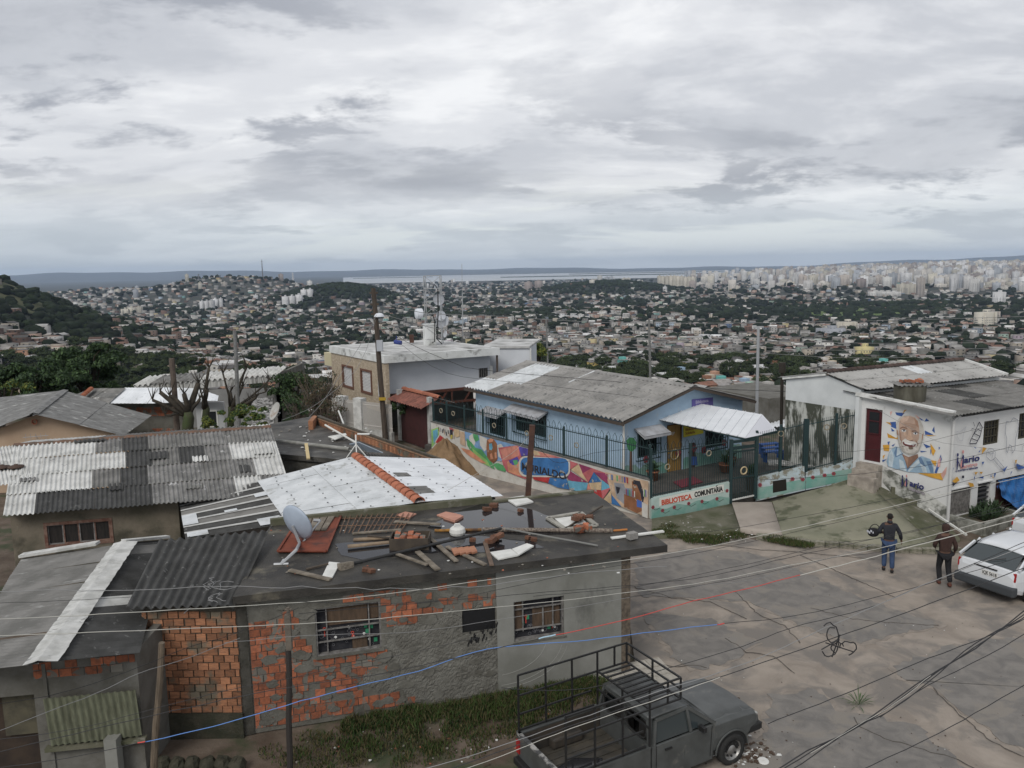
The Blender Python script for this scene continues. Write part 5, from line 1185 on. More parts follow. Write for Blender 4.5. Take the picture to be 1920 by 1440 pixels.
def rrect(x0,y0,x1,y1,r,sk=.155,n=6):
 out=[]
 for cx,cy,a0 in ((x1-r,y0+r,-90),(x1-r,y1-r,0),(x0+r,y1-r,90),(x0+r,y0+r,180)):
  for k in range(n+1):
   t=math.radians(a0+90*k/n); x=cx+r*math.cos(t); y=cy+r*math.sin(t); out.append((x,y+(x-x0)*sk*.12))
 return out
mdec(rrect(815,393,1217,555,55),wht); mdec(rrect(828,404,1205,543,48),blu);
uu_,zz_=mwl.sz(*Z7([(838,520)])[0]); b1=mwl.at(uu_,zz_+.12,.003+.0012*(ncol[0]+2))
ucur=mwl.sz(*Z7([(1195,520)])[0])[0];
tmp=wtext('MURIALDO',.42,b1,-mwl.t,mwl.n,blk2,muw,name='painted_lettering',bold=.012);
wdt=max((v.co-(b1-org(muw))).dot(-mwl.t) for v in tmp.data.vertices); s_=abs(uu_-ucur)*.97/wdt
for v in tmp.data.vertices:
 r_=v.co-(b1-org(muw)); a=r_.dot(-mwl.t); v.co=(b1-org(muw))+(-mwl.t)*a*s_+UP*(r_.z*1.0+ (-.0)*a)+mwl.n*r_.dot(mwl.n)
mdec([(1490,518),(1830,585),(1835,880),(1620,790),(1545,700)],tan_); mdec([(1560,600),(1640,610),(1660,700),(1640,770),(1580,720)],gry2); mdec([(1640,640),(1720,650),(1720,780),(1680,790),(1650,730)],gry2)
mdec([(1640,690),(1720,720),(1790,820),(1740,840),(1640,790)],brn); mdec([(1700,590),(1760,600),(1790,680),(1770,760),(1720,720),(1705,650)],brn); mdec([(1715,580),(1765,590),(1800,700),(1785,780),(1770,690),(1740,620),(1708,610)],blk2); mdec([(1740,730),(1800,760),(1790,800),(1740,790)],blp); mdec([(1575,630),(1610,640),(1600,680),(1585,690)],blk2)
cols_=[mar,wht,blu,crm,gr1,pnk,gry2,pur,red]
for k in range(9): mdec([(1500+20*k,530+3.6*k),(1511+20*k,532+3.6*k),(1513+20*k,575+4*k),(1503+20*k,572+4*k)],cols_[k%9])
for k in range(6): mdec([(1655+13*k,650+3*k),(1663+13*k,652+3*k),(1664+13*k,700+3*k),(1657+13*k,698+3*k)],cols_[(k*2)%9])
for k in range(4): mdec([(1792+9*k,650+2*k),(1798+9*k,652+2*k),(1799+9*k,710+2*k),(1794+9*k,708+2*k)],cols_[(k*3+1)%9])
mdec([(1783,750),(1832,775),(1832,880),(1783,862)],wht)
wA=Wall(lowA,lowB); lw1=thing('library_wall','low wall painted with the words of the library over teal grass and red flowers','wall',lowA)
h1=wA.sz(1219,935)[1]; h2=wA.sz(1369,904)[1]
mb=MB(); mb.ext([wA.at(.05,-.05,0),wA.at(wA.L,.05,0),wA.at(wA.L,h2,0),wA.at(.05,h1,0)],-wA.n*.16); mb.build('wall',M('wall_paint_mint',(.42,.53,.50),(.36,.44,.40),scale=2,c3=(.30,.30,.25),c3s=3,c3lo=.62,c3hi=.70),lw1)
mb=MB(); uu=np.linspace(.05,wA.L,40)
for i in range(39):
 f_=lambda u:.12+.28*u/wA.L*0+.22+.05*math.sin(u*7)+.12*u/wA.L; mb.add([wA.at(uu[i],-.03,.004),wA.at(uu[i+1],-.03,.004),wA.at(uu[i+1],f_(uu[i+1]),.004),wA.at(uu[i],f_(uu[i]),.004)],[(0,1,2,3)])
mb.build('painted_grass',teal,lw1)
mb=MB(); v=[wA.sz(*p) for p in ((1236,949),(1357,922),(1357,908),(1236,934))]; mb.ext([wA.at(u,z,.010) for u,z in v],-wA.n*.006); mb.build('sign_panel',M('sign_white',(.62,.62,.57)),lw1)
def fit_text(W_,body,p0,p1,hpx,mat,parent,off,bold=0.,name='lettering'):
 a=W_.sz(*p0); b=W_.sz(*p1); A_=W_.at(a[0],a[1],off); B_=W_.at(b[0],b[1],off); X=(B_-A_); L=X.length; X.normalize(); d=PR(A_)[2]; size=hpx*d/F*1.42
 o=wtext(body,size,A_,X,W_.n,mat,parent,name=name,bold=bold); A2=A_-org(parent); wd=max((v.co-A2).dot(X) for v in o.data.vertices)
 for v in o.data.vertices: r_=v.co-A2; a_=r_.dot(X); v.co=v.co+X*(a_*(L/wd-1))
 return o
fit_text(wA,'BIBLIOTECA',(1240,947),(1297,934.5),9.5,M('letter_red',(.50,.09,.05)),lw1,.014,.012)
fit_text(wA,'COMUNITARIA',(1302,932),(1355,920),9.5,M('letter_black',(.02,.02,.02)),lw1,.014,.012)
mb=MB(); v=wA.sz(1342,912.5); mb.bar(wA.at(v[0],v[1],.016),wA.at(v[0]+.06,v[1]+.05,.016),.03,.004,up=wA.n); mb.build('accent',M('letter_black',(.02,.02,.02)),lw1)
flowers(wA,[(wA.sz(x,y)) for x,y in ((1224,951),(1242,957),(1264,951),(1291,944),(1316,940),(1344,935),(1363,920))],lw1,.010,.065)
mb=MB()
for x,y in ((1224,951),(1242,957),(1264,951),(1291,944),(1316,940),(1344,935)):
 u,z=wA.sz(x,y); mb.tube([wA.at(u,z-.05,.007),wA.at(u+.12,z-.12,.007),wA.at(u+.3,z-.05,.007)],.008,4)
mb.build('painted_stem',stm,lw1)
wB=Wall(P(1417,931,.2),P(1600,893,1.05)); lw2=thing('yard_wall','peeling pale blue and teal low wall with red flowers and a dark drain opening','wall',P(1417,931,.2))
zz=lambda x,y: wB.sz(x,y)
tops=[(1417,896),(1508,874),(1511,886),(1560,874),(1604,863)]; bots=[(1417,933),(1510,912),(1511,912),(1560,902),(1604,892)]
mb=MB(); pl=M('peeling_paint',(.42,.50,.54),(.35,.40,.40),scale=3,c3=(.20,.19,.15),c3s=3.5,c3lo=.52,c3hi=.58)
tp=[zz(*p) for p in tops]; bt=[zz(*p) for p in bots]
for i in (0,2,3):
 a,b,c,d=bt[i],bt[i+1],tp[i+1],tp[i]; mb.ext([wB.at(a[0],a[1]-.15,0),wB.at(b[0],b[1]-.15,0),wB.at(c[0],c[1],0),wB.at(d[0],d[1],0)],-wB.n*.15)
mb.build('wall',pl,lw2)
mb=MB()
for i in (0,2,3):
 a,b=bt[i],bt[i+1]; mb.ext([wB.at(a[0],a[1]-.1,.005),wB.at(b[0],b[1]-.1,.005),wB.at(b[0],b[1]+.30,.005),wB.at(a[0],a[1]+.36,.005)],-wB.n*.003)
mb.build('painted_grass',teal,lw2)
mb=MB(); v=[zz(*p) for p in ((1449,924),(1475,919),(1474,898),(1449,902))]; mb.ext([wB.at(u,z,.012) for u,z in v],-wB.n*.004); mb.build('drain_opening',M('hole_dark',(.015,.013,.01)),lw2)
flowers(wB,[zz(x,y) for x,y in ((1425,909),(1486,898),(1505,899),(1524,895),(1546,891),(1563,888))],lw2,.010,.07)
def fence(W_,u0,u1,zb0,zb1,zt0,zt1,nb,posts,name,lab,spikes=True,wreaths=(),off=-.08,group='green iron fences of the library'):
 t=thing(name,lab,'fence',W_.at(u0,zb0,off),group); rot=math.atan2(W_.t.y,W_.t.x)
 bm=unit_box('bar',dgreen)
 sp=MB(); sp.add([(-.5,-.5,0),(.5,-.5,0),(.5,.5,0),(-.5,.5,0),(0,0,1)],[(0,1,4),(1,2,4),(2,3,4),(3,0,4)]); o=sp.build('spike',dgreen); sme_=o.data; bpy.data.objects.remove(o)
 for k in range(nb+1):
  f_=k/nb; u=lerp(u0,u1,f_); zb=lerp(zb0,zb1,f_); zt=lerp(zt0,zt1,f_)
  link('bar',bm,t,W_.at(u,(zb+zt)/2,off),(0,0,rot),(.014,.014,zt-zb))
  if spikes and k%3==0:
   mb=MB() if k==0 else None
 if spikes:
  mb=MB()
  for k in range(0,nb,3):
   f_=(k+.5)/nb; u=lerp(u0,u1,f_); zt=lerp(zt0,zt1,f_); w=(u1-u0)/nb*.95
   mb.tube([W_.at(u-w,zt-.05,off),W_.at(u-w*.8,zt+.12,off),W_.at(u,zt+.24,off),W_.at(u+w*.8,zt+.12,off),W_.at(u+w,zt-.05,off)],.010,4)
  mb.build('arched_spikes',dgreen,t)['kind']='stuff'
 for fr in (.04,.93):
  mb=MB(); mb.bar(W_.at(u0,lerp(zb0,zt0,fr),off),W_.at(u1,lerp(zb1,zt1,fr),off),.03); mb.build('rail',dgreen,t)
 for f_ in posts:
  u=lerp(u0,u1,f_); mb=MB(); mb.bar(W_.at(u,lerp(zb0,zb1,f_)-.05,off),W_.at(u,lerp(zt0,zt1,f_)+.08,off),.085); mb.build('post',dgreen,t)
 for f_,h in wreaths:
  u=lerp(u0,u1,f_); mb=MB(); z=lerp(lerp(zb0,zb1,f_),lerp(zt0,zt1,f_),h); ring(mb,W_,u,z,.10,off+.03,.022,12); mb.build('wreath',M('straw_ring_dull',(.26,.23,.17)),t)
 return t
zt_a=mwl.sz(1165,826)[1];
fence(mwl,.06,mwl.L-.1,za+.06,zb+.05,2.62,3.0,120,(0,.16,.335,.47,.60,.72,.82,.92,1),'mural_fence','long dark green spiked fence standing on top of the mural wall',True,((.28,.5),(.39,.55),(.5,.5),(.66,.5),(.88,.6),(.95,.6)))
fence(wA,.08,wA.L-.12,h1+.02,h2+.02,2.5,2.6,34,(0,.5),'low_wall_fence','dark green spiked fence on the low wall with the library lettering',True,((.2,.6),(.74,.75)))
for i,(xa,xb,ya,yb,tya,tyb,pp_) in enumerate(((1418,1508,896,874,812,790,(0,.5,1)),(1512,1603,886,863,790,772,(0,.6,1)))):
 a=zz(xa,ya); b=zz(xb,yb); c=zz(xa,tya); d=zz(xb,tyb)
 fence(wB,a[0],b[0],a[1]+.02,b[1]+.02,c[1],d[1],26,pp_,'yard_fence',['dark green barred fence right of the gate above the drain opening','dark green barred fence reaching up to the steps of the portrait house'][i],False,((.4,.8),(.75,.75)) if i else ((.5,.85),))
gp=Wall(P(752,826,.0),P(806,846,.0)); bg=thing('brown_gate','tall dark brown sheet metal gate under a small orange tiled hood','gate',gp.A)
mb=MB(); gp.panel(mb,.12,gp.L-.05,.05,gp.sz(780,752)[1],-.06,0); mb.build('door_leaf',M('maroon_sheet',(.060,.022,.022),(.045,.018,.018),scale=3,rough=.6),bg)
for u in (-.1,gp.L+.05): mb=MB(); gp.panel(mb,u-.12,u+.12,0,2.75,-.15,.05); mb.build('pillar',M('pale_pillar',(.45,.46,.44),(.30,.30,.28),scale=3),bg)
hz=gp.sz(780,752)[1]; hd=[gp.at(-.35,hz+.28,-.45),gp.at(gp.L+.3,hz+.28,-.45),gp.at(gp.L+.3,hz-.12,.55),gp.at(-.35,hz-.12,.55)]
rtile=M('red_roof_tile',(.24,.095,.07),(.15,.065,.05),scale=5,rnd=.1)
for k in range(13): mb=MB(); corr(mb,hd,k/13,(k+1)/13,0,1,1,.035,tilt=.0,seg=6,nv=2,thick=.02,base=.003*(k%2)); mb.build('roof_tile',rtile,bg)
tile_row(hd[0]+UP*.02,hd[1]+UP*.02,5,rt_me,bg)
hb=[hd[0],hd[1],hd[1]+gp.n*-1.0-UP*.35,hd[0]+gp.n*-1.0-UP*.35]; mb=MB(); corr(mb,hb,0,1,0,1,13,.03,tilt=0); mb.build('back_tiles',M('weathered_tile',(.20,.17,.15),(.13,.11,.10),scale=4),bg)
def heap(name,c,rx,ry,h,mat,lab,seed,cat,rz=0.):
 R=random.Random(seed); n,m_=44,16; mb=MB(); ph=[R.uniform(0,6) for _ in range(5)]
 mb.v.append((0,0,h))
 for r in range(1,m_+1):
  for k in range(n):
   t=2*math.pi*k/n; f_=r/m_; w=1+.16*math.sin(3*t+ph[0])+.09*math.sin(7*t+ph[1]); z=h*(1-f_)**1.15*(1+.10*math.sin(5*t+f_*9+ph[2]))+R.uniform(-.02,.02)*h; x=rx*f_*w*math.cos(t); y=ry*f_*w*math.sin(t)
   mb.v.append((x*math.cos(rz)-y*math.sin(rz),x*math.sin(rz)+y*math.cos(rz),z if r<m_ else -.05))
 for k in range(n): mb.f.append((0,1+k,1+(k+1)%n)); mb.mi.append(0)
 for r in range(m_-1):
  for k in range(n): a=1+r*n+k; b=1+r*n+(k+1)%n; mb.f.append((a,a+n,b+n,b)); mb.mi.append(0)
 o=mb.build(name,mat,smooth=True); o.location=c; ORG[o.name]=Vector(c); return setp(o,lab,cat)
heap('sand_pile',(-3.05,35.2,.0),2.0,1.5,1.5,M('brown_sand',(.24,.155,.085),(.17,.11,.06),scale=2.5,bump=.03,bscale=8),'mound of brown sand heaped against the left end of the mural','sand heap' and 5,'sand pile',-.8)
p=P(990,926,2.95); mb=MB(); q_=PY(998,797,p.y); mb.bar(p-UP*.05,q_,.15,.15); top(mb,'rusty_post',M('rust_post',(.055,.03,.025),(.09,.045,.03),scale=5),'dark rusty square post standing at the back of the flat roof','post',loc=p)
# white two-storey house with antennas
slabw=M('white_parapet',(.66,.67,.66),(.52,.53,.51),scale=1.2,c3=(.25,.25,.24),c3s=1.3,c3lo=.56,c3hi=.66,st3=(1,1,1))
white=M('white_wall',(.58,.60,.63),(.52,.54,.57),scale=.6,rough=.8)
S0=P(720,667,4.5); S1=P(937,652,4.5); S3=P(617,648,4.5); S2=S3+(S1-S0)
wh=thing('white_house','white two-storey house with flat overhanging roof slab and stone-clad side','house',(S0.x,S0.y+1,0))
mb=MB(); mb.slab([S0,S1,S2,S3],.42); mb.build('roof_slab',slabw,wh)
mb=MB()
for a,b in ((S0,S1),(S1,S2),(S2,S3),(S3,S0)): pass
mb.slab([lerp(lerp(S0,S1,u),lerp(S3,S2,u),v)+UP*.015 for u,v in ((.04,.05),(.96,.05),(.96,.95),(.04,.95))],.01); mb.build('roof_surface',M('stained_roof',(.34,.34,.33),(.55,.55,.54),scale=.9,c3=(.16,.16,.15),c3s=.8,c3lo=.55,c3hi=.68),wh)
d1=(S1-S0).normalized(); d2=(S3-S0).normalized()
F0=S0+d2*.9+d1*.05; F1=S1+d2*.9-d1*.1; wf=Wall(F0,F1)
ww_=rect4(wf,(898,692),(915,688),(915,706),(898,710)); zbot=wf.sz(740,741)[1]
wall_grid(0,wf.L,[ww_],0,.2,zt=4.08,mats=white,parent=wh,W_=wf,zb=zbot)
mb=MB(); wf.panel(mb,ww_[0],ww_[1],ww_[2],ww_[3],-.15,-.1); wn_=mb.build('window',dark,wh)
for k in range(5): mb=MB(); u=lerp(ww_[0],ww_[1],(k+.5)/5); wf.panel(mb,u-.02,u+.02,ww_[2],ww_[3],-.05,0); mb.build('bar',steel,wn_)
mb=MB(); wf.panel(mb,ww_[1]+.1,ww_[1]+.3,ww_[2]-.1,ww_[3]+.1,0,.02); mb.build('shutter',whp,wh)
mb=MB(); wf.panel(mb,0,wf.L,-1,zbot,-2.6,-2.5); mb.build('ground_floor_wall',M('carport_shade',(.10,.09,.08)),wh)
G0=S0+d1*.08+d2*.05; G1=S3+d1*.08-d2*.05; wsd=Wall(G0,G1)
stone=M('stone_cladding',(.42,.35,.26),(.33,.27,.20),scale=4,bump=.02,bscale=9,c3=(.55,.48,.38),c3s=7,c3lo=.58,c3hi=.66,stretch=(1,1,2.5))
s1=rect4(wsd,(642,683),(662,687),(664,731),(643,724)); s2=rect4(wsd,(676,690),(697,695),(699,742),(678,735))
s1=(min(s1[:2]),max(s1[:2]),s1[2],s1[3]); s2=(min(s2[:2]),max(s2[:2]),s2[2],s2[3])
zsb=wsd.sz(700,765)[1]-.45
wall_grid(0,wsd.L,[s1,s2],0,.2,zt=4.08,mats=stone,parent=wh,W_=wsd,zb=zsb+.35)
mb=MB(); wsd.panel(mb,0,wsd.L,-1.5,zsb+.35,-.25,-.05); mb.build('base_band',M('grey_base',(.20,.20,.18),(.15,.15,.13),scale=2),wh)
fr=M('brown_window_frame',(.13,.065,.045))
for s_ in (s1,s2):
 u0,u1,z0,z1=s_; mb=MB(); t=.12
 for a,b,c,d in ((u0,u1,z0,z0+t),(u0,u1,z1-t,z1),(u0,u0+t,z0+t,z1-t),(u1-t,u1,z0+t,z1-t)): wsd.panel(mb,a,b,c,d,-.1,.05)
 w=mb.build('window',fr,wh);
 for k in range(14): mb=MB(); z=z0+t+(z1-z0-2*t)*k/14; wsd.panel(mb,u0+t,u1-t,z+.01,z+(z1-z0-2*t)/14-.012,-.08,-.05+.01*(k%2)); mb.build('slat',M('white_slat',(.55,.55,.55)),w)
mb=MB(); wsd.panel(mb,wsd.L-.02,wsd.L+1.2,3.2,4.0,-.6,0); mb.build('side_roof',M('cream_eave',(.50,.45,.30)),wh)
tm_=M('red_timber',(.10,.035,.025),(.07,.03,.02),scale=4)
z_=zbot; mb=MB(); mb.bar(wf.at(0,z_+.02,.06),wf.at(wf.L,z_+.02,.06),.12,.16); wh_b=mb.build('beam',tm_,wh)
mb=MB(); mb.bar(wf.at(1.0,z_-.7,.06),wf.at(wf.L,z_-.7,.06),.1,.12); mb.build('beam',tm_,wh)
for k in range(7): mb=MB(); u=1.2+k*(wf.L-1.4)/7; mb.bar(wf.at(u,z_-.7,.06),wf.at(u+(.5 if k%2 else 0),z_,.06),.08); mb.build('brace',tm_,wh)
for u in (.3,2.2): mb=MB(); mb.bar(wf.at(u,-.5,.06),wf.at(u+.0,z_,.06),.12); mb.build('post',tm_,wh)
mb=MB(); mb.bar(S1-UP*.4+d2*.15-d1*.1,S1-UP*2.4+d2*.15-d1*.1,.12); mb.build('post',M('dark_timber',(.07,.055,.045)),wh)
X0=F1+Vector((0,0,0)); ex=P(993,645,4.55); wx=Wall((F1.x-.5,F1.y+1.2),(ex.x,ex.y))
mb=MB(); wx.panel(mb,0,wx.L,0,4.3,-3,0); mb.build('side_extension',white,wh)
mb=MB(); mb.slab([wx.at(0,4.42,.1),wx.at(wx.L,4.42,.1),wx.at(wx.L,4.42,-5),wx.at(0,4.42,-5)],.12); mb.build('extension_roof',M('stained_roof',(.34,.34,.33)),wh)
mb=MB(); mb.tube([wx.at(wx.L+.06,4.3,.05),wx.at(wx.L+.06,0,.05)],.05,6); mb.build('drain_pipe',whp,wh)
col_p=P(806,647,4.52); mb=MB(); Yc=col_p.y
mb.box((col_p.x,Yc,4.52+.62),(.62,.62,1.24),rz=.4); mb.box((col_p.x,Yc,5.79),(.7,.7,.06),rz=.4); top(mb,'roof_column',slabw,'stout white masonry column standing on the roof of the white house','column',loc=col_p)
tb=P(817,650,4.52); tow=thing('lattice_mast','grey square lattice antenna mast on the white house roof','antenna mast',(col_p.x+.55,Yc+.2,4.52))
galv=M('galvanised',(.36,.37,.38),rough=.5,metal=.3); ztop=PY(811,517,Yc)[2]
cx,cy=col_p.x+.28,Yc+.1; hw=.48
leg=[(cx+a*hw,cy+b*hw) for a,b in ((-1,-1),(1,-1),(1,1),(-1,1))]
for x,y in leg: mb=MB(); mb.tube([(x,y,4.55 if x>cx else 5.8),(x,y,ztop)],.028,6); mb.build('leg',galv,tow)
nl=5; z0=4.9
for k in range(nl+1):
 z=lerp(z0,ztop,k/nl)
 for i in range(4):
  a=leg[i]; b=leg[(i+1)%4]; mb=MB(); mb.tube([(a[0],a[1],z),(b[0],b[1],z)],.016,4); mb.build('ring_bar',galv,tow)
  if k<nl: z2=lerp(z0,ztop,(k+1)/nl); mb=MB(); s_=(a,b) if (k+i)%2 else (b,a); mb.tube([(s_[0][0],s_[0][1],z),(s_[1][0],s_[1][1],z2)],.013,4); mb.build('diagonal',galv,tow)
mb=MB(); mb.tube([(cx+.5,cy-.5,4.6),(cx+.2,cy-.5,4.9),(cx+.32,cy-.5,6.5),(cx+.34,cy-.45,ztop-.8),(cx+.15,cy-.4,ztop-.5),(cx+.0,cy-.3,ztop-.8)],.035,6); mb.tube([(cx-.1,cy-.5,4.7),(cx+.05,cy-.5,4.75),(cx+.1,cy-.5,6.0),(cx-.1,cy-.4,6.6),(cx-.3,cy-.4,6.45)],.03,6); mb.build('cable_bundle',M('black_cable',(.015,.015,.015)),tow)
dishm=M('dish_grey',(.42,.44,.47),(.36,.37,.4),scale=3,rough=.45); dishw=M('dish_white',(.62,.64,.68),rough=.4)
def dish(name,c,r,ax,lab,mat=dishm,feed=True,mount=None,depth=.22,group=None):
 t=thing(name,lab,'satellite dish' if 'drum' not in lab else 'antenna',c,group); mb=MB(); ax=Vector(ax).normalized(); pr=[(r*k/8,depth*r*(k/8)**2) for k in range(9)]; pr+= [(r*1.02,depth*r+.01)]+[(r*k/8+.004,depth*r*(k/8)**2-.015) for k in range(8,-1,-1)]
 mb.lathe(c,ax,pr,24); mb.build('reflector',mat,t,smooth=True)
 if feed:
  X=ax.cross(UP).normalized(); dn=ax.cross(X).normalized(); dn=dn if dn.z<0 else -dn
  mb=MB(); f_=Vector(c)+ax*r*1.3+dn*r*.4; mb.tube([Vector(c)+dn*r*1.0+ax*depth*r,Vector(c)+dn*r*1.05+ax*r*.5,f_],.012+r*.012,5); mb.build('feed_arm',galv,t); mb=MB(); mb.tube([f_,f_-ax*.1],.035,8); mb.build('feed_horn',whp,t)
 if mount is not None: mb=MB(); mb.tube([Vector(c)-ax*.05,Vector(c)-ax*.18,mount],.02+.012*r,7); mb.build('mount_arm',galv,t)
 return t
c=PY(785,588,Yc-.2); t=dish('drum_antenna',c,.30,(-1,-.5,0),'white drum antenna on the left of the lattice mast',dishw,False,(leg[0][0],leg[0][1],c.z),.5)
mb=MB(); mb.lathe(c,(-1,-.5,0),[(.30,-.2),(.31,.10),(.27,.16),(.15,.2),(0,.21)],20); mb.build('radome',dishw,t,smooth=True)
for (x,y,r,ax,lab) in ((822,562,.34,(.3,-1,.1),'grey mesh dish high inside the lattice mast'),(826,592,.30,(.5,-1,.1),'grey dish halfway up the lattice mast'),(839,602,.30,(-1,-.5,.15),'tilted white dish to the right of the lattice mast'),(836,626,.22,(-1,-.6,.25),'small dish near the foot of the lattice mast'),(826,606,.28,(.2,-1,0),'lower grey dish behind the cables of the mast')):
 c=PY(x,y,Yc+.2); dish('mast_dish',c,r,ax,lab,dishm if r>.3 or r==.28 else dishw,False,(cx+.4,cy+.4,c.z),.25,'dishes on the lattice mast')
p0=PY(868,630,Yc+2); p1=PY(866,495,Yc+2); mb=MB(); mb.tube([p0,lerp(p0,p1,.6)],.03,6); mb.tube([lerp(p0,p1,.6),p1],.014,5)
for k in (.35,.55,.7): mb.tube([lerp(p0,p1,k)-Vector((.25,0,0)),lerp(p0,p1,k)+Vector((.25,0,0))],.01,4)
top(mb,'whip_antenna',galv,'very thin tall whip antenna on the white house roof','antenna',loc=p0)
c=PY(740,641,44); mb=MB(); mb.tube([c,c+Vector((.38,-.15,-.05))],.12,12); mb.tube([c+Vector((.1,0,.1)),c+Vector((.1,0,.32))],.02,5); top(mb,'blue_siren',M('blue_drum',(.03,.05,.22),rough=.4),'small blue cylinder lying at the near edge of the white roof','barrel')
p0=PY(772,638,Yc+1); mb=MB(); mb.box(p0+UP*.1,(.25,.25,.5)); top(mb,'roof_box',M('rust_post',(.055,.03,.025)),'small rusty box beside the white roof column','box')
# portrait house and hall
c0=Vector((14.82,26.48,0)); dl=Vector((-.594,.804,0)); dr_=Vector((.894,.449,0)).normalized()
pw=Wall(c0,c0+dl*3.15); fwR=Wall(c0,c0+dr_*5.2)
mur=thing('portrait_house','white building with a painted portrait of a smiling bearded man on its side','building',c0+Vector((1,2,0)))
pwh=M('portrait_white',(.64,.64,.63),(.56,.56,.55),scale=.7,c3=(.42,.42,.40),c3s=2.,c3lo=.66,c3hi=.74)
zL=pw.sz(1612,745)[1]; zR=3.86
pdoor=rect4(pw,(1654,769),(1623,765),(1620,862),(1651,869)); pdoor=(min(pdoor[:2]),max(pdoor[:2]),pdoor[2],pdoor[3])
wall_grid(0,3.3,[pdoor],0,.18,zt=3.84,mats=pwh,parent=mur,W_=pw,zb=-.3)
mb=MB(); mb.ext([pw.at(0,3.84,0),pw.at(3.3,3.84,0),pw.at(3.3,zL+.05,0),pw.at(0,3.86,0)],-pw.n*.18); mb.build('upper_wall',pwh,mur)
mb=MB(); mb.bar(pw.at(-.1,3.93,.08),pw.at(3.4,zL+.14,.08),.2,.14); mb.build('fascia',M('white_fascia',(.66,.66,.64),(.5,.5,.48),scale=4),mur)
redd=M('dark_red_door',(.065,.012,.015),(.05,.010,.012),scale=3,rough=.5)
u0,u1,z0,z1=pdoor; mb=MB(); pw.panel(mb,u0,u1,z0,z1,-.12,-.06); dd=mb.build('door',redd,mur)
mb=MB(); pw.panel(mb,u0+.14,u1-.12,z0+(z1-z0)*.54,z1-.12,-.06,-.05); mb.build('pane',dark,dd)
mb=MB(); pw.panel(mb,u0+.12,u1-.10,z0+(z1-z0)*.52,z0+(z1-z0)*.54,-.06,-.03); pw.panel(mb,u0+.12,u1-.1,z0+(z1-z0)*.76,z0+(z1-z0)*.78,-.06,-.03); mb.build('glazing_bar',redd,dd)
mb=MB(); R=random.Random(4); base=[(1655,873),(1700,898),(1740,925),(1776,950),(1777,1000),(1740,985),(1700,955),(1655,905)]
mold=M('mould',(.12,.125,.105),(.50,.50,.47),scale=3,detail=10,lo=.42,hi=.58)
v=[pw.sz(*p_) for p_ in base]; mb.ext([pw.at(max(0.01,u),z,.004) for u,z in v],-pw.n*.003); mb.build('mould_stain',mold,mur)
# ---- portrait: flat paint, polygons read off the wall
nz=[0]
def Zp(L): return [(1640+x/5.143,740+y/5.143) for x,y in L]
def pd(L,c,name='paint',W_=None,conv=Zp,par=None):
 W_=W_ or pw; nz[0]+=1; off=.006+.0007*nz[0]; v=[W_.sz(*p_) for p_ in conv(L)]
 mb=MB(); mb.ext([W_.at(max(.02,u),z,off) for u,z in v],-W_.n*.0006)
 nm='portrait_'+'_'.join('%02d'%int(q*99) for q in c); mb.build(name,M(nm,c,tuple(q*.74 for q in c),scale=3.5,detail=10),par or mur)
OR=(.62,.33,.05); BL=(.05,.11,.32); PK=(.65,.38,.33); SK=(.45,.32,.25); SK2=(.36,.22,.155); SK3=(.24,.14,.10); HR=(.50,.47,.43); WHt=(.66,.66,.65); SH=(.30,.42,.53); SH2=(.13,.21,.33); SH3=(.50,.58,.63); DK=(.03,.03,.05)
shards=[([(120,370),(230,430),(130,415)],OR),([(150,265),(205,260),(210,330),(160,310)],BL),([(105,262),(150,268),(165,300)],OR),([(160,320),(195,350),(165,355)],BL),([(200,170),(290,175),(260,210),(210,195)],BL),([(285,150),(312,142),(270,185)],OR),([(150,165),(172,160),(155,205)],PK),([(420,212),(480,250),(450,245)],BL),([(500,228),(530,255),(480,258)],BL),([(575,305),(582,370),(555,345)],BL),([(485,345),(570,385),(490,390)],BL),([(490,385),(600,395),(520,400)],OR),([(80,485),(145,480),(140,545),(90,540)],OR),([(125,455),(150,450),(135,490)],BL),([(165,490),(200,470),(180,500)],BL),([(470,470),(545,500),(500,515)],BL),([(540,470),(590,540),(565,590),(545,540)],OR),([(540,520),(552,540),(540,580)],BL),([(440,540),(510,545),(450,555)],BL),([(620,500),(633,510),(622,530)],BL),([(75,630),(120,620),(80,650)],BL),([(80,590),(105,575),(85,620)],OR),([(120,610),(165,690),(125,690)],OR),([(545,630),(600,640),(590,690),(560,660)],OR),([(580,750),(640,575),(650,620),(600,760)],BL),([(610,640),(640,600),(635,690),(610,700)],PK),([(420,755),(560,760),(655,755),(660,825),(560,800)],OR),([(640,770),(700,690),(690,760),(660,810)],PK),([(225,390),(235,430),(210,425)],OR),([(395,190),(440,225),(420,235)],PK)]
for L,c in shards: pd(L,c,'paint_shard')
pd([(118,640),(140,560),(170,520),(210,495),(250,520),(300,640),(320,735),(345,690),(430,600),(455,590),(540,620),(570,680),(575,757),(520,755),(420,752),(330,745),(200,712),(130,690)],SH,'painted_shirt')
pd([(210,497),(232,500),(275,575),(240,590),(205,600)],SH3); pd([(215,500),(280,570),(205,605),(190,560)],SH2); pd([(222,505),(268,565),(215,590)],SH3)
pd([(140,570),(170,530),(190,600),(175,700),(140,690)],SH3); pd([(430,605),(452,600),(500,700),(440,660),(425,640)],SH2); pd([(352,690),(430,620),(440,655),(335,745),(325,735)],SH3); pd([(440,660),(500,700),(510,752),(470,750)],SH3); pd([(500,640),(545,640),(565,700),(572,752),(545,752)],SH2); pd([(240,620),(280,640),(312,738),(250,722)],SH3); pd([(300,640),(318,735),(345,700),(330,680)],SH2)
pd([(268,570),(330,600),(420,570),(425,605),(340,690),(322,715),(300,640)],SK3,'painted_neck'); pd([(290,590),(330,605),(325,690),(305,640)],SK2)
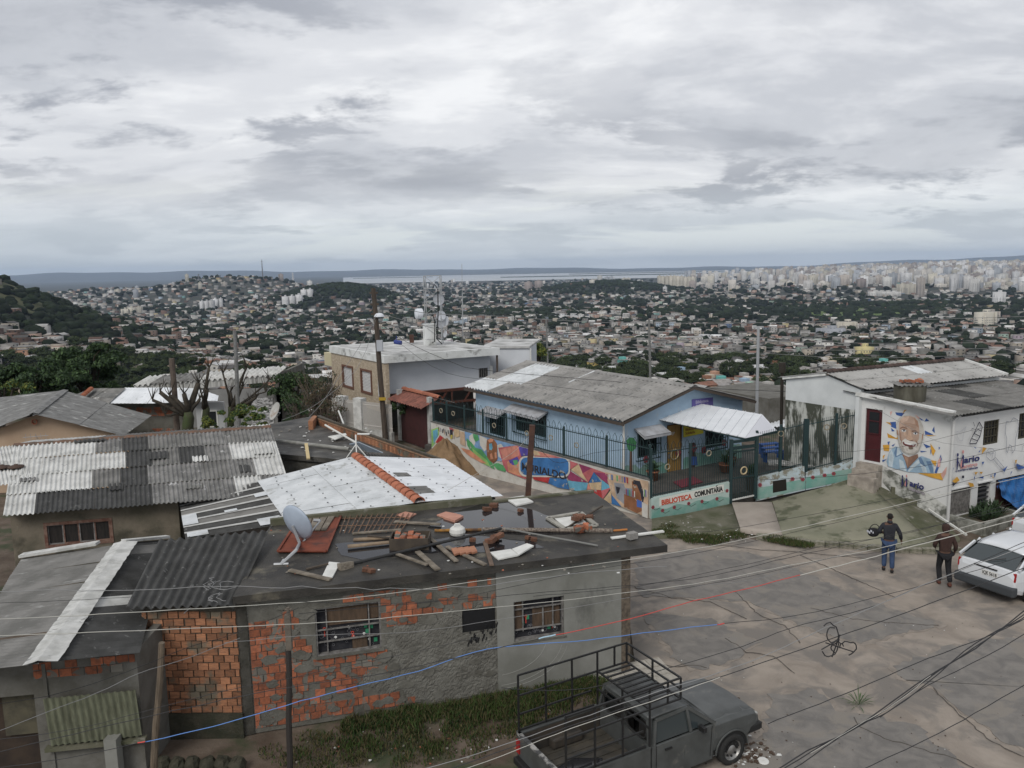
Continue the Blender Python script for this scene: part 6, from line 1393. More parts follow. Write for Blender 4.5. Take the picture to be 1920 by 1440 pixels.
pd([(215,330),(212,280),(228,240),(250,215),(290,200),(350,197),(400,210),(440,240),(470,300),(478,360),(465,430),(450,490),(425,545),(380,572),(330,572),(285,550),(255,510),(235,450),(228,400),(215,370)],HR,'painted_hair')
pd([(238,310),(240,270),(255,235),(290,208),(345,204),(390,218),(420,250),(432,300),(438,360),(430,430),(405,470),(345,480),(285,465),(250,430),(240,380)],SK,'painted_face')
pd([(250,240),(290,210),(340,206),(320,250),(270,270)],(.58,.42,.33)); pd([(385,225),(420,255),(432,320),(405,300)],SK2); pd([(240,340),(262,370),(262,440),(250,430)],SK2)
pd([(215,335),(232,345),(236,395),(222,385)],SK2); pd([(462,385),(478,365),(470,425),(458,440)],SK2)
pd([(290,345),(310,360),(318,400),(300,405),(285,380)],(.55,.38,.28)); pd([(322,385),(335,330),(352,330),(360,390),(378,430),(345,440),(312,425)],(.54,.37,.27)); pd([(312,425),(345,442),(378,432),(370,446),(330,446)],SK3)
pd([(250,318),(275,305),(318,318),(322,330),(280,318),(252,328)],SK3,'painted_brow'); pd([(362,345),(395,338),(432,362),(430,374),(395,350),(365,358)],SK3,'painted_brow')
pd([(262,345),(285,332),(312,345),(300,358),(275,356)],WHt,'painted_eye'); pd([(375,368),(400,360),(422,375),(408,384),(385,382)],WHt,'painted_eye'); pd([(282,336),(298,340),(294,354),(282,352)],DK); pd([(394,363),(408,367),(404,381),(393,378)],DK)
pd([(258,343),(285,328),(315,343),(285,335)],DK); pd([(372,366),(400,356),(425,372),(400,362)],DK)
pd([(265,450),(300,420),(345,445),(395,450),(425,480),(400,500),(420,530),(380,560),(330,562),(290,540),(262,500)],(.56,.53,.49),'painted_beard')
pd([(268,445),(300,425),(345,446),(395,455),(425,475),(395,470),(345,462),(300,450)],(.62,.59,.55))
pd([(275,452),(300,456),(345,468),(405,478),(395,498),(350,505),(300,490),(280,475)],(.16,.05,.05),'painted_mouth'); pd([(290,455),(345,466),(395,478),(385,488),(340,482),(298,470)],WHt,'painted_teeth')
pd([(335,500),(380,505),(375,525),(345,528),(332,515)],(.17,.13,.10)); pd([(300,500),(325,512),(330,545),(305,530)],(.47,.43,.39)); pd([(262,470),(285,500),(300,540),(275,520)],(.40,.36,.32))
def stroke(L,w,c,W_=None,conv=Zp,name='painted_line',par=None):
 W_=W_ or pw; nz[0]+=1; off=.006+.0007*nz[0]; v=[W_.sz(*p_) for p_ in conv(L)]; v=[W_.at(max(.02,u),z,off) for u,z in v]
 mb=MB();
 for a,b in zip(v,v[1:]):
  d=(b-a)
  if d.length<1e-4: continue
  s=d.normalized().cross(W_.n)*w; mb.add([a-s,b-s,b+s,a+s],[(0,1,2,3)]) if True else None
 nm='line_'+'_'.join('%02d'%int(q*99) for q in c); mb.build(name,M(nm,c),par or mur)
stroke([(255,430),(268,445),(262,470)],.012,SK3); stroke([(402,440),(425,470),(418,490)],.012,SK3); stroke([(300,300),(345,296),(400,315)],.006,SK2); stroke([(290,280),(340,276),(405,292)],.006,SK2); stroke([(228,400),(250,500),(290,552),(335,574),(385,572),(428,540),(452,480),(470,420)],.008,(.35,.33,.30))
NAV=(.025,.03,.12)
navm=M('navy_letter',NAV); pnkm=M('pink_letter',(.60,.28,.27))
def logo(W_,x,y,xs,ys,par,big=1.):
 g=lambda L:[(x+a*xs[0]+b*ys[0],y+a*xs[1]+b*ys[1]) for a,b in L]
 idt=lambda L:L
 for L,c in (([(0,0),(.14,0),(.2,.6),(.42,.25),(.36,.18),(.2,.45),(.24,.8),(.05,.8)],NAV),([(.62,.1),(.8,.1),(.86,.85),(.72,.95),(.5,.55),(.58,.48),(.7,.7)],NAV),([(.42,.2),(.6,.1),(.66,.7),(.5,.45),(.45,.35)],(.60,.28,.27))): pd(g(L),c,'painted_figure',W_,idt,par)
 for (a,b,c) in ((.14,.98,NAV),(.74,1.12,(.60,.28,.27))):
  pts=[(a+.11*math.cos(t),b+.13*math.sin(t)) for t in np.linspace(0,6.283,9)[:-1]]; pd(g(pts),c,'painted_head',W_,idt,par)
logo(fwR,1790.5,880,(16.5,-2.6),(0,-28),mur)
nz[0]+=3
fit_text(fwR,'ario',(1806,868),(1835,863),12,navm,mur,.03,.008); fit_text(fwR,'santro',(1799,879),(1831,873),8,pnkm,mur,.03,.003); fit_text(fwR,'o sorriso e natureza',(1790,884.5),(1832,877.5),3.6,navm,mur,.03,.003)
logo(pw,1692,912,(13,3),(0,-20),mur); fit_text(pw,'ario',(1706,910),(1733,918),11,navm,mur,.045,.008); fit_text(pw,'santro',(1705,917),(1735,928),6,M('faded_letter',(.30,.27,.30)),mur,.045,.006)
# ---- right facade
win1=rect4(fwR,(1845,791),(1874,785),(1872,830),(1843,836)); win2=rect4(fwR,(1911,776),(1945,770),(1945,818),(1909,823))
lwA=rect4(fwR,(1780,920),(1821,910),(1820,960),(1779,970)); lwB=rect4(fwR,(1834,907),(1857,901),(1856,952),(1831,958)); gar=rect4(fwR,(1866,902),(1990,872),(1990,985),(1862,1005))
wall_grid(.181,5.4,[win1,win2,lwA,lwB,(gar[0],5.4,-.3,gar[3])],0,.18,zt=3.72,mats=pwh,parent=mur,W_=fwR,zb=-.3)
bro=M('dark_brown_frame',(.05,.045,.03))
for j,h in enumerate((win1,win2)):
 u0,u1,z0,z1=h; mb=MB(); t=.05
 for a,b,c,d in ((u0,u1,z0,z0+t),(u0,u1,z1-t,z1),(u0,u0+t,z0+t,z1-t),(u1-t,u1,z0+t,z1-t)): fwR.panel(mb,a,b,c,d,-.1,-.03)
 w=mb.build('window',bro,mur); mb=MB(); fwR.panel(mb,u0+.03,u1-.03,z0+.03,z1-.03,-.13,-.11); mb.build('pane',dark,w)
 for k in range(4): mb=MB(); u=lerp(u0,u1,(k+1)/5); fwR.panel(mb,u-.018,u+.018,z0,z1,-.08,-.05); mb.build('bar',bro,w)
 for k in range(2): mb=MB(); z=lerp(z0,z1,(k+1)/3); fwR.panel(mb,u0,u1,z-.015,z+.015,-.06,-.03); mb.build('bar',bro,w)
for j,h in enumerate((lwA,lwB)):
 u0,u1,z0,z1=h; mb=MB(); fwR.panel(mb,u0+.02,u1-.02,z0+.02,z1-.02,-.15,-.13); w=mb.build('window',dark,mur)
 if j==0:
  for k in range(15): mb=MB(); u=lerp(u0,u1,(k+.5)/15); fwR.panel(mb,u-.016,u+.016,z0,z1,-.05,-.02); mb.build('bar',steel,w)
 else:
  for k in range(6): mb=MB(); z=lerp(z0,z1,(k+.5)/6); fwR.panel(mb,u0+.03,u1-.03,z-.015,z+.03,-.09,-.04); mb.build('louvre',M('louvre_dark',(.05,.05,.055),rough=.3),w)
 mb=MB(); fwR.panel(mb,u0-.05,u1+.05,z1+.01,z1+.05,0,.07); mb.build('lintel',pwh,mur)
mb=MB(); fwR.panel(mb,gar[0]+.05,5.4,-.2,gar[3]-.02,-.14,-.10); gd=mb.build('garage_door',M('maroon_sheet',(.060,.022,.022)),mur)
for k in range(24): mb=MB(); u=lerp(gar[0]+.05,5.4,(k+.5)/24); fwR.panel(mb,u-.02,u+.02,-.15,gar[3]-.05,-.10,-.085); mb.build('rib',M('maroon_sheet',(.060,.022,.022)),gd)
def tarp():
 mb=MB(); n,m_=26,16; R=random.Random(8)
 T0=[(1866,900),(1990,873)]; B0=[(1868,928),(1892,952),(1908,957),(1925,940),(1990,930)]
 for i in range(n+1):
  f_=i/n; tx=lerp(1866.,1990.,f_); ty=lerp(900.,873.,f_)
  bx=tx+2;
  bys=np.interp(f_,[0,.2,.34,.42,.6,1],[926,950,957,946,938,928])
  for j in range(m_+1):
   g=j/m_; q=fwR.px(tx+2*g,ty+(bys-ty)*g,0); u=(q-fwR.A).dot(fwR.t); off=.10+.10*g+.05*math.sin(f_*22+g*4)*g+.03*math.sin(f_*51+g*9)+.02*math.sin(g*13+f_*7)
   mb.v.append(tuple(fwR.at(u,q.z,off)))
 for i in range(n):
  for j in range(m_): a=i*(m_+1)+j; mb.f.append((a,a+1,a+m_+2,a+m_+1)); mb.mi.append(0)
 o=top(mb,'blue_tarpaulin',M('blue_tarp',(.02,.13,.36),(.015,.095,.28),scale=4,rough=.38),'creased blue tarpaulin hanging over the garage opening','tarpaulin'); md=o.modifiers.new('solid','SOLIDIFY'); md.thickness=.008
tarp()
Zf=lambda L:[(1640+x/5.143,740+y/5.143) for x,y in L]
LG=(.22,.23,.27)
stroke([(770,350),(800,360),(850,320),(865,305),(840,370),(830,440),(800,440),(780,400),(775,350)],.008,(.4,.4,.43),fwR)
stroke([(905,440),(940,370),(990,260),(1020,310),(1000,390),(960,470),(900,470),(905,440)],.018,DK,fwR); stroke([(920,420),(970,440),(1000,400),(940,370),(980,330),(1010,350)],.014,DK,fwR); stroke([(935,260),(945,300)],.012,DK,fwR); stroke([(915,330),(935,320)],.012,DK,fwR)
stroke([(1245,300),(1250,255),(1290,260),(1320,220),(1360,240),(1370,300),(1355,360),(1340,420),(1335,520),(1310,560),(1300,490),(1280,480),(1262,555),(1250,540),(1255,420),(1240,360),(1245,300)],.012,LG,fwR)
stroke([(1062,600),(1060,550),(1080,520),(1120,520),(1145,550),(1140,610),(1100,635),(1062,600)],.010,LG,fwR); stroke([(1070,560),(1130,560)],.008,LG,fwR); stroke([(1125,620),(1210,720),(1230,700),(1145,600)],.010,LG,fwR); stroke([(1075,540),(1100,580),(1125,545),(1110,610)],.007,LG,fwR)
stroke([(1400,540),(1410,490),(1450,480)],.008,LG,fwR); stroke([(1350,660),(1400,690),(1440,680),(1380,720),(1350,660)],.008,LG,fwR)
fs_=[([(730,830),(775,785),(800,820),(760,850)],OR),([(880,840),(930,850),(940,880),(900,885)],OR),([(730,850),(775,840),(735,880)],DK),([(940,745),(975,740),(955,770)],OR),([(990,740),(1025,740),(1005,765)],OR),([(975,795),(1030,780),(1028,805)],BL),([(1130,755),(1150,750),(1135,800)],BL),([(1100,760),(1108,790),(1095,785)],BL),([(1115,770),(1125,800),(1115,800)],OR),([(820,775),(842,775),(842,800),(820,800)],DK),([(1060,1165),(1090,1115),(1110,1150)],BL),([(945,1165),(985,1170),(970,1190)],BL),([(1020,500),(1060,510),(1010,570)],OR),([(975,550),(1000,525),(990,550)],BL),([(1010,645),(1035,640),(1020,675)],BL),([(1210,720),(1260,680),(1230,740)],BL),([(1330,630),(1350,620),(1340,670)],OR),([(1340,670),(1350,660),(1440,700),(1360,720)],BL),([(935,500),(960,510),(945,515)],BL),([(740,700),(725,735),(735,700)],BL),([(935,780),(945,790),(935,830)],BL),([(1290,740),(1305,730),(1285,770)],BL),([(1150,880),(1170,860),(1165,900)],BL)]
for L,c in fs_: pd(L,c,'paint_shard',fwR)
mb=MB(); c=c0-dl*.05-dr_*.02+Vector((-.03,-.08,0)); mb.tube([c+UP*3.7,c+UP*-.1],.05,8); mb.tube([c+UP*3.7,c+UP*3.8+dr_*.3],.05,8); mb.build('drain_pipe',M('pipe_grey',(.5,.5,.49)),mur)
B_=P(1786,781,3.9)-UP*0; A_=pw.at(3.35,zL+.12,.12); n_=(A_-B_).cross(dr_).normalized()
Cq=B_+dr_*6.5; Dq=PPL(1848,714,B_,n_); Dd=Dq-B_;
q=[A_,A_+dr_*6.5,Cq,B_]; up_=(A_-B_); rl=up_*1.18
q=[B_+rl,B_+rl+dr_*7.5,B_+dr_*7.5,B_]
zc=.35; q=[B_+rl+UP*.0,B_+rl+dr_*7.5,B_+dr_*7.5,B_]
for r in range(3):
 for k in range(7): mb=MB(); corr(mb,q,k/7,(k+1)/7,max(0,r/3-.01),(r+1)/3,6,.022,tilt=.02,seg=6,nv=1,jit=.004); mb.build('roof_sheet',fc_grey if (k+r)%4 else fc_dark,mur)
mb=MB(); mb.ext([c0+dr_*5.2+UP*3.7,c0+dr_*5.4+UP*3.7,c0+dr_*5.4+dl*3.2+UP*3.7,c0+dr_*5.2+dl*3.2+UP*3.7],(0,0,-4)); mb.build('end_wall',pwh,mur)
tk=PPL(1705,750,B_,n_)+UP*.38; mb=MB();
tkt=thing('roof_tank','mouldy round concrete water tank with bricks on its lid on the portrait house','water tank',tk)
mb=MB(); mb.lathe(tk-UP*.4,UP,[(.52,0),(.54,.55),(.55,.57)],24); mb.lathe(tk-UP*.4,UP,[(.52,.57),(.0,.57)],24); mb.build('tank',M('tank_concrete',(.06,.055,.04),(.12,.115,.09),scale=2,bump=.02,stretch=(1,1,.3)),tkt,smooth=False)
mb=MB(); a=tk+UP*.22; corr(mb,[a+Vector((-.6,.45,.02)),a+Vector((.64,.4,.02)),a+Vector((.64,-.45,-.02)),a+Vector((-.6,-.4,-.02))],0,1,0,1,8,.025,tilt=0,seg=6); mb.build('lid_sheet',fc_mid,tkt)
for k in range(5): link('brick',bevel_me(unit_box('brick',brick2),.05) or bpy.data.meshes['brick'],tkt,a+Vector((-.3+.17*k,random.uniform(-.15,.15),.09+.02*(k%2))),(random.uniform(-.3,.3),random.uniform(-.3,.3),random.uniform(0,3)),(.24,.13,.10))
# ---- hall with the mouldy gable wall
E_=c0+dl*3.3; gd_=Vector((-.54,.84,0)).normalized(); hw_=Wall(E_,E_+gd_*3.75)
hall=thing('long_hall','long hall with grey ribbed roof and a gable wall streaked with black mould','hall',E_+Vector((3,3,0)))
mould2=M('mould_wall',(.52,.53,.50),(.42,.43,.40),scale=1,c3=(.06,.065,.05),c3s=2.4,c3lo=.44,c3hi=.53,st3=(1,1,.3))
clean=M('hall_wall_clean',(.58,.60,.60),(.50,.52,.52),scale=1.2)
hl=hw_.sz(1474,712); hp=hw_.sz(1551,704);
mb=MB(); hw_.panel(mb,0,hl[0],.2,3.55,-.2,0); mb.build('wall',mould2,hall)
mb=MB(); mb.ext([hw_.at(0,3.55,0),hw_.at(hl[0],3.55,0),hw_.at(hl[0],hl[1],0),hw_.at(hp[0],hp[1],0),hw_.at(0,hw_.sz(1620,732)[1],0)],-hw_.n*.2); mb.build('gable',clean,hall)
mb=MB(); mb.bar(hw_.at(hl[0]+.1,hl[1]+.06,.05),hw_.at(hp[0],hp[1]+.06,.05),.12,.1); mb.build('fascia',M('white_fascia',(.66,.66,.64)),hall)
rr0=hw_.at(hp[0],hp[1]+.12,.15); rfar=P(1806,675,hp[1]+.12); rd=(rfar-rr0); re0=hw_.at(-.35,hw_.sz(1628,733)[1]+.05,.15);
q=[rr0,rr0+rd,re0+rd,re0]; hallr=M('hall_roof',(.36,.355,.34),(.26,.255,.245),scale=1,detail=9,c3=(.14,.14,.135),c3s=4,c3lo=.6,c3hi=.66,rough=.8)
for k in range(10):
 for r in range(2): mb=MB(); corr(mb,q,k/10,(k+1)/10,max(0,r/2-.01),(r+1)/2,4,.02,tilt=.02,seg=6,nv=1,jit=.005); mb.build('roof_sheet',(hallr if not (k in (5,) and r==0) else wp),hall)
q=[rr0+rd,rr0,hw_.at(hl[0]+.3,hl[1]+.08,.15),hw_.at(hl[0]+.3,hl[1]+.08,.15)+rd]
for k in range(10): mb=MB(); corr(mb,q,k/10,(k+1)/10,0,1,4,.02,tilt=0,seg=6,nv=1); mb.build('roof_sheet',hallr,hall)
rt_dark=half_tile(.42,.12,M('dark_old_tile',(.10,.05,.04),(.06,.045,.04),scale=4,rnd=.3))
tile_row(rr0,rr0+rd,24,rt_dark,hall,dz=.02)
mb=MB(); mb.bar(rr0+rd+UP*.03,re0+rd+UP*.03,.12,.10); mb.build('verge',M('white_fascia',(.66,.66,.64)),hall)
mb=MB(); mb.ext([re0+rd*.0+UP*-.12+gd_*.3,re0+rd-UP*.12+gd_*.3,re0+rd-UP*.12+gd_*.45,re0-UP*.12+gd_*.45],(0,0,-3.8)); mb.build('side_wall',clean,hall)
st=thing('door_steps','three pale tiled steps in front of the dark red door','steps',pw.at((pdoor[0]+pdoor[1])/2,.6,.5))
stm_=M('step_tile',(.38,.34,.29),(.24,.21,.18),scale=3,bump=.004); zd=pdoor[2]
for k,(o0,o1,z) in enumerate(((0,.32,zd-.06),(.32,.58,zd-.24),(.58,.84,zd-.42))):
 mb=MB(); pw.panel(mb,pdoor[0]-.1-.08*k,pdoor[1]+.12,.5,z,o0+.01,o1); mb.build('step',stm_,st)
p=P(1733,952,.35); mb=MB(); mb.tube([p,PY(1738,868,p.y)],.035,8); top(mb,'white_pole',whp,'thin white pole standing in front of the painted portrait','pole',loc=p)
for x,y,w,lab in ((1712,946,.5,'small pale mossy block on the ledge under the portrait'),(1682,922,.45,'low mossy block higher up the ledge by the portrait wall')):
 p=P(x,y,.45 if x>1700 else .75); mb=MB(); mb.box(p+UP*.05,(w,.28,.3),rz=-.9+.7); top(mb,'mossy_block',mossc,lab,'block')
pl_=thing('planter','low mouldy planter bed with dark spiky leaves below the barred window','planter',P(1830,1000,0));
pa=fwR.at(.1,0,.05); pb=fwR.at(2.35,0,.05); pc=fwR.at(2.35,0,1.05); pdn=fwR.at(.1,0,1.25)
for a,b in ((pdn,pc),(pa,pdn),(pc,pb)): mb=MB(); mb.bar(a+UP*.18,b+UP*.18,.14,.40); mb.build('side',M('mould_side',(.28,.28,.25),(.12,.12,.10),scale=4),pl_)
mb=MB(); mb.slab([pa+UP*.25,pb+UP*.25,pc+UP*.25,pdn+UP*.25],.2); mb.build('soil',dirt,pl_)
mb=MB()
for k in range(26): q_=fwR.at(random.uniform(.3,2.2),.25,random.uniform(.3,.95)); leaf_cluster(mb,q_,14,.55,.035,k,up=1.,spread=.6)
mb.build('leaves',lfd,pl_)
mb=MB(); a=P(1741,953,.42); b=P(1812,1003,.5); mb.bar(P(1741,955,.42),P(1812,1003,.2),.06,.06); top(mb,'white_rail',whp,'fallen white pipe lying by the corner of the portrait house','pipe')
for k,(x,y) in enumerate(((1470,868),(1531,872))):
 p=P(x,y,1.0 if k==0 else 1.05); t=thing('stone_table',['low white speckled stone table behind the left part of the yard fence','low white speckled stone table behind the right part of the yard fence'][k],'table',p,'tables in the fenced yard'); mb=MB(); mb.box(p,(1.25,.7,.07),rz=-.25); mb.build('table_top',M('speckled_white',(.5,.5,.48),(.2,.2,.19),scale=9),t); mb=MB(); mb.box(p-UP*.27,(.3,.3,.46)); mb.build('leg',plg,t)
for k in range(3):
 p=P(1442+4*k,832+7*k,1.05); mb=MB(); z=p.z; mb.box((p.x,p.y,p.z),(.9,.28,.05),rz=.3)
 for s in (-.35,.35): mb.box((p.x+s,p.y,p.z-.25),(.05,.24,.45),rz=.3)
 top(mb,'blue_bench',M('bench_blue',(.03,.08,.26)),['blue bench board behind the canopy, the uppermost','blue bench board behind the canopy, the middle one','blue bench board behind the canopy, the lowest'][k],'bench',group='blue benches behind the canopy')
p=P(1420,780,2.); g0_=Vector((13.2,42,0)); a=PY(1419,790,40); b=PY(1422,615,40); mb=MB(); mb.tube([Vector((a.x,40,-1)),b],[.09,.07],10); mb.box((b.x,40,b.z+.05),(.5,.08,.08)); top(mb,'steel_pole',galv,'tall thin grey steel pole behind the white entrance canopy','pole',loc=(a.x,40,-1))
a=PY(1464,860,33.2); b=PY(1467,680,33.2); mb=MB(); mb.tube([a-UP*.5,b],.07,8); mb.tube([b-UP*.42,b],.14,10); top(mb,'chimney_pipe',M('chimney_black',(.03,.025,.02)),'dark pipe with a black cap at the left corner of the mouldy gable','chimney',loc=a)
t=thing('white_roofed_shed','low shed with broad white metal roof beyond the canopy','shed',(18,50,-1)); q=[PY(1380,752,48),PY(1470,762,46),PY(1472,800,42),PY(1380,800,43)]
mb=MB(); corr(mb,q,0,1,0,1,14,.03,tilt=0,seg=4,nv=2); mb.build('roof',wp2,t); mb=MB(); mb.box((14.5,46,.0),(4,5,3.5),rz=.5); mb.build('wall',plg,t)
c=PY(1443,812,41);
# houses behind on the left
tan=M('tan_render',(.42,.31,.22),(.36,.26,.18),scale=.9,rough=.85)
rg=M('rough_grey_roof',(.20,.20,.195),(.13,.13,.125),scale=2.5,detail=10,bump=.02,bscale=10,c3=(.42,.42,.40),c3s=1.6,c3lo=.60,c3hi=.66,st3=(.5,2.5,1))
th=thing('tan_house','tan rendered house with weathered grey hipped roof at the left edge','house',(-19,34,0))
pk=P(62,776,3.45); er=P(232,818,2.3); el=P(-40,815,2.6); pf=P(120,732,3.45); ef=P(284,780,2.3); lf=P(-60,752,3.0)
def rq(q,n,mats,parent,waves=6,amp=.015,nr=2):
 for k in range(n):
  for r in range(nr): mb=MB(); corr(mb,q,k/n,(k+1)/n,max(0,r/nr-.01),(r+1)/nr,waves,amp,tilt=.02,seg=4,nv=2,jit=.01); mb.build('roof_sheet',mats[(k*3+r*2)%len(mats)],parent)
rq([pk,pf,ef,er],4,[rg,rg,rg],th); rq([pf,pk,el,lf],4,[rg,rg],th)
ridge_strip(pk,pf,.2,.2,.04,.04,rg,th)
gw_=Wall((el.x,el.y+.3),(er.x,er.y+.3)); mb=MB()
u1=gw_.L; up=(pk-Vector((gw_.A.x,gw_.A.y,0))).dot(gw_.t)
mb.ext([gw_.at(0,0,0),gw_.at(u1,0,0),gw_.at(u1,er.z-.06,0),gw_.at(up,pk.z-.08,0),gw_.at(0,el.z-.05,0)],-gw_.n*.15); mb.build('wall',tan,th)
mb=MB(); q_=gw_.sz(67,790); mb.lathe(gw_.at(q_[0],q_[1],.02),gw_.n,[(.09,0),(.09,.12),(.12,.12)],10); mb.build('gable_vent',tilem,th)
mb=MB(); a=gw_.sz(78,815); mb.tube([gw_.at(a[0]-.5,a[1],.5),gw_.at(a[0]+.5,a[1]+.05,.5)],.012,4); mb.tube([gw_.at(a[0],a[1]-.5,.1),gw_.at(a[0],a[1]+.1,.5)],.012,4)
for k in range(5): mb.tube([gw_.at(a[0]-.4+.2*k,a[1]-.15,.5),gw_.at(a[0]-.4+.2*k,a[1]+.15,.5)],.008,4)
top(mb,'tv_aerial',galv,'small comb-shaped TV aerial in front of the tan gable wall','aerial')
rh=thing('row_house','low row with mossy grey and white metal roofs above a strip of orange brick','house',(-16,40,0))
rq([P(128,745,2.9),P(172,728,3.3),P(236,728,3.3),P(203,758,2.7)],3,[fc_mid,rg],rh,5)
rq([P(234,727,3.3),P(297,727,3.3),P(276,757,2.7),P(203,757,2.7)],2,[wp2],rh,5,.008,1); rq([P(298,726,3.3),P(372,728,3.3),P(402,752,2.75),P(277,757,2.7)],2,[wp2,wp],rh,5,.008,1); rq([P(372,729,3.2),P(410,742,3.0),P(408,752,2.9),P(384,752,2.85)],1,[wp2],rh,4,.006,1)
tile_row(P(152,747,2.95),P(172,730,3.3),6,rt_me,rh)
rw=Wall(P(205,758,2.6),P(335,756,2.6)); rw.A=rw.A+Vector((0,.3,0)); mb=MB(); rw.panel(mb,0,rw.L,0,2.55,-.15,0); mb.build('wall',mort,rh); bricks(rw,.1,rw.L-.1,1.9,2.5,rh,lambda *a:Rb.random()<.9,depth=.02,off=.004,maxn=140); bricks(rw,rw.L*.55,rw.L*.95,.8,1.35,rh,lambda *a:True,depth=.02,off=.004,maxn=60)
rw2=Wall(P(362,757,2.6),P(415,755,2.6)); rw2.A=rw2.A+Vector((0,.3,0)); mb=MB(); rw2.panel(mb,0,rw2.L,0,2.6,-.15,0); mb.build('wall',M('pale_wall',(.42,.43,.43)),rh)
mb=MB(); rw2.panel(mb,.25,1.05,1.3,2.2,0.0,.03); w=mb.build('window',whp,rh); mb=MB(); rw2.panel(mb,.33,.97,1.38,2.12,.03,.04); mb.build('pane',dark,w)
gh=thing('grey_hall','long grey rendered building with scalloped white roof edge behind the pruned trees','building',(-13,48,-2))
ga=PY(252,722,47); gb=PY(522,702,47); gwl=Wall(ga,gb); zt=gb.z
mb=MB(); gwl.panel(mb,0,gwl.L,-5,ga.z-.35,-.3,0); mb.build('wall',M('grey_hall_wall',(.24,.24,.235),(.17,.17,.165),scale=.8,c3=(.12,.12,.11),c3s=1,c3lo=.6,c3hi=.7),gh)
mb=MB(); mb.ext([gwl.at(0,ga.z-.55,.06),gwl.at(gwl.L,gb.z-.4,.06),gwl.at(gwl.L,gb.z,.06),gwl.at(0,ga.z-.05,.06)],-gwl.n*.1); mb.build('parapet',M('stained_white_band',(.45,.45,.43),(.18,.18,.17),scale=2,stretch=(3,3,.3)),gh)
q=[gwl.at(0,ga.z+.25,-2.),gwl.at(gwl.L,gb.z+.25,-2),gwl.at(gwl.L,gb.z+.02,.14),gwl.at(0,ga.z,.14)]
for k in range(9): mb=MB(); corr(mb,q,k/9,(k+1)/9,0,1,3,.07,tilt=0,seg=8,nv=1,thick=.04); mb.build('roof_tile',fc_white if k not in (1,2,3) else fc_mid,gh,smooth=True)
mb=MB(); p=gwl.sz(470,740); gwl.panel(mb,p[0],p[0]+1.3,p[1]-3,p[1]-.2,0,.04)
w=mb.build('shutter_sheet',M('shutter_white',(.5,.5,.5),(.1,.1,.1),scale=4,stretch=(1,1,6),lo=.48,hi=.52),gh)
mb=MB(); mb.ext([gwl.at(gwl.L,gb.z,0),gwl.at(gwl.L-.2,gb.z,0),gwl.at(gwl.L-.2,gb.z,0)-gwl.n*6,gwl.at(gwl.L,gb.z,0)-gwl.n*6],(0,0,-6)); mb.build('side_wall',plg,gh)
fh=thing('flat_roof_house','low house with dark flat roof littered with pipes, edged by a brick parapet','house',(-8,31,0))
fp=[P(512,850,2.4),P(760,872,2.4),P(800,866,2.4),P(600,778,2.4),P(505,795,2.4)]
mb=MB(); mb.slab(wob(fp,.02,.4,3),.18); mb.build('roof_slab',M('wet_dark_roof',(.04,.038,.034),(.10,.095,.085),scale=1.2,detail=9,bump=.01,c3=(.22,.22,.21),c3s=1.5,c3lo=.62,c3hi=.7,st3=(1,4,1),rough=.6),fh)
mb=MB(); mb.slab([lerp(sum(fp,Vector())/5,p_,.96)-UP*.185 for p_ in fp],2.3); mb.build('wall',mort,fh)
pw0=P(592,795,2.4); pw1=P(822,880,2.4); bwl=Wall(pw0,pw1)
mb=MB(); bwl.panel(mb,0,bwl.L,0,2.78,-.10,0); mb.build('parapet',M('dark_mortar',(.09,.075,.055)),fh)
Rq=random.Random(2)
n=int(bwl.L/.155)
for r in range(2):
 for k in range(n):
  u=(k+.5)*bwl.L/n; link('brick',bme2,fh,bwl.at(u,2.20+.29*r-.0,.01+Rq.uniform(-.006,.006)),(0,0,math.atan2(bwl.t.y,bwl.t.x)),(.14,.05,.275))
mb=MB(); bwl.panel(mb,0,bwl.L,2.655,2.70,-.12,.03); mb.build('coping',M('brown_coping',(.30,.18,.11),(.22,.13,.08),scale=3),fh)
endw=Wall(pw0,P(583,806,2.4)); mb=MB(); endw.panel(mb,0,endw.L,2,2.78,-.1,.1); mb.build('parapet_end',brick2,fh)
pf_=Wall(P(622,800,0.6),P(735,838,.0)); ff=thing('pale_fence','row of pale iron bars between white masonry pillars below the wooden pole','fence',pf_.A)
z0_=.0
mb=MB(); pf_.panel(mb,0,pf_.L,-.5,.75,-.2,0); mb.build('base_wall',M('old_white_base',(.42,.42,.40),(.25,.25,.23),scale=3),ff)
for f_ in (.17,.47): mb=MB(); u=pf_.L*f_; pf_.panel(mb,u-.3,u+.3,0,2.35,-.35,.06); mb.build('pillar',M('old_white_pillar',(.60,.60,.58),(.42,.42,.4),scale=3),ff)
pbm=unit_box('bar',M('pale_bar',(.48,.46,.43)))
for k in range(70):
 u=pf_.L*(k+.5)/70
 link('bar',pbm,ff,pf_.at(u,1.45,-.1),(0,0,0),(.03,.03,1.5))
for z in (.95,2.05): mb=MB(); mb.bar(pf_.at(0,z,-.1),pf_.at(pf_.L,z,-.1),.04); mb.build('rail',M('pale_bar',(.48,.46,.43)),ff)
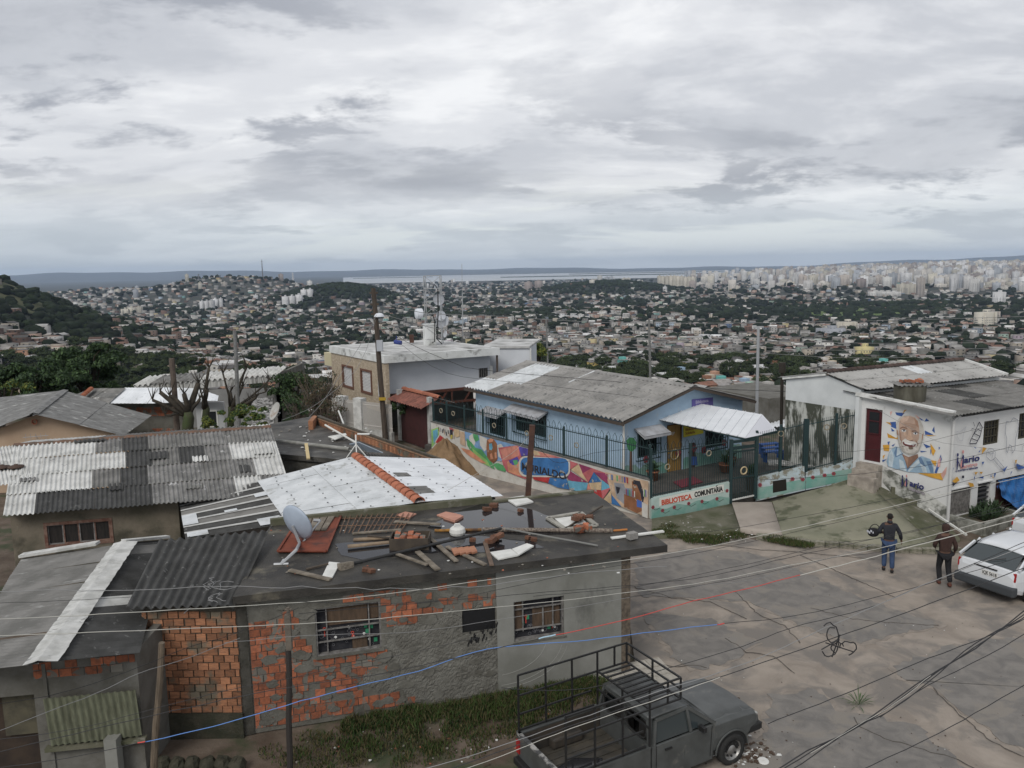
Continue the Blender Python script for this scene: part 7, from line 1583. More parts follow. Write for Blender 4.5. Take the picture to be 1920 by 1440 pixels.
# poles
woodp=M('pole_wood',(.085,.065,.05),(.05,.04,.032),scale=5,stretch=(4,4,.5),bump=.01)
def pole(name,xb,yb,Y,xt,yt,r0,r1,mat,lab,cat='pole',extra=None,z0=None):
 a=PY(xb,yb,Y); b=PY(xt,yt,Y);
 if z0 is not None: t=(z0-a.z)/(b.z-a.z); a=a+(b-a)*t
 mb=MB(); n=6; mb.tube([lerp(a,b,k/n)+Vector((math.sin(k*1.7)*.01,0,0)) for k in range(n+1)],[lerp(r0,r1,k/n) for k in range(n+1)],9)
 if extra: extra(mb,a,b)
 return top(mb,name,mat,lab,cat,loc=a)
def ex1(mb,a,b):
 for f_ in (.97,.90,.84): q=lerp(a,b,f_); mb.box(q,(.42,.12,.1));
 q=lerp(a,b,.78); mb.tube([q,q+Vector((.5,0,.05))],.03,5)
up1=P(722,820,.0); pole('utility_pole',722,820,40.5,700,540,.15,.12,woodp,'dark leaning wooden utility pole in front of the white house',extra=ex1,z0=0)
c=PY(711,592,40.4); mb=MB(); mb.lathe(c+UP*.15,(0,0,-1),[(.0,0),(.15,.03),(.24,.12),(.26,.2)],12); top(mb,'street_lamp',dishw,'white domed street lamp head on the dark wooden utility pole','street lamp')
c=PY(712,648,40.3); mb=MB(); mb.box(c,(.3,.2,.55)); top(mb,'meter_box',M('meter_grey',(.4,.42,.45)),'pale grey box strapped to the dark utility pole','box')
c=PY(717,748,40.3); mb=MB(); mb.box(c,(.34,.12,.14)); top(mb,'yellow_plate',M('plate_yellow',(.38,.25,.03)),'small worn yellow plate on the dark utility pole','sign')
pole('wooden_post',332,800,36,322,672,.14,.12,M('post_brown',(.12,.095,.075),(.08,.06,.05),scale=5),'thick brown wooden post rising from the left pruned tree',z0=0)
pole('thin_pole',448,800,37,440,620,.10,.085,M('post_grey',(.2,.2,.2),(.13,.13,.12),scale=5),'thin grey pole between the two pruned trees on the left',z0=0)
pole('far_pole',1219,690,110,1217,600,.2,.16,M('post_grey',(.2,.2,.2)),'distant pale utility pole standing beyond the library roof',z0=-20)
pole('far_pole',1026,650,150,1024,600,.2,.16,M('post_grey',(.2,.2,.2)),'distant thin pole to the right of the white house',z0=-30)
pole('front_post',288,1440,12.6,304,1205,.065,.05,M('front_wood',(.16,.125,.09),(.09,.07,.05),scale=5,stretch=(5,5,.6),bump=.01),'rough brown wooden post leaning in front of the brick annex',z0=0)
def ex2(mb,a,b): pass
pole('dark_post',543,1440,13.2,541,1218,.055,.05,M('tarred_post',(.035,.03,.027)),'dark post standing close to the orange brick wall',z0=0)
a=PY(541,1218,13.2); b=PY(541,1153,13.2); mb=MB(); mb.box((a+b)/2,(.10,.08,(b-a).length)); mb.tube([b,b+UP*.14],.03,6); mb.tube([b+UP*.1-Vector((.06,0,0)),b+UP*.1+Vector((.06,0,0))],.02,6); top(mb,'post_extension',M('grey_timber',(.15,.13,.105),(.1,.085,.07),scale=6),'grey timber extension with an insulator on top of the dark post','timber')
# cables
cabk=M('cable_black',(.02,.02,.022),rough=.6); cabw=M('cable_white',(.42,.41,.37),rough=.6); cabr=M('cable_red',(.50,.06,.05),rough=.6); cabb=M('cable_blue',(.10,.22,.52),rough=.6); cabg=M('cable_grey',(.22,.22,.22),rough=.6)
def cable(px,Y0,Y1,r,mat,lab,group=None,wav=.006,name='cable'):
 x0,x1=px[0][0],px[-1][0]; pts=[]
 n=len(px)
 for i in range(n-1):
  p0=px[max(i-1,0)];p1=px[i];p2=px[i+1];p3=px[min(i+2,n-1)]; m_=max(3,int(abs(p2[0]-p1[0])/60)+3)
  for k in range(m_):
   t=k/m_; h=lambda a:.5*((2*p1[a])+(-p0[a]+p2[a])*t+(2*p0[a]-5*p1[a]+4*p2[a]-p3[a])*t*t+(-p0[a]+3*p1[a]-3*p2[a]+p3[a])*t**3)
   pts.append((h(0),h(1)))
 pts.append(px[-1]); out=[]
 for x,y in pts:
  f_=(x-x0)/(x1-x0) if x1!=x0 else 0; q=PY(x,y,lerp(Y0,Y1,f_)); q.z+=random.uniform(-wav,wav); out.append(q)
 mb=MB(); mb.tube(out,r*.56,5); return top(mb,name,mat,lab,'cable',loc=out[0],group=group)
cable([(-40,1163),(111,1156),(560,1129),(780,1106),(1040,1068),(1300,1030),(1560,975),(1763,928),(1960,885)],9,13,.009,cabw,'upper long white cable crossing in front of the brick house and the forecourt')
cable([(-40,1192),(87,1189),(560,1170),(780,1153),(1040,1127),(1300,1095),(1480,1060),(1640,1030),(1800,990),(1960,950)],9,13,.009,cabw,'lower long white cable passing in front of the brick house windows')
cable([(262,1393),(400,1362),(537,1322),(668,1287),(785,1258),(916,1217),(1100,1200),(1295,1176),(1352,1170)],9.2,11,.010,cabb,'blue cable sagging in front of the orange brick wall')
cable([(1352,1170),(1500,1153),(1650,1118),(1800,1078),(1960,1030)],11,12,.008,cabk,'black cable continuing from the end of the blue cable over the street')
cable([(-40,1445),(120,1422),(262,1393)],9,9.2,.008,cabk,'black cable joined to the left end of the blue cable')
cable([(258,1393),(272,1390)],9.18,9.2,.016,cabr,'red taped joint at the left end of the blue cable',name='taped_joint'); cable([(1345,1171),(1358,1169)],10.98,11,.016,cabr,'red taped joint at the right end of the blue cable',name='taped_joint')
cable([(1040,1191),(1180,1160),(1300,1127),(1400,1104),(1500,1078)],10,11.2,.010,cabr,'thin red cable running from the right window over the street')
cable([(1500,1078),(1600,1054),(1690,1030),(1800,1001),(1960,960)],11.2,12,.013,cabw,'thick white cable above the two walking men');
cable([(1010,1197),(1042,1190)],9.98,10,.016,M('cable_light_blue',(.35,.5,.6)),'pale blue sleeve at the left end of the red cable',name='cable_sleeve')
cable([(-40,1420),(180,1366),(420,1312),(534,1290),(720,1262),(916,1219),(1012,1197)],9,10,.009,cabk,'black cable crossing the lower brick wall beneath the windows')
cable([(1440,1357),(1560,1310),(1620,1286),(1740,1235),(1856,1191),(1960,1140)],8.5,9,.009,cabk,'black cable starting at the nose of the pickup')
cable([(1614,1445),(1760,1375),(1850,1325),(1960,1262)],7.5,8,.008,cabk,'lowest black cable in the bottom right corner')
for k,(dx,dy) in enumerate(((0,0),(5,7),(-6,-3))):
 cable([(1440+dx,1462+dy),(1520+dx,1410+dy),(1600+dx,1368-dy),(1660+dx*.5,1330+dy),(1739,1273+dy),(1830,1212-dy),(1914,1156+dx),(1960,1122+dx)],7.5,8.2,.010 if k<2 else .012,(cabk,cabk,cabk)[k],['main','lower','upper'][k]+' strand of the thick black cable bundle in the bottom right corner','strands of the black cable bundle')
cable([(1520,1412),(1600,1365),(1680,1318),(1745,1266)],7.52,7.9,.004,cabw,'short pale strand twisted along the black cable bundle')
cable([(1650,1345),(1740,1285),(1850,1230),(1960,1165)],7.8,8.2,.008,cabk,'black cable just below the bundle at the right edge')
cable([(940,1290),(1100,1290),(1360,1222),(1480,1178),(1622,1142),(1700,1110),(1800,1068),(1960,1000)],9.4,10,.008,cabk,'black cable passing above the hood of the pickup')
cable([(680,1470),(800,1440),(920,1405),(1050,1360),(1200,1308),(1360,1257),(1450,1222),(1532,1184),(1576,1165),(1657,1130),(1760,1085),(1960,1010)],9.2,10,.009,cabg,'grey cable passing over the pickup rack to the right edge')
cable([(680,1505),(790,1462),(930,1412),(1060,1365),(1260,1298),(1360,1266),(1535,1206),(1640,1170),(1748,1130),(1960,1050)],9.1,10,.010,cabk,'black cable dipping over the bed of the pickup')
cable([(700,1520),(800,1468),(940,1418),(1070,1366),(1250,1305),(1350,1270)],9.3,9.4,.008,cabw,'pale cable lying across the pickup rack')
cable([(560,1128),(780,1130),(924,1108),(1100,1070),(1300,1038),(1500,995),(1700,948),(1960,880)],10,13,.006,cabk,'thin black cable just below the slab edge')
cable([(560,1150),(780,1131),(1000,1112),(1300,1085),(1480,1045),(1640,1010),(1800,975),(1960,940)],10,13,.007,cabk,'thin black cable crossing above the right window')
cable([(1000,1118),(1200,1098),(1400,1058),(1560,1020),(1700,1000),(1960,925)],10,13,.006,cabk,'thin black cable rising over the street behind the walkers')
cable([(420,1205),(600,1190),(780,1184),(1059,1141),(1300,1100),(1420,1085),(1640,1020)],10,12.5,.006,cabg,'thin grey cable crossing the plastered patch of wall')
cable([(1180,1120),(1400,1082),(1560,1046),(1650,1035),(1760,1010)],11.5,12.5,.006,cabk,'slim dark cable between the white cables over the street')
cable([(1290,1000),(1400,987),(1600,950),(1763,915),(1960,860)],12,13,.006,cabk,'thin black cable crossing the forecourt below the steps')
cable([(1400,900),(1560,893),(1700,878),(1800,860),(1960,822)],12,13,.006,cabk,'thin black cable crossing the foot of the portrait')
cable([(1400,850),(1600,846),(1720,832),(1850,800),(1960,780)],13,14,.005,cabk,'thin black cable crossing the mouth of the portrait')
cable([(1640,765),(1740,820),(1800,835),(1960,850)],25,26,.010,cabg,'loose thin cable sagging over the white facade')
cable([(-40,1108),(320,1103),(500,1100),(700,1104),(880,1100),(1100,1075),(1250,1060)],9.5,11,.008,cabg,'twisted grey cable lying across the front of the slab roof',wav=.02)
cable([(-40,1325),(120,1298),(262,1250),(350,1215),(440,1188),(560,1140)],9,12,.007,cabk,'dark cable rising from the left door towards the dark post')
cable([(0,1370),(90,1335),(180,1300),(262,1262),(340,1238),(450,1196)],9,11,.007,cabg,'grey cable rising across the corrugated shutter')
cable([(-40,1392),(160,1362),(400,1300),(560,1268),(900,1195)],8.8,10,.006,cabk,'thin black cable along the foot of the annex wall')
cable([(-20,1132),(160,1124),(260,1118)],10,10.5,.006,cabk,'short dark cable hanging over the grey roof at the left')
cable([(345,1150),(395,1105),(440,1060),(480,1020),(510,985),(530,960)],14.0,19.5,.012,cabg,'grey cable lying diagonally over the large corrugated roof')
cable([(510,985),(470,1040),(450,1080),(490,1066),(520,1060)],17.2,16.7,.008,cabg,'thin cable trailing from the dish over the slab corner')
cable([(700,560),(790,586),(920,592),(1110,604),(1300,606),(1500,604),(1700,600),(1960,592)],42,60,.03,cabg,'long pale power line crossing the city view from the dark utility pole','power lines crossing the city view')
cable([(704,585),(800,612),(900,628),(1100,634),(1300,638),(1440,640),(1700,644),(1960,640)],41,55,.026,cabg,'second power line crossing the city view below the first','power lines crossing the city view')
cable([(960,622),(1150,632),(1300,640),(1440,652),(1600,657),(1800,655),(1960,648)],50,55,.026,cabg,'third power line crossing the city view','power lines crossing the city view')
cable([(960,640),(1150,650),(1300,656),(1440,663),(1600,671),(1800,667),(1960,658)],50,55,.026,cabg,'fourth power line crossing the city view','power lines crossing the city view')
cable([(706,600),(760,640),(850,680),(893,692),(1040,706),(1310,727),(1640,742),(1960,768)],40,28,.02,cabk,'thick dark cable sagging from the utility pole over the library roof')
cable([(706,590),(680,640),(640,700),(600,760),(560,800)],40,37,.02,cabg,'grey cable running down from the utility pole to the left bushes')
cable([(704,600),(670,690),(590,760),(528,788)],40,36,.018,cabg,'pale cable running from the utility pole down to the left dish')
cable([(745,640),(840,700),(1000,720),(1200,745)],40,33,.014,cabk,'thin cable hanging in front of the white wall')
cable([(990,820),(960,850),(900,885),(820,930),(790,945)],22.5,20.5,.010,M('rope_pale',(.35,.34,.31)),'pale wire stretched from the rusty post over the white panels')
cable([(998,820),(1020,850),(1050,868),(1110,850),(1180,842)],23.5,30,.012,cabk,'wire running from the rusty post to the library fence')
mb=MB(); R=random.Random(9); pts=[]
for cx_,cy_,rx,ry,a0,a1 in ((1555,1200,18,32,-2.2,2.4),(1562,1190,12,14,0,5),(1570,1215,12,10,2,6),(1590,1215,16,12,-3,1.5)):
 mb.tube([PY(cx_+rx*math.cos(t),cy_+ry*math.sin(t)+R.uniform(-2,2),9.6) for t in np.linspace(a0,a1,14)],.008,5)
for a,b in (((1548,1205),(1600,1222)),((1540,1218),(1572,1200)),((1560,1232),(1575,1190))): mb.tube([PY(*a,9.6),PY(*b,9.6)],.008,5)
top(mb,'cable_tangle',cabk,'tangled loops of black cable hanging over the middle of the street','cable')
mb=MB(); R=random.Random(6)
for k in range(8): cx_,cy_=R.uniform(395,430),R.uniform(1085,1125); mb.tube([P(cx_+R.uniform(8,22)*math.cos(t),cy_+R.uniform(6,10)*math.sin(t),3.0) for t in np.linspace(R.uniform(0,3),R.uniform(3.5,6),9)],.006,4)
top(mb,'wire_scrap',cabg,'snarl of thin wire lying near the lower edge of the large corrugated roof','wire')
# things on the slab roof
zs=2.955
gwood=M('old_board',(.23,.20,.16),(.13,.11,.085),scale=5,bump=.006); dwood=M('wet_board',(.075,.06,.045),(.05,.04,.032),scale=5);
def board(a,b,w,mat,lab,t=.03,z=zs,dz=(0,0),name='board',cat='board',group=None):
 A_=P(*a,z+t/2); B_=P(*b,z+t/2); A_.z+=dz[0]; B_.z+=dz[1]; mb=MB(); mb.bar(A_,B_,w,t); top(mb,name,mat,lab,cat,group=group)
def polez(a,b,r,mat,lab,dz=(0,0),name='pipe',cat='pipe'):
 A_=P(*a,zs+r); B_=P(*b,zs+r); A_.z+=dz[0]; B_.z+=dz[1]; mb=MB(); mb.tube(wobble(A_,B_,8,0,.004),r,8); top(mb,name,mat,lab,cat)
polez((905,993),(1148,995),.05,M('pole_mottled',(.26,.22,.18),(.08,.06,.05),scale=6,stretch=(4,4,4)),'long mottled grey wooden pole lying across the slab roof',name='wooden_pole',cat='pole')
polez((815,995),(903,993),.035,M('pole_yellow',(.38,.19,.04),(.09,.05,.03),scale=4),'thin yellow and black pole end sticking out left of the mottled pole',name='yellow_pole',cat='pole')
polez((1150,995),(1176,993),.025,M('pole_orange',(.42,.17,.05)),'orange tip of pole at the right end of the mottled pole',name='orange_pole',cat='pole')
polez((664,1056),(940,1000),.035,M('black_pipe',(.025,.025,.025),rough=.4),'long black pipe lying diagonally in the front puddle',dz=(0,.12))
polez((948,999),(1121,1023),.022,M('grey_pipe',(.18,.18,.17)),'thin grey pipe pointing towards the front right of the slab',dz=(.1,0))
for a,b,w,m_,l in (((795,1003),(856,1054),.10,gwood,'grey plank slanting over the black pipe'),((783,1038),(821,1071),.12,gwood,'short pale plank lying at the front edge of the slab'),((742,1041),(801,1063),.08,gwood,'thin pale plank left of the slanting planks'),((838,1026),(910,1060),.10,gwood,'grey plank under the brown roof tiles'),((909,1016),(922,1061),.09,M('brown_plank',(.16,.11,.08),(.11,.08,.06),scale=4),'brown plank pointing towards the front beside the white board'),
 ((740,980),(826,986),.13,gwood,'wide grey plank at the back of the plank pile'),((661,1001),(752,996),.09,gwood,'second grey plank of the pile by the rods'),((663,1012),(769,1007),.13,M('tan_plank',(.27,.20,.13),(.18,.13,.09),scale=4),'tan plank in the middle of the plank pile'),((652,1028),(746,1018),.14,M('tan_plank',(.27,.20,.13)),'wide tan plank in front of the plank pile'),
 ((543,1071),(620,1087),.11,gwood,'grey plank lying alone at the front left of the slab'),((574,1068),(615,1060),.06,dwood,'thin dark batten beside the white tile'),((780,1005),(800,1022),.10,dwood,'dark wet board beside the brick crate'),((1060,992),(1130,952),.04,dwood,'thin dark batten under the broken frame'),((690,1008),(760,1014),.07,dwood,'dark batten under the plank pile')):
 board(a,b,w,m_,l,dz=(random.uniform(0,.05),random.uniform(0,.05)))
def flat(px,t,mat,lab,name,cat,z=zs,dz=None,group=None):
 pts=[P(x,y,z+t) for x,y in px]
 if dz:
  for p_,d in zip(pts,dz): p_.z+=d
 mb=MB(); mb.slab(pts,t); return top(mb,name,mat,lab,cat,group=group)
wb=M('white_board',(.66,.66,.63),(.55,.55,.52),scale=3)
flat([(918,1035),(958,1029),(972,1042),(934,1048)],.03,wb,'white board lying flat at the front right of the slab','white_board','board',dz=(0,0,.02,0))
flat([(960,1029),(988,1025),(1001,1031),(973,1042)],.03,wb,'smaller white board leaning on the flat one','white_board','board',z=zs+.01,dz=(0,.08,.1,.03))
flat([(948,934),(981,929),(1000,940),(968,947)],.04,wb,'white board lying beside the foot of the rusty post','white_board','board')
flat([(604,1080),(623,1082),(638,1055),(617,1053)],.03,wb,'long white tile lying at the front left of the slab','white_board','board')
pinkt=M('pink_tile',(.48,.25,.18),(.40,.20,.15),scale=4);
for k,(x,y) in enumerate(((762,966),(838,966),(846,968),(850,970))):
 s=1.; flat([(x-19*s,y-1),(x-2,y-7),(x+19*s,y-3),(x+3,y+6)],.02+.012*k,pinkt,['single pink floor tile in front of the white tile stack','lowest pink tile of the small stack by the puddle','middle pink tile of the small stack by the puddle','top pink tile of the small stack by the puddle'][k],'floor_tile','tile',group='pink floor tiles')
for k in range(3): flat([(745+k,955-3*k),(750,945-3*k),(783,942-3*k),(787-k,953-3*k)],.03,wb,['lowest white tile of the stack at the tile ridge end','middle white tile of the stack at the tile ridge end','top white tile of the stack at the tile ridge end'][k],'white_tile','tile',z=zs+.035*k,group='stacked white tiles')
bt=M('brown_roof_tile',(.40,.19,.11),(.33,.15,.09),scale=4)
for k in range(4): x=846+11*k; flat([(x,1028-k),(x+10,1026-k),(x+16,1036-k),(x+6,1039-k)],.04,bt,['leftmost','second','third','rightmost'][k]+' brown ribbed tile of the row on the grey plank','clay_tile','tile',z=zs+.04,group='brown tiles on the plank')
t=thing('brick_crate','dark box filled with orange bricks beside the plank pile','crate',P(778,1022,zs)); c=P(770,1024,zs)
for dx,dy,w,d in ((0,-.26,.85,.03),(0,.26,.85,.03),(-.42,0,.03,.5),(.42,0,.03,.5)): mb=MB(); mb.box(c+Vector((dx,dy,.13)),(w,d,.26)); mb.build('side',dwood,t)
bb=unit_box('brick',brickm); bevel_me(bb,.04)
for k in range(9): link('brick',bb,t,c+Vector((-.28+.14*(k%5),-.12+.2*(k//5),.2+.04*(k%2))),(random.uniform(-.2,.2),random.uniform(-.2,.2),1.57+random.uniform(-.2,.2)),(.22,.12,.10))
def loose(name,me,c,rot,sc,lab,cat,group=None):
 o=bpy.data.objects.new(name,me); COL.objects.link(o); o.location=c; o.rotation_euler=rot; o.scale=sc; ORG[o.name]=Vector(c); return setp(o,lab,cat,group)
gb_=unit_box('brick',M('dirty_brick',(.20,.085,.05),(.10,.06,.04),scale=5,rnd=.3)); bevel_me(gb_,.05)
Rz=random.Random(12)
for i,(x,y,n,bm_,lab) in enumerate(((1090,992,5,bb,'orange brick in the small heap at the right end of the pole'),(1092,970,6,gb_,'dirty brown brick piled on the broken frame'),(932,1010,5,gb_,'wet dark brick in the heap by the flat white board'),(914,949,2,gb_,'dark brick fragment near the back of the puddle'))):
 for k in range(n):
  q_=P(x+Rz.uniform(-14,14),y+Rz.uniform(-6,6),zs+.05+.09*(k//3)); loose('brick',bm_,q_,(Rz.uniform(-.2,.2),Rz.uniform(-.2,.2),Rz.uniform(0,3)),(.22,.13,.10),lab,'brick',['bricks by the pole end','bricks on the broken frame','wet bricks by the white board','fragments by the puddle'][i])
for k,(x,y) in enumerate(((686,1068),(697,1070),(648,1061),(990,1008),(976,957),(1001,1011),(886,1012))):
 q_=P(x,y,zs+.04); loose('rubble',gb_ if k!=2 else unit_box('block',gwood),q_,(.1,.2,Rz.uniform(0,3)),(.14,.10,.08) if k!=2 else (.16,.3,.14),['orange brick chip left at the front of the slab','second brick chip beside it at the front of the slab','block of old wood beside the long white tile','dark rubble lump by the thin grey pipe','small dark lump at the back edge of the puddle','second dark lump along the thin grey pipe','dark lump beside the white appliance'][k],'rubble')
a=P(1146,1009,zs+.02); b=P(1244,996,zs+.05); mb=MB(); mb.bar(a,b,.10,.03); top(mb,'white_strip',wb,'long white plastic strip overhanging the right edge of the slab','strip')
loose('stone_block',unit_box('stone_block',M('grey_stone',(.28,.27,.25),(.2,.19,.18),scale=6)),P(1185,1004,zs+.1),(0,0,.5),(.22,.16,.14),'grey block weighing down the white strip','block')
c=P(858,1003,zs); mb=MB(); mb.lathe(c,UP,[(0,.02),(.17,.02),(.19,.08),(.17,.16),(.12,.2),(0,.2)],16); mb.tube([c+Vector((-.08,0,.19)),c+Vector((-.05,0,.26)),c+Vector((.05,0,.26)),c+Vector((.08,0,.19))],.02,6); top(mb,'white_lamp_base',M('appliance_white',(.6,.6,.57),rough=.4),'white round appliance with a handle standing in the puddle','appliance')
t=thing('broken_frame','broken grey door frame lying at the right end of the slab','frame',P(1070,975,zs))
fpx=[(1027,971),(1088,961),(1118,985),(1060,992)]
for k in range(4): a=P(*fpx[k],zs+.03); b=P(*fpx[(k+1)%4],zs+.03); mb=MB(); mb.bar(a,b,.12,.04); mb.build('frame_bar',M('frame_grey',(.36,.35,.31),(.25,.24,.21),scale=5),t)
mb=MB(); mb.slab([P(1040,972,zs+.015),P(1085,966,zs+.015),P(1100,980,zs+.015),P(1058,987,zs+.015)],.012); mb.build('panel',wb,t)
t=thing('rust_panel','red-brown metal door lying at the back left of the slab with grey boards on it','panel',P(580,1000,zs))
mb=MB(); mb.slab([P(562,970,zs+.05),P(639,967,zs+.05),P(612,1033,zs+.05),P(521,1033,zs+.05)],.04); mb.build('door_leaf',M('red_oxide',(.20,.055,.03),(.14,.04,.025),scale=3,c3=(.09,.035,.025),c3s=3,c3lo=.56,c3hi=.64),t)
for e_ in (((562,970),(521,1033)),((639,967),(612,1033)),((521,1033),(612,1033)),((562,970),(639,967))): mb=MB(); mb.bar(P(*e_[0],zs+.07),P(*e_[1],zs+.07),.05,.03); mb.build('edge',M('red_oxide',(.2,.055,.03)),t)
for k in range(4): mb=MB(); f0,f1=k/4,(k+.85)/4; a=[lerp(P(574,971,zs+.06),P(630,969,zs+.06),f0),lerp(P(574,971,zs+.06),P(630,969,zs+.06),f1),lerp(P(568,997,zs+.06),P(613,995,zs+.06),f1),lerp(P(568,997,zs+.06),P(613,995,zs+.06),f0)]; mb.slab([v+UP*.03 for v in a],.03); mb.build('board',gwood,t)
t=thing('rebar_rack','rows of thin rusty rods lying side by side behind the plank pile','rods',P(700,980,zs)); rm=M('rusty_rod',(.22,.13,.08),(.13,.08,.055),scale=6)
for k in range(15): f_=k/14; a=P(lerp(640,775,f_)+random.uniform(-2,2),lerp(965,962,f_),zs+.05); b=P(lerp(626,752,f_)+random.uniform(-3,3),lerp(999,997,f_),zs+.04); mb=MB(); mb.tube([a,b],.012,5); mb.build('rod',rm,t)
for y in (972,986): mb=MB(); mb.tube([P(636-(y-965)*.4,y,zs+.03),P(770-(y-965)*.5,y-2,zs+.03)],.012,5); mb.build('rod',rm,t)
dc=P(551,982,3.62); dc=PY(551,984,17.3); mp=P(527,1058,2.96);
t=dish('roof_dish',dc,.43,(.52,.80,.28),'large pale blue satellite dish standing on the left of the slab roof',M('dish_blue_grey',(.38,.44,.52),(.33,.38,.45),scale=2,rough=.4),False,None,.26)
ax=Vector((.52,.80,.28)).normalized()
mb=MB(); mb.tube([mp,mp+Vector((.30,.12,.26)),dc-ax*.02+Vector((.12,.0,-.42)),dc-ax*.04],.035,8); mb.build('mount_arm',galv,t)
mb=MB(); mb.tube([mp+Vector((-.15,0,0)),mp+Vector((.15,.02,0))],.03,6); mb.tube([mp,mp+Vector((.03,.12,.05))],.035,6); mb.build('foot',galv,t)
lnb=PY(601,976,17.9); mb=MB(); mb.tube([dc+Vector((.15,.05,-.44)),lnb],.02,6); mb.tube([lnb,lnb+Vector((-.16,.02,.0))],.04,8); mb.build('feed_arm',galv,t)
p=P(521,797,2.4); c=PY(518,772,p.y-.4); dish('small_dish',c,.40,(-.75,-.55,.45),'pale rust-stained dish on a pole at the corner of the long corrugated roof',M('dish_rusty',(.42,.42,.40),(.25,.17,.12),scale=4,lo=.5,hi=.7),True,(p.x,p.y,c.z-.3));
def flatpipe(a,b,r,mat,lab,z=2.42,name='pipe',cat='pipe',dz=(0,0)): A_=P(*a,z+r); B_=P(*b,z+r); A_.z+=dz[0]; B_.z+=dz[1]; mb=MB(); mb.tube([A_,B_],r,8); top(mb,name,mat,lab,cat)
flatpipe((518,826),(655,842),.07,M('pipe_pale',(.30,.30,.28),(.22,.22,.2),scale=4),'thick pale grey pipe lying along the dark flat roof at the back')
a=P(574,832,2.62); b=P(578,860,2.5); mb=MB(); mb.bar(a,b,.12,.05); top(mb,'yellow_board',M('fresh_wood',(.55,.44,.24)),'short yellow board leaning on the pale pipe','board')
flatpipe((611,820),(680,842),.04,whp,'white tube sloping on the dark flat roof',dz=(.5,.1)); flatpipe((636,796),(645,812),.035,whp,'short white tube standing above the half sheet',dz=(.6,.4))
mb=MB(); mb.slab([P(655,832,2.6),P(672,828,2.9),P(718,848,2.6),P(690,846,2.5)],.03); top(mb,'blue_sheet',M('blue_white_sheet',(.40,.47,.55)),'crumpled pale blue sheet on the dark flat roof','sheet')
mb=MB(); mb.slab([P(615,818,2.5),P(648,812,2.62),P(650,815,2.62),P(628,824,2.5)],.03); top(mb,'curved_scrap',wb,'curved white scrap lying by the brick parapet','scrap')
q=[P(684,850,2.55),P(752,856,2.55),P(756,866,2.42),P(682,858,2.42)]
mb=MB(); corr(mb,q,0,1,0,1,12,.03,tilt=0,seg=6); top(mb,'corrugated_offcut',fc_dark,'dark corrugated offcut lying behind the tile ridge','sheet')
t=thing('tripod_aerial','pale tripod aerial mount standing at the far end of the orange tile ridge','aerial',P(668,856,3.3)); c=PY(667,815,P(668,856,3.3).y+.2); b=P(668,856,3.3)
for dx,dy in ((-.35,0),(.35,.1),(.1,-.4)): mb=MB(); mb.tube([b+Vector((dx,dy,-.1)),lerp(b,c,.55)],.02,5); mb.build('leg',whp,t)
mb=MB(); mb.tube([lerp(b,c,.5),c],.025,6); mb.build('mast',whp,t)
mb=MB(); mb.tube([c+Vector((.05,0,.02)),c+Vector((.42,.05,.0))],.03,6); mb.build('arm',whp,t)
# trees, bushes, grass
bark=M('tree_bark',(.055,.045,.032),(.03,.026,.02),scale=4,bump=.03,bscale=8); moss_b=M('mossy_bark',(.05,.045,.03),(.05,.07,.025),scale=2,bump=.03,bscale=8)
def leafy(name,c,rx,ry,rz_,n,lab,mats,seed,size=.10,clumps=26,trunk_z=None,cat='tree',twigs=0,parent=None,dens=.55):
 R=np.random.default_rng(seed); c=Vector(c)
 t=thing(name,lab,cat,(c.x,c.y,trunk_z if trunk_z is not None else c.z-rz_))
 th_=R.uniform(0,6.283,clumps); u=R.uniform(-.75,1,clumps); q=np.sqrt(1-np.clip(u,-1,1)**2); rr=R.uniform(.35,.95,clumps)
 C=np.stack([rx*rr*q*np.cos(th_),ry*rr*q*np.sin(th_),rz_*rr*u],-1); cr=R.uniform(.22,.42,clumps)*min(rx,rz_)
 idx=R.integers(0,clumps,n); d=R.normal(size=(n,3)); d/=np.linalg.norm(d,axis=1,keepdims=True); d[:,2]=np.abs(d[:,2])*.9-.25
 p=C[idx]+d*(cr[idx]*R.uniform(.5,1.12,n))[:,None]
 nr_=d+R.normal(size=(n,3))*.7; nr_/=np.linalg.norm(nr_,axis=1,keepdims=True); a=np.cross(nr_,R.normal(size=(n,3))); a/=np.linalg.norm(a,axis=1,keepdims=True); b=np.cross(nr_,a); s=(size*R.uniform(.6,1.3,n))[:,None]
 off=np.array(c-org(t)); V=np.stack([p+a*s,p+b*s*.55,p-a*s,p-b*s*.55],1).reshape(-1,3)+off; f=np.arange(4*n).reshape(-1,4)
 npobj('crown',V,f,mats,mi=(R.random(n)<.35).astype(int) if len(mats)>1 else None,parent=t)
 if trunk_z is not None:
  mb=MB(); base=Vector((c.x,c.y,trunk_z)); mb.tube([base,lerp(base,c,.6)+Vector((.1,0,0)),c],[.22,.16,.08],8)
  for k in range(0,clumps,2): e_=c+Vector(C[k]); mb.tube([lerp(base,c,.55+.04*(k%5)),lerp(c,e_,.5)+UP*.1,e_],[.09,.05,.02],5)
  mb.build('trunk',bark,t)
 if twigs:
  mb=MB(); Rr=random.Random(seed)
  for k in range(twigs):
   a0=Rr.uniform(0,6.28); e_=c+Vector((rx*Rr.uniform(.3,1.1)*math.cos(a0),ry*Rr.uniform(.3,1)*math.sin(a0),rz_*Rr.uniform(-.2,1.15))); b0=c+Vector((Rr.uniform(-.3,.3)*rx,Rr.uniform(-.3,.3)*ry,-rz_))
   m_=lerp(b0,e_,.5)+Vector((Rr.uniform(-.2,.2),Rr.uniform(-.2,.2),Rr.uniform(0,.3))); mb.tube([b0,m_,e_],[.025,.014,.005],4)
  mb.build('twigs',M('dry_twig',(.12,.095,.075)),t)['kind']='stuff'
 return t
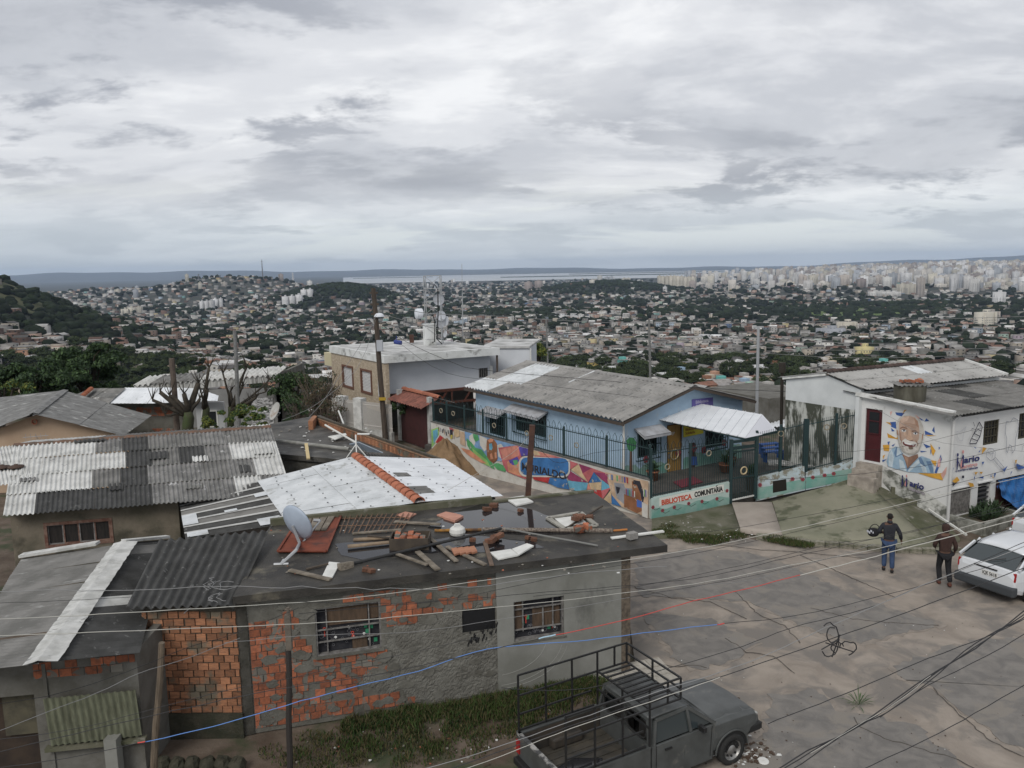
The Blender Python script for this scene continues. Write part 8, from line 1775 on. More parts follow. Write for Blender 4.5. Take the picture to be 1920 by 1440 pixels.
c=PY(160,692,58); leafy('broad_tree',c,3.1,2.6,2.0,15000,'big dark leafy tree rising behind the tan house on the left',[lfd,lfm],21,.13,44,-6)
c=PY(45,722,52); leafy('broad_tree',c,2.9,2.4,1.7,11000,'lower dark tree at the left edge beside the big leafy tree',[lfd,lfm],22,.13,36,-5)
c=PY(105,715,55); leafy('broad_tree',c,2.0,2.,1.6,7000,'dark rounded tree between the big tree and the left edge tree',[lfd,lfm],29,.13,26,-5)
c=PY(-5,740,46); leafy('broad_tree',c,1.8,1.8,1.0,5000,'bright green bush in the far left corner behind the tan roof',[lfm,lfy],23,.10,20,-4)
c=PY(555,735,47); leafy('hedge_tree',c,1.5,1.5,1.4,5000,'dark bush at the right end of the grey hall',[lfd,lfm],24,.09,24,-3)
c=PY(600,742,44); leafy('bare_shrub',c,1.5,1.3,1.5,1600,'brown twiggy shrub left of the stone-clad wall',[M('brown_leaf',(.10,.075,.045)),lfd],25,.06,24,-2,twigs=110,cat='shrub')
c=PY(625,775,42); leafy('bare_shrub',c,.9,.9,.9,700,'small twiggy shrub at the corner of the pale fence',[M('brown_leaf',(.10,.075,.045)),lfd],26,.05,14,None,twigs=60,cat='shrub')
c=PY(560,772,40); leafy('bare_shrub',c,1.0,.9,.8,1200,'dark weedy shrub behind the small dish',[lfd,lfm],36,.06,16,None,twigs=40,cat='shrub')
c=PY(460,782,35); leafy('green_bush',c,1.6,.8,.55,4500,'leafy green bush just behind the ridge of the long roof',[lfm,lfy],27,.06,24,None,cat='shrub')
c=PY(388,795,34); leafy('yellow_bush',c,.45,.4,.45,900,'small yellowish bush at the foot of the left pruned tree',[lfy,lfm],28,.05,12,None,cat='shrub')
c=PY(1008,660,56); leafy('yellow_tree',c,1.0,.9,.9,2600,'small yellow-green tree at the right corner of the white house',[lfy,lfm],30,.08,16,-3)
c=PY(745,765,41.5); leafy('garden_plant',c,.5,.4,.5,700,'dark garden plant beside the brown gate',[lfd,lfm],31,.07,10,None,cat='plant')
def pruned(x,y,Y,lab,seed,targets,r=.30,moss=True):
 b=PY(x,y,Y); t=thing('pruned_tree',lab,'tree',(b.x,b.y,0)); mb=MB(); R=random.Random(seed); top_=PY(x,y-28,Y)
 mb.tube([Vector((b.x,b.y,-.2)),b,lerp(b,top_,.6)+Vector((.05,0,0)),top_],[r*1.1,r*1.05,r,r*.8],9);
 mb.build('trunk',moss_b,t,smooth=True)
 for tx,ty,rr in targets:
  e_=PY(tx,ty,Y+R.uniform(-.5,.5)); m1=lerp(top_,e_,.45)+Vector((R.uniform(-.1,.1),0,R.uniform(-.25,.05))); mb=MB(); mb.tube([lerp(b,top_,.7),m1,lerp(m1,e_,.6)+UP*R.uniform(-.1,.1),e_],[rr*1.7,rr*1.3,rr*1.1,rr],7); mb.build('limb',bark,t,smooth=True)
  mb=MB()
  for k in range(5): f_=Vector((R.uniform(-.35,.35),R.uniform(-.2,.2),R.uniform(.2,.8))); mb.tube([e_,e_+f_*.5+Vector((R.uniform(-.05,.05),0,0)),e_+f_],[.03,.018,.006],4)
  mb.build('twigs',bark,t)['kind']='stuff'
pruned(352,800,35.5,'heavily pruned dark tree with stubby limbs behind the long roof',3,[(286,750,.07),(300,735,.09),(318,742,.08),(345,738,.10),(372,718,.11),(375,748,.07),(310,778,.05)],.24)
pruned(385,785,37,'thin upright pruned tree beside the stubby one',4,[(388,730,.10),(392,690,.06),(378,740,.05)],.16)
pruned(432,790,37.5,'pruned tree with long thin branches in front of the grey hall',5,[(455,725,.08),(462,690,.05),(480,745,.07),(505,712,.04),(432,735,.07),(418,700,.04),(470,760,.06),(498,735,.03)],.15)
def grass(name,lab,pts,n,h,mats,seed,spread=.12,zf=0.,w=.012):
 """pts: list of (x,y,radius,weight)"""
 R=np.random.default_rng(seed); P_=np.array([p_[:2] for p_ in pts]); rd=np.array([p_[2] for p_ in pts]); wt_=np.array([p_[3] for p_ in pts],float); wt_/=wt_.sum(); i=R.choice(len(pts),n,p=wt_)
 a=R.uniform(0,6.283,n); q=np.sqrt(R.random(n)); x=P_[i,0]+rd[i]*q*np.cos(a); y=P_[i,1]+rd[i]*q*np.sin(a); z=np.full(n,zf)
 hh=h*R.uniform(.4,1.2,n)*(1-.5*q); d=R.uniform(0,6.283,n); l=R.uniform(.1,.8,n)*hh; b=R.uniform(0,6.283,n)
 wx=w*np.cos(b); wy=w*np.sin(b); p0=np.stack([x-wx,y-wy,z],-1); p1=np.stack([x+wx,y+wy,z],-1); m_=np.stack([x+l*.35*np.cos(d),y+l*.35*np.sin(d),z+hh*.62],-1); t_=np.stack([x+l*np.cos(d),y+l*np.sin(d),z+hh],-1)
 V=np.stack([p0,p1,m_+np.stack([wx*.7,wy*.7,0*wx],-1),m_-np.stack([wx*.7,wy*.7,0*wx],-1),t_,t_+1e-4],1).reshape(-1,3); k=np.arange(n)*6
 f=np.concatenate([np.stack([k,k+1,k+2,k+3],-1),np.stack([k+3,k+2,k+5,k+4],-1)])
 o=npobj(name,V,f,mats,mi=np.tile((R.random(n)<.4).astype(int),2)); return setp(o,lab,kind='stuff')
gA=M('grass_blade',(.026,.050,.014),(.05,.078,.02),scale=3,geo=True,rough=.8,spec=.2); gB=M('grass_dry',(.10,.085,.04),(.07,.065,.03),scale=3,geo=True,rough=.9,spec=.2)
pts=[]; Rg=random.Random(8)
for k in range(150):
 f_=Rg.random(); u=uL+1.9+(f_**.8)*(uR-uL-2.6); q_=fw_.at(u,0,.15+abs(Rg.gauss(0,.32))*(1.2 if f_<.75 else .9)); pts.append((q_.x,q_.y,.22,1))
grass('wall_grass','long green grass growing along the foot of the brick and plaster wall',pts,17000,.21,[gA,gB],1)
pts=[]
for k in range(120): u=uL+.3+Rg.random()*(uR-uL); q_=fw_.at(u,0,.4+Rg.random()*1.5); pts.append((q_.x,q_.y,.25,1))
grass('dry_grass','thin dry grass and weeds over the brown earth before the brick house',pts,9000,.12,[gB,gA],2)
pts=[]
for x,y in ((1240,1000),(1262,1004),(1290,1008),(1320,1010),(1350,1012),(1380,1006),(1255,990),(1470,1016),(1480,1018),(1490,1019),(1505,1022),(1450,1012),(1300,1014),(1333,1016)): q_=P(x,y,.06); pts.append((q_.x,q_.y,.35,1))
for x,y in ((1450,930),(1462,927),(1475,922),(1560,905)): q_=P(x,y,.4); pts.append((q_.x,q_.y,.15,.4))
grass('kerb_weeds','low green weeds growing along the pavement edge and kerb',pts,7000,.16,[gA,gB],3,zf=.08)
p=P(1610,1322,.03); mb=MB(); leaf_cluster(mb,p,34,.38,.010,5,up=-.4,spread=1.6); top(mb,'weed_tuft',lfm,'flat palm-like green weed tuft growing in the street','weed',loc=p)
Rl=random.Random(31); ltm=[M('litter_white',(.6,.6,.58)),M('litter_brick',(.35,.12,.07)),M('litter_stone',(.22,.2,.17)),M('leaf_litter',(.07,.045,.03))]
mb=MB()
def chip(mb,q,s,mi):
 mb.m(mi); n=5; a0=Rl.uniform(0,6); pts=[q+Vector((s*Rl.uniform(.6,1.2)*math.cos(a0+k*1.257),s*Rl.uniform(.6,1.2)*math.sin(a0+k*1.257),s*.35+Rl.uniform(0,.2)*s)) for k in range(n)]; mb.slab(pts,s*.35)
for k in range(190):
 u=uL+1+Rl.random()*(uR-uL+1); q_=fw_.at(u,.0,.5+Rl.random()*1.9); chip(mb,q_,Rl.uniform(.012,.038),Rl.choice((0,1,2,2,3,3)))
for k in range(190):
 x=Rl.uniform(1200,1920); y=Rl.uniform(1040,1440); chip(mb,P(x,y,.03),Rl.uniform(.006,.018),Rl.choice((0,2,2,3,3,3)))
for k in range(150):
 q_=P(1400+Rl.gauss(0,28),1415+Rl.gauss(0,14),.03); chip(mb,q_,Rl.uniform(.015,.05),Rl.choice((3,3,3,2,0)))
for k in range(90): chip(mb,P(Rl.uniform(500,1180),Rl.uniform(960,1080),zs),Rl.uniform(.012,.035),Rl.choice((0,2,2,1)))
for k in range(70): chip(mb,P(Rl.uniform(1240,1420),Rl.uniform(975,1015),.13),Rl.uniform(.015,.04),Rl.choice((0,2,2)))
for k in range(45): chip(mb,P(Rl.uniform(520,700),Rl.uniform(800,850),2.42),Rl.uniform(.03,.07),Rl.choice((0,2,0)))
setp(mb.build('litter',ltm),'scattered chips of rubble, leaves and litter on the ground and roofs',kind='stuff')
for k,(x,y,s_,lab,m_) in enumerate(((1012,1432,0,'',0),)): pass
loose('plastic_lid',(lambda m_:m_)(bpy.data.objects['white_lamp_base'].data),P(1431,1427,.03),(.1,0,0),(.55,.55,.12),'flat white plastic lid lying by the front wheel of the pickup','lid')
for k in range(6):
 x=305+28*k; q_=P(x,1432+2*math.sin(k*3),.1); mb=MB(); mb.lathe(q_-UP*.12,UP,[(0,0),(.15,0),(.16,.12),(.11,.22),(0,.24)],7);
 for i,v in enumerate(mb.v): mb.v[i]=(v[0]+Rl.uniform(-.02,.02),v[1]+Rl.uniform(-.02,.02),v[2]+Rl.uniform(-.02,.02))
 top(mb,'footing_stone',M('mossy_footing',(.055,.05,.035)),'mossy boulder of the rough row at the foot of the annex','stone',group='boulders below the annex')
# pickup
pk_m=M('pickup_matt_grey',(.080,.085,.083),(.055,.058,.056),scale=2.5,detail=10,rough=.38,c3=(.13,.125,.11),c3s=3,c3lo=.60,c3hi=.70,spec=.5)
pk_b=M('pickup_black',(.018,.018,.018),rough=.5); rubber=M('rubber',(.022,.022,.021),rough=.9); rimm=M('steel_rim',(.30,.30,.29),(.20,.19,.18),scale=8,rough=.4,metal=.5)
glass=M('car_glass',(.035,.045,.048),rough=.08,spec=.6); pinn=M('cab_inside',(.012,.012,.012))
def loftx(mb,secs,caps=True):
 o=len(mb.v); n=len(secs[0])
 for s in secs: mb.v+= [tuple(p_) for p_ in s]
 for i in range(len(secs)-1):
  for k in range(n): mb.f.append((o+i*n+k,o+i*n+(k+1)%n,o+(i+1)*n+(k+1)%n,o+(i+1)*n+k)); mb.mi.append(mb.cur)
 if caps: mb.f.append(tuple(o+k for k in range(n))); mb.mi.append(mb.cur); mb.f.append(tuple(o+(len(secs)-1)*n+k for k in reversed(range(n)))); mb.mi.append(mb.cur)
def ringyz(x,w,zb,zt,crown=.03,tuck=.06,sh=.05):
 h=[(0,zb),(w-tuck,zb),(w-.01,zb+.12),(w,zb+(zt-zb)*.55),(w-.02,zt-sh),(w-.10,zt),(w*.5,zt+crown*.8),(0,zt+crown)]
 return [(x,-y,z) for y,z in h]+[(x,y,z) for y,z in reversed(h[1:-1])]
def wheel(parent,x,y,r,side,lab='wheel',hub='steel'):
 t=bpy.data.objects.new('wheel',None); COL.objects.link(t); t.parent=parent; t.location=(x,y,r)
 mb=MB(); mb.lathe((0,0,0),(0,side,0),[(r*.64,-.09),(r*.9,-.095),(r,-.06),(r,.06),(r*.93,.085),(r*.66,.08),(r*.64,.06)],28); o=mb.build('tyre',rubber,t,smooth=True,local=True)
 mb=MB(); mb.lathe((0,0,0),(0,side,0),[(r*.66,.075),(r*.60,.05),(r*.55,.02),(r*.3,.045),(r*.22,.07),(0,.072)],24)
 o=mb.build('rim',rimm,t,smooth=True,local=True)
 mb=MB()
 for k in range(8): a=k*math.pi/4; c=Vector((r*.43*math.cos(a),side*.034,r*.43*math.sin(a))); mb.tube([c,c+Vector((0,side*.022,0))],r*.07,7)
 mb.build('rim_slot',pk_b,t,local=True)['kind']='stuff'
 return t
trk=thing('pickup_truck','matt dark grey old pickup with welded black rack over its empty bed','pickup',(2.31,13.45,0)); HD=math.radians(29.)
L_=lambda name,mb,mat,**k: mb.build(name,mat,trk,local=True,**k)
W2=.78
mb=MB(); secs=[]
for x,w,zb,zt,cr in ((.30,.78,.26,.90,.0),(.70,.785,.26,.90,.01),(1.0,.785,.30,.91,.03),(1.35,.78,.34,.90,.035),(1.75,.765,.36,.87,.035),(1.98,.74,.40,.82,.03),(2.06,.70,.44,.74,.02)): secs.append(ringyz(x,w,zb,zt,cr))
loftx(mb,secs); L_('front_body',mb,pk_m,bevel=.012)
mb=MB(); hp=[]
for i,x in enumerate(np.linspace(1.02,1.97,8)):
 row=[]
 for j,y in enumerate(np.linspace(-.66,.66,9)):
  z=np.interp(x,[1.0,1.35,1.75,1.98],[.945,.935,.905,.855])-.05*abs(y/.66)**3+.006*math.cos(y*9)+.002*math.sin(x*40+y*13); row.append((x,y*(1 if x<1.7 else 1-.08*(x-1.7)/.28),z+.012))
 hp.append(row)
for row in hp: mb.v+=row
for i in range(7):
 for j in range(8): a=i*9+j; mb.f.append((a,a+9,a+10,a+1)); mb.mi.append(0)
o=len(mb.v)
for i in range(7): a=i*9; b=(i+1)*9; k=len(mb.v); mb.v+=[(mb.v[a][0],mb.v[a][1],mb.v[a][2]-.03),(mb.v[b][0],mb.v[b][1],mb.v[b][2]-.03)]; mb.f.append((a,k,k+1,b)); mb.mi.append(0)
L_('hood',mb,pk_m,smooth=True)
mb=MB(); mb.box((1.95,0,.50),(.30,1.50,.16)); L_('bumper',mb,pk_b,bevel=.03)
mb=MB(); mb.box((2.055,0,.67),(.04,.9,.14)); L_('grille',mb,pk_b)
for s in (-1,1): mb=MB(); mb.box((2.05,s*.57,.67),(.05,.22,.14)); L_('headlight',mb,M('headlight_glass',(.35,.35,.33),rough=.2),bevel=.01)
for s in (-1,1): mb=MB(); mb.box((2.08,s*.70,.50),(.08,.08,.12)); L_('bumper_end',mb,pk_b)
for s in (-1,1):
 mb=MB(); y0=s*.785; y1=s*.74
 pts=[(-.38,.26),(.92,.26),(.95,.60),(.98,.92),(-.38,.93)]
 mb.ext([Vector((x,y0,z)) for x,z in pts],(0,y1-y0,0)); d=L_('door',mb,pk_m,bevel=.01)
 q=lambda name,m2,mat: m2.build(name,mat,d,local=True)
 m2=MB(); m2.box((-.05,y0+s*.012,.80),(.14,.02,.03)); q('handle',m2,pk_b)
 m2=MB(); m2.tube([Vector((-.30,y0+s*.006,.30)),Vector((-.30,y0+s*.006,.92))],.006,4); q('seam',m2,pk_b); m2=MB(); m2.tube([Vector((.86,y0+s*.006,.34)),Vector((.90,y0+s*.006,.91))],.006,4); q('seam',m2,pk_b)
 m2=MB(); m2.box((.62,y0+s*.08,.98),(.07,.14,.09)); q('mirror',m2,pk_b)
 ti=s*.06
 fr_=[((-.34,.93),(-.26,1.33)),((-.26,1.33),(.42,1.36)),((.42,1.36),(.96,.93)),((.44,.94),(.40,1.34))]
 for (xa,za),(xb,zb) in fr_:
  ya=y0-ti*(za-.93)/.43*1.3; yb=y0-ti*(zb-.93)/.43*1.3
  mb=MB(); mb.bar((xa,ya-s*.02,za),(xb,yb-s*.02,zb),.05,.045,up=(0,1,0)); L_('window_pillar',mb,pk_m)
 mb=MB(); mb.ext([Vector((-.28,y0-s*.035,.95)),Vector((.42,y0-s*.035,.95)),Vector((.385,y0-s*.10,1.31)),Vector((-.22,y0-s*.10,1.31))],(0,-s*.008,0)); L_('side_glass',mb,glass)
 mb=MB(); mb.ext([Vector((.46,y0-s*.035,.95)),Vector((.90,y0-s*.035,.95)),Vector((.46,y0-s*.10,1.29))],(0,-s*.008,0)); L_('quarter_glass',mb,glass)
mb=MB()
for r_,x in enumerate(np.linspace(-.36,.46,6)):
 for y in np.linspace(-.68,.68,9): mb.v.append((x,y,1.375+.02*math.cos(y*2.2)-.02*(abs(x-.05)/.4)**3))
for i in range(5):
 for j in range(8): a=i*9+j; mb.f.append((a,a+1,a+10,a+9)); mb.mi.append(0)
o=L_('cab_roof',mb,pk_m,smooth=True); md=o.modifiers.new('s','SOLIDIFY'); md.thickness=.035
mb=MB(); mb.ext([Vector((.46,-.63,1.355)),Vector((.46,.63,1.355)),Vector((1.0,.70,.93)),Vector((1.0,-.70,.93))],(-.01,0,-.01)); L_('windscreen',mb,glass)
for s in (-1,1): mb=MB(); mb.bar((.44,s*.655,1.36),(1.0,s*.73,.92),.06,.04); L_('front_pillar',mb,pk_m)
mb=MB(); mb.box((.25,0,.32),(1.25,1.44,.06)); L_('cab_floor',mb,pinn)
mb=MB(); mb.box((.85,0,.78),(.2,1.4,.26)); L_('dashboard',mb,pk_b)
for s in (-1,1): mb=MB(); mb.box((.15,s*.36,.52),(.5,.46,.16)); mb.box((-.12,s*.36,.78),(.12,.46,.55)); L_('seat',mb,M('seat_dark',(.03,.028,.026)),bevel=.03)
xr=-.38
mb=MB(); t=.05
mb.box((xr,0,.70),(t,1.50,.48)); L_('cab_back_panel',mb,pk_m)
for (a,b,w) in (((xr,-.72,.93),(xr+.05,-.63,1.37),.09),((xr,.72,.93),(xr+.05,.63,1.37),.09),((xr,0,.93),(xr+.05,0,1.37),.10)): mb=MB(); mb.bar(a,b,w,.05,up=(0,1,0)); L_('rear_pillar',mb,pk_m)
mb=MB(); mb.bar((xr+.05,-.66,1.35),(xr+.05,.66,1.35),.07,.05); L_('rear_header',mb,pk_m)
for s in (-1,1):
 mb=MB(); pts=[]
 for k in range(17): a=2*math.pi*k/16; cx_=s*.34; ex=.29*math.copysign(abs(math.cos(a))**.6,math.cos(a)); ez=.18*math.copysign(abs(math.sin(a))**.6,math.sin(a)); pts.append(Vector((xr-.01+.04*(ez+.18)/.36,cx_+ex,1.14+ez)))
 mb.tube(pts,.022,5,cap=False); L_('window_seal',mb,rubber)
for s in (-1,1):
 mb=MB(); mb.ext([Vector((x,s*.79,z)) for x,z in ((-2.05,.42),(-1.55,.42),(-1.50,.60),(-1.40,.70),(-1.18,.73),(-.97,.70),(-.87,.60),(-.82,.30),(-.42,.28),(-.42,.94),(-2.05,.92))],(0,-s*.035,0)); L_('bed_side',mb,pk_m)
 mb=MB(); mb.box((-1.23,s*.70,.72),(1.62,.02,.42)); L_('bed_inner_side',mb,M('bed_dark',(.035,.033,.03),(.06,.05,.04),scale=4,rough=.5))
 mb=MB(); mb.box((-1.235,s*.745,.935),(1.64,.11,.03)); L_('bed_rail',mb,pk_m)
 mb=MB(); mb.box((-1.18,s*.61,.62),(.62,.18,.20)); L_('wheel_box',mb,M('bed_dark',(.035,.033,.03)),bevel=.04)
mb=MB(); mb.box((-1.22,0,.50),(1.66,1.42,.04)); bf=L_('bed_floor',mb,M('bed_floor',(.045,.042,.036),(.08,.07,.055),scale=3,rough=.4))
for k in range(7): mb=MB(); mb.box((-1.22,-.52+.17*k,.525),(1.6,.05,.012)); mb.build('floor_rib',M('bed_floor',(.045,.042,.036)),bf,local=True)
mb=MB(); mb.slab([Vector(p_) for p_ in ((-1.95,-.35,.538),(-1.2,-.5,.538),(-.9,-.1,.538),(-1.3,.15,.538),(-1.9,.05,.538))],.004); L_('bed_puddle',mb,pud)
mb=MB(); mb.box((-2.03,0,.70),(.045,1.50,.44)); tg=L_('tailgate',mb,pk_m,bevel=.01)
mb=MB(); mb.box((-2.035,0,.935),(.075,1.52,.03)); mb.build('tailgate_edge',M('worn_edge',(.33,.32,.30),(.06,.06,.06),scale=5,lo=.45,hi=.55),tg,local=True)
mb=MB(); mb.box((-2.08,0,.46),(.14,1.5,.12)); L_('rear_bumper',mb,pk_b,bevel=.02)
for s in (-1,1): mb=MB(); mb.box((-2.06,s*.72,.70),(.03,.10,.24)); L_('tail_light',mb,M('lamp_red',(.30,.02,.02),rough=.25))
mb=MB(); c=Vector((-1.9,.33,.56)); mb.lathe(c,(0,.3,1),[(0,.0),(.05,.01),(.06,.03),(0,.05)],8); L_('orange_scrap',mb,M('orange_scrap',(.6,.22,.06)))
for x,s in ((1.36,-1),(1.36,1),(-1.18,-1),(-1.18,1)):
 wheel(trk,x,s*.70,.29,s)
 mb=MB(); n=14; pts=[Vector((x+.37*math.cos(math.pi*k/n),s*.788,.30+.36*math.sin(math.pi*k/n))) for k in range(n+1)];
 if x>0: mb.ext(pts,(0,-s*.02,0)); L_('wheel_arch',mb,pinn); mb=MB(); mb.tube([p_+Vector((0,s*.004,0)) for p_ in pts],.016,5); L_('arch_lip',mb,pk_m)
for wobj in [o for o in trk.children if o.name.startswith('wheel') and o.type=='EMPTY']: wobj.location.y*=1.055
zt,zm,zp,zb=2.0,1.72,1.52,.95; rk=.028; xf,xb_=.22,-2.02; yw=.76
def bar(a,b,w=rk): mb=MB(); mb.bar(a,b,w,w); return L_('rack_bar',mb,pk_b)
for s in (-1,1):
 bar((xb_,s*yw,zt),(xf,s*yw,zt)); bar((xb_,s*yw,1.62),(xf,s*yw,1.62)); bar((xb_,s*yw,1.27),(-.55,s*yw,1.27)); bar((xb_,s*yw,.975),(-.5,s*yw,.975))
 for x in np.linspace(xb_,-.42,4): bar((x,s*yw,.95),(x,s*yw,zt))
 for x in (-.05,xf): bar((x,s*yw,1.62),(x,s*yw,zt))
bar((xf,-yw,zt),(xf,yw,zt)); bar((xf,-yw,1.80),(xf,yw,1.80)); bar((xf,-yw,1.62),(xf,yw,1.62)); bar((-.42,-yw,1.62),(-.42,yw,1.62)); bar((-.42,-yw,1.27),(-.42,yw,1.27)); bar((xf,0,1.62),(xf,0,zt)); bar((-.42,0,.95),(-.42,0,1.62)); bar((-1.0,yw*.0-.3,1.27),(-1.0,.3,1.27)) if False else None
for k in range(9): mb=MB(); y=lerp(-yw,yw,(k+1)/10); mb.bar((-.42,y,1.635),(xf,y,1.635),.04,.02); L_('rack_slat',mb,pk_b)
trk.rotation_euler=(0,0,HD); trk.scale=(1.05,1,1); trk.location+=Vector((-.08,-.04,0))
# white hatchback
cw_=M('car_white',(.62,.64,.66),(.56,.58,.60),scale=1,rough=.25,spec=.6); ctrim=M('car_trim_grey',(.045,.05,.055),rough=.6); lred=M('lamp_red',(.30,.02,.02),rough=.25)
def hatch(lab,loc,rot,text):
 t=thing('hatchback_car',lab,'car',loc); B=lambda name,mb,mat,par=None,**k: mb.build(name,mat,par or t,local=True,**k)
 mb=MB(); secs=[ringyz(x,w,zb,zt,cr,.05,.06) for x,w,zb,zt,cr in ((-2.0,.72,.42,.78,.0),(-1.95,.78,.34,.93,.02),(-1.6,.82,.24,.97,.02),(-.6,.83,.22,.96,.0),(.7,.83,.22,.93,.0),(1.1,.82,.24,.92,.03),(1.7,.80,.28,.82,.03),(2.0,.74,.36,.68,.02))]; loftx(mb,secs); B('body',mb,cw_,bevel=.02,smooth=False)
 def rr(x,w0,z0): return x,w0,z0
 mb=MB(); rows=[(-1.34,.64,1.26),(-1.1,.65,1.32),(-.6,.655,1.35),(0,.65,1.345),(.30,.63,1.32)]
 for x,w,z in rows:
  for y in np.linspace(-1,1,9): mb.v.append((x,y*w,z-.05*abs(y)**3))
 for i in range(4):
  for j in range(8): a=i*9+j; mb.f.append((a,a+1,a+10,a+9)); mb.mi.append(0)
 o=B('roof',mb,cw_,smooth=True); md=o.modifiers.new('s','SOLIDIFY'); md.thickness=.03
 mb=MB(); mb.ext([Vector((-1.34,-.60,1.25)),Vector((-1.34,.60,1.25)),Vector((-1.90,.70,.965)),Vector((-1.90,-.70,.965))],(.02,0,.0)); rg_=B('rear_window',mb,glass)
 mb=MB(); mb.tube([Vector((-1.925,.1,.99)),Vector((-1.65,-.32,1.13))],.012,5); B('wiper',mb,pk_b,rg_)
 mb=MB(); mb.ext([Vector((.30,-.60,1.31)),Vector((.30,.60,1.31)),Vector((.95,.70,.95)),Vector((.95,-.70,.95))],(-.02,0,0)); B('windscreen',mb,glass)
 for s in (-1,1):
  mb=MB(); mb.ext([Vector((x,s*(.80-.31*(z-.95)),z)) for x,z in ((-1.78,.97),(.85,.95),(.28,1.30),(-.6,1.32),(-1.28,1.26))],(0,-s*.02,0)); sg=B('side_window',mb,glass)
  for (xa,za),(xb,zb) in (((-.55,.96),(-.50,1.33)),((.86,.94),(.30,1.32)),((-1.88,.97),(-1.34,1.26)),((-1.34,.96),(-1.12,1.31))): mb=MB(); mb.bar((xa,s*(.806-.30*(za-.95)),za),(xb,s*(.806-.30*(zb-.95)),zb),.06,.05,up=(0,1,0)); B('pillar',mb,cw_)
  mb=MB(); mb.ext([Vector((-1.985,s*.56,.68)),Vector((-1.985,s*.775,.68)),Vector((-1.955,s*.775,.90)),Vector((-1.955,s*.56,.90))],(.04,0,0)); B('tail_light',mb,lred)
  mb=MB(); mb.box((0,s*.835,.55),(3.2,.02,.06)); B('side_trim',mb,ctrim)
  for x in (-1.28,1.28):
   wheel(t,x,s*.755,.28,s); mb=MB(); n=12; pts=[Vector((x+.35*math.cos(math.pi*k/n),s*.832,.28+.34*math.sin(math.pi*k/n))) for k in range(n+1)]; mb.ext(pts,(0,-s*.02,0)); B('wheel_arch',mb,pinn)
  mb=MB(); mb.tube([Vector((-1.3,s*.60,1.27)),Vector((.2,s*.6,1.335))],.01,4); B('roof_gutter',mb,ctrim)
 for o in [o for o in t.children if o.type=='EMPTY']: o.location.y*=1.05
 mb=MB(); mb.box((-1.98,0,.40),(.22,1.62,.26)); B('rear_bumper',mb,ctrim,bevel=.05)
 mb=MB(); mb.box((-2.0,0,.86),(.03,.62,.03)); B('hatch_handle',mb,pk_b)
 mb=MB(); mb.box((-2.0,-.12,.72),(.02,.42,.14)); pl=B('number_plate',mb,M('plate_white',(.6,.6,.58)))
 cu=bpy.data.curves.new('f','FONT'); cu.body=text; cu.size=.14; cu.extrude=.001; cu.offset=.003; o=bpy.data.objects.new('f',cu); COL.objects.link(o); bpy.context.view_layer.update(); me=bpy.data.meshes.new_from_object(o.evaluated_get(bpy.context.evaluated_depsgraph_get())); bpy.data.objects.remove(o)
 wd=max(v.co.x for v in me.vertices)
 for v in me.vertices: v.co=Vector((-2.013-v.co.z,-v.co.x*.38/wd+.07,v.co.y*.9+.675))
 me.materials.clear(); me.materials.append(pk_b); o=bpy.data.objects.new('plate_lettering',me); COL.objects.link(o); o.parent=pl
 t.rotation_euler=(0,0,rot); return t
hc=Vector((12.595,20.47,0))+Vector((math.cos(math.radians(28.5)),math.sin(math.radians(28.5)),0))*1.98
hatch('silver white hatchback parked at the right edge with its rear towards the street',hc,math.radians(28.5),'IQE 5618')
p=P(1906,1030,.0); c2=Vector((p.x,p.y,0))+Vector((math.cos(.5),math.sin(.5),0))*2.1+Vector((.3,-.35,0))
hatch('second white car just beyond the silver white hatchback, cut by the right edge',c2,.5,'IMB 2207')
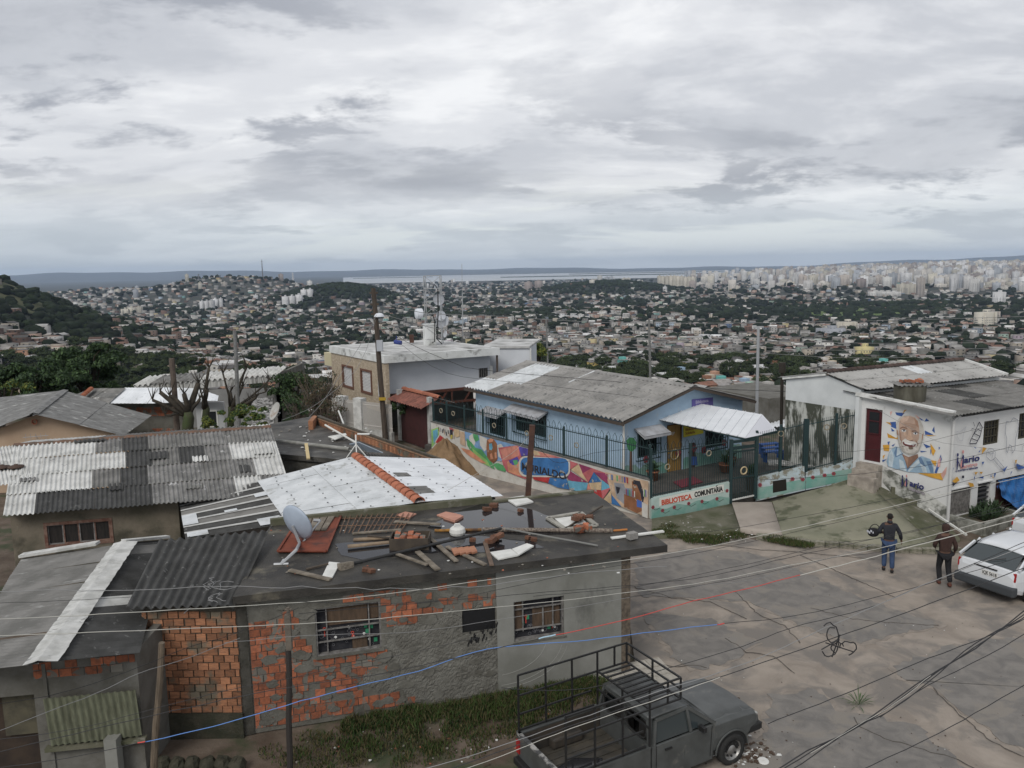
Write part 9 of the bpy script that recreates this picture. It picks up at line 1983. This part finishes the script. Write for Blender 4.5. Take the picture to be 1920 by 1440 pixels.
# people
def skin(name,nodes,edges,mat,parent,sub=2,root=0):
 me=bpy.data.meshes.new(name); me.from_pydata([n[0] for n in nodes],edges,[]); me.materials.append(mat)
 o=bpy.data.objects.new(name,me); COL.objects.link(o); o.parent=parent
 md=o.modifiers.new('skin','SKIN'); md.use_smooth_shade=True
 for i,n in enumerate(nodes):
  r=n[1]; o.data.skin_vertices[0].data[i].radius=(r,r) if not isinstance(r,tuple) else r
  o.data.skin_vertices[0].data[i].use_root=(i==root)
 s=o.modifiers.new('sub','SUBSURF'); s.levels=sub; s.render_levels=sub; return o
def person(loc,rot,lab,jacket,trous,shoe,hairm,hood=False,bag=False,stride=1.,skinc=(.11,.062,.045),arm=None,group=None):
 t=thing('person',lab,'person',loc); sk=M('skin_tone',skinc)
 hip=.90; st=stride
 J={'pel':(0,0,hip),'sp':(0,.01,1.12),'ch':(0,.0,1.34),'nk':(0,.01,1.47),'hd':(0,.03,1.60),
       'hl':(-.09,0,.87),'hr':(.09,0,.87),'kl':(-.10,.10*st,.48),'kr':(.10,-.02*st,.48),'al':(-.10,-.02*st,.09),'ar':(.10,-.22*st,.12),'tl':(-.11,.13-.02*st,.035),'tr':(.11,-.10*st,.035),
       'sl':(-.165,0,1.385),'sr':(.165,0,1.385)}
 if arm=='bag': J.update(el=(-.30,-.04,1.16),wl=(-.20,.16,1.10),er=(.29,.0,1.14),wr=(.33,.12,.93))
 else: J.update(el=(-.27,.02,1.13),wl=(-.20,.20,1.02),er=(.27,-.03,1.13),wr=(.28,.10,.93))
 J={k:Vector(v) for k,v in J.items()}
 keys=['pel','sp','ch','nk','hl','kl','al','tl','hr','kr','ar','tr','sl','el','wl','sr','er','wr']; rad=dict(pel=.13,sp=.12,ch=.14,nk=.05,hl=.085,hr=.085,kl=.055,kr=.055,al=.038,ar=.038,tl=.03,tr=.03,sl=.06,sr=.06,el=.042,er=.042,wl=.027,wr=.027)
 nodes=[(J[k],rad[k]) for k in keys]; ix={k:i for i,k in enumerate(keys)}
 E=[('pel','sp'),('sp','ch'),('ch','nk'),('pel','hl'),('hl','kl'),('kl','al'),('al','tl'),('pel','hr'),('hr','kr'),('kr','ar'),('ar','tr'),('ch','sl'),('sl','el'),('el','wl'),('ch','sr'),('sr','er'),('er','wr')]
 edges=[(ix[a],ix[b]) for a,b in E]
 hc_=J['hd']; nodes.append((hc_-UP*.03,(.075,.085))); edges.append((ix['nk'],len(nodes)-1)); nodes.append((hc_+UP*.08,(.078,.092))); edges.append((len(nodes)-2,len(nodes)-1)); nodes.append((hc_+UP*.14,.05)); edges.append((len(nodes)-2,len(nodes)-1))
 for s,w in ((-1,'wl'),(1,'wr')):
  e_=J['el' if s<0 else 'er']; d=(J[w]-e_).normalized(); palm=J[w]+d*.07; nodes.append((palm,(.02,.036))); pi=len(nodes)-1; edges.append((ix[w],pi))
  for k in range(4):
   off=Vector((s*.0,0,0))+d.cross(Vector((s,0,0))).normalized()*(.024*(k-1.5)); a=palm+d*.035+off; b=a+d*(.04+.008*(k in(1,2)))+Vector((-s*.012,0,-.01)); nodes.append((a,.0105)); edges.append((pi,len(nodes)-1)); nodes.append((b,.008)); edges.append((len(nodes)-2,len(nodes)-1))
  a=palm-d*.02+d.cross(Vector((s,0,0))).normalized()*.045; nodes.append((a,.011)); edges.append((pi,len(nodes)-1))
 skin('body',nodes,edges,sk,t)
 mb=MB()
 f=hc_+Vector((0,.095,.03)); mb.lathe(f+Vector((0,-.005,.0)),(0,1,-.2),[(.02,0),(.012,.03),(0,.035)],8)
 for s in (-1,1): mb.lathe(hc_+Vector((s*.083,0,.03)),(s,0,0),[(.03,-.01),(.03,.008),(0,.014)],8)
 mb.build('nose_and_ears',sk,t,local=True,smooth=True)
 mb=MB()
 for s in (-1,1): mb.lathe(f+Vector((s*.032,-.012,.03)),(0,1,0),[(.012,0),(0,.008)],8)
 mb.box(f+Vector((0,-.01,-.05)),(.05,.01,.01)); mb.build('eyes_and_mouth',M('eye_dark',(.02,.015,.012)),t,local=True)
 T=[(J['pel']+UP*.03,.155),(J['hl']-UP*.02,.108),(J['kl'],.078),(J['al']+UP*.02,.070),(J['hr']-UP*.02,.108),(J['kr'],.078),(J['ar']+UP*.02,.070)]
 skin('trousers',T,[(0,1),(1,2),(2,3),(0,4),(4,5),(5,6)],trous,t)
 K=[(J['pel']+UP*.06,(.175,.13)),(J['sp'],(.16,.13)),(J['ch']-UP*.02,(.165,.13)),(J['nk']-UP*.02,.075),(J['sl'],.078),(J['el'],.062),(J['wl']-(J['wl']-J['el']).normalized()*.02,.052),(J['sr'],.078),(J['er'],.062),(J['wr']-(J['wr']-J['er']).normalized()*.02,.052)]
 skin('jacket',K,[(0,1),(1,2),(2,3),(2,4),(4,5),(5,6),(2,7),(7,8),(8,9)],jacket,t,root=1)
 for s,a in ((-1,'l'),(1,'r')):
  A_=J['a'+a]; B_=J['t'+a]; skin('shoe',[(A_-UP*.03-Vector((0,.03,0)),.055),(lerp(A_,B_,.6)-UP*.02,.05),(B_+Vector((0,.05,.005)),.042)],[(0,1),(1,2)],shoe,t)
 if hood: skin('hood',[(J['nk']+UP*.0,.10),(hc_+UP*.02-Vector((0,.015,0)),(.115,.12)),(hc_+UP*.10-Vector((0,.01,0)),(.11,.115)),(hc_+UP*.155,.06)],[(0,1),(1,2),(2,3)],jacket,t)
 else:
  skin('hair',[(hc_-UP*.05-Vector((0,.045,0)),(.075,.06)),(hc_+UP*.08-Vector((0,.015,0)),(.088,.095)),(hc_+UP*.14-Vector((0,.01,0)),.06)],[(0,1),(1,2)],hairm,t)
  skin('collar',[(J['nk']-UP*.03+Vector((0,-.03,0)),.10),(J['nk']+UP*.07+Vector((0,-.035,0)),.085)],[(0,1)],jacket,t)
 t.rotation_euler=(0,0,rot); return t,J
jk1=M('jacket_black_blue',(.012,.013,.018),(.02,.022,.028),scale=5,rough=.75); jn=M('denim',(.02,.038,.085),(.035,.06,.12),scale=6,rough=.9); jk2=M('jacket_brown',(.035,.018,.015),(.045,.025,.02),scale=5,rough=.9); blkc=M('cloth_black',(.012,.012,.014),rough=.9); shm=M('shoe_black',(.012,.012,.012)); shb=M('shoe_brown',(.09,.03,.02)); hrm=M('hair_black',(.01,.008,.007))
p1=P(1664,1070,.02); pa_,J1=person((p1.x,p1.y,.02),math.radians(-22),'man in dark jacket and blue jeans walking away with a black bag',jk1,jn,shm,hrm,arm='bag')
R1=Matrix.Rotation(math.radians(-22),3,'Z'); bc=Vector((p1.x,p1.y,.02))+R1@Vector((-.42,.02,1.13))
t=thing('travel_bag','black and white travel bag hanging from the left arm of the man in jeans','bag',bc)
skin('bag_body',[(Vector((-.17,0,0)),.13),(Vector((0,0,-.02)),.15),(Vector((.16,0,0)),.12)],[(0,1),(1,2)],blkc,t)
mb=MB(); mb.tube([Vector((.02+.15*math.cos(a),-.02,.05+.19*math.sin(a))) for a in np.linspace(0,math.pi,9)],.012,5); mb.build('strap',blkc,t,local=True)
mb=MB();
for k in range(4): mb.box((-.22+.05*k,-.10,.06-.04*(k%2)),(.03,.06,.05))
mb.build('white_trim',M('bag_white',(.45,.46,.5)),t,local=True)['kind']='stuff'
p2=P(1768,1095,.02); person((p2.x,p2.y,.02),math.radians(-12),'person in dark brown hooded jacket and black trousers walking beside the parked car',jk2,blkc,shb,hrm,hood=True,stride=1.2)
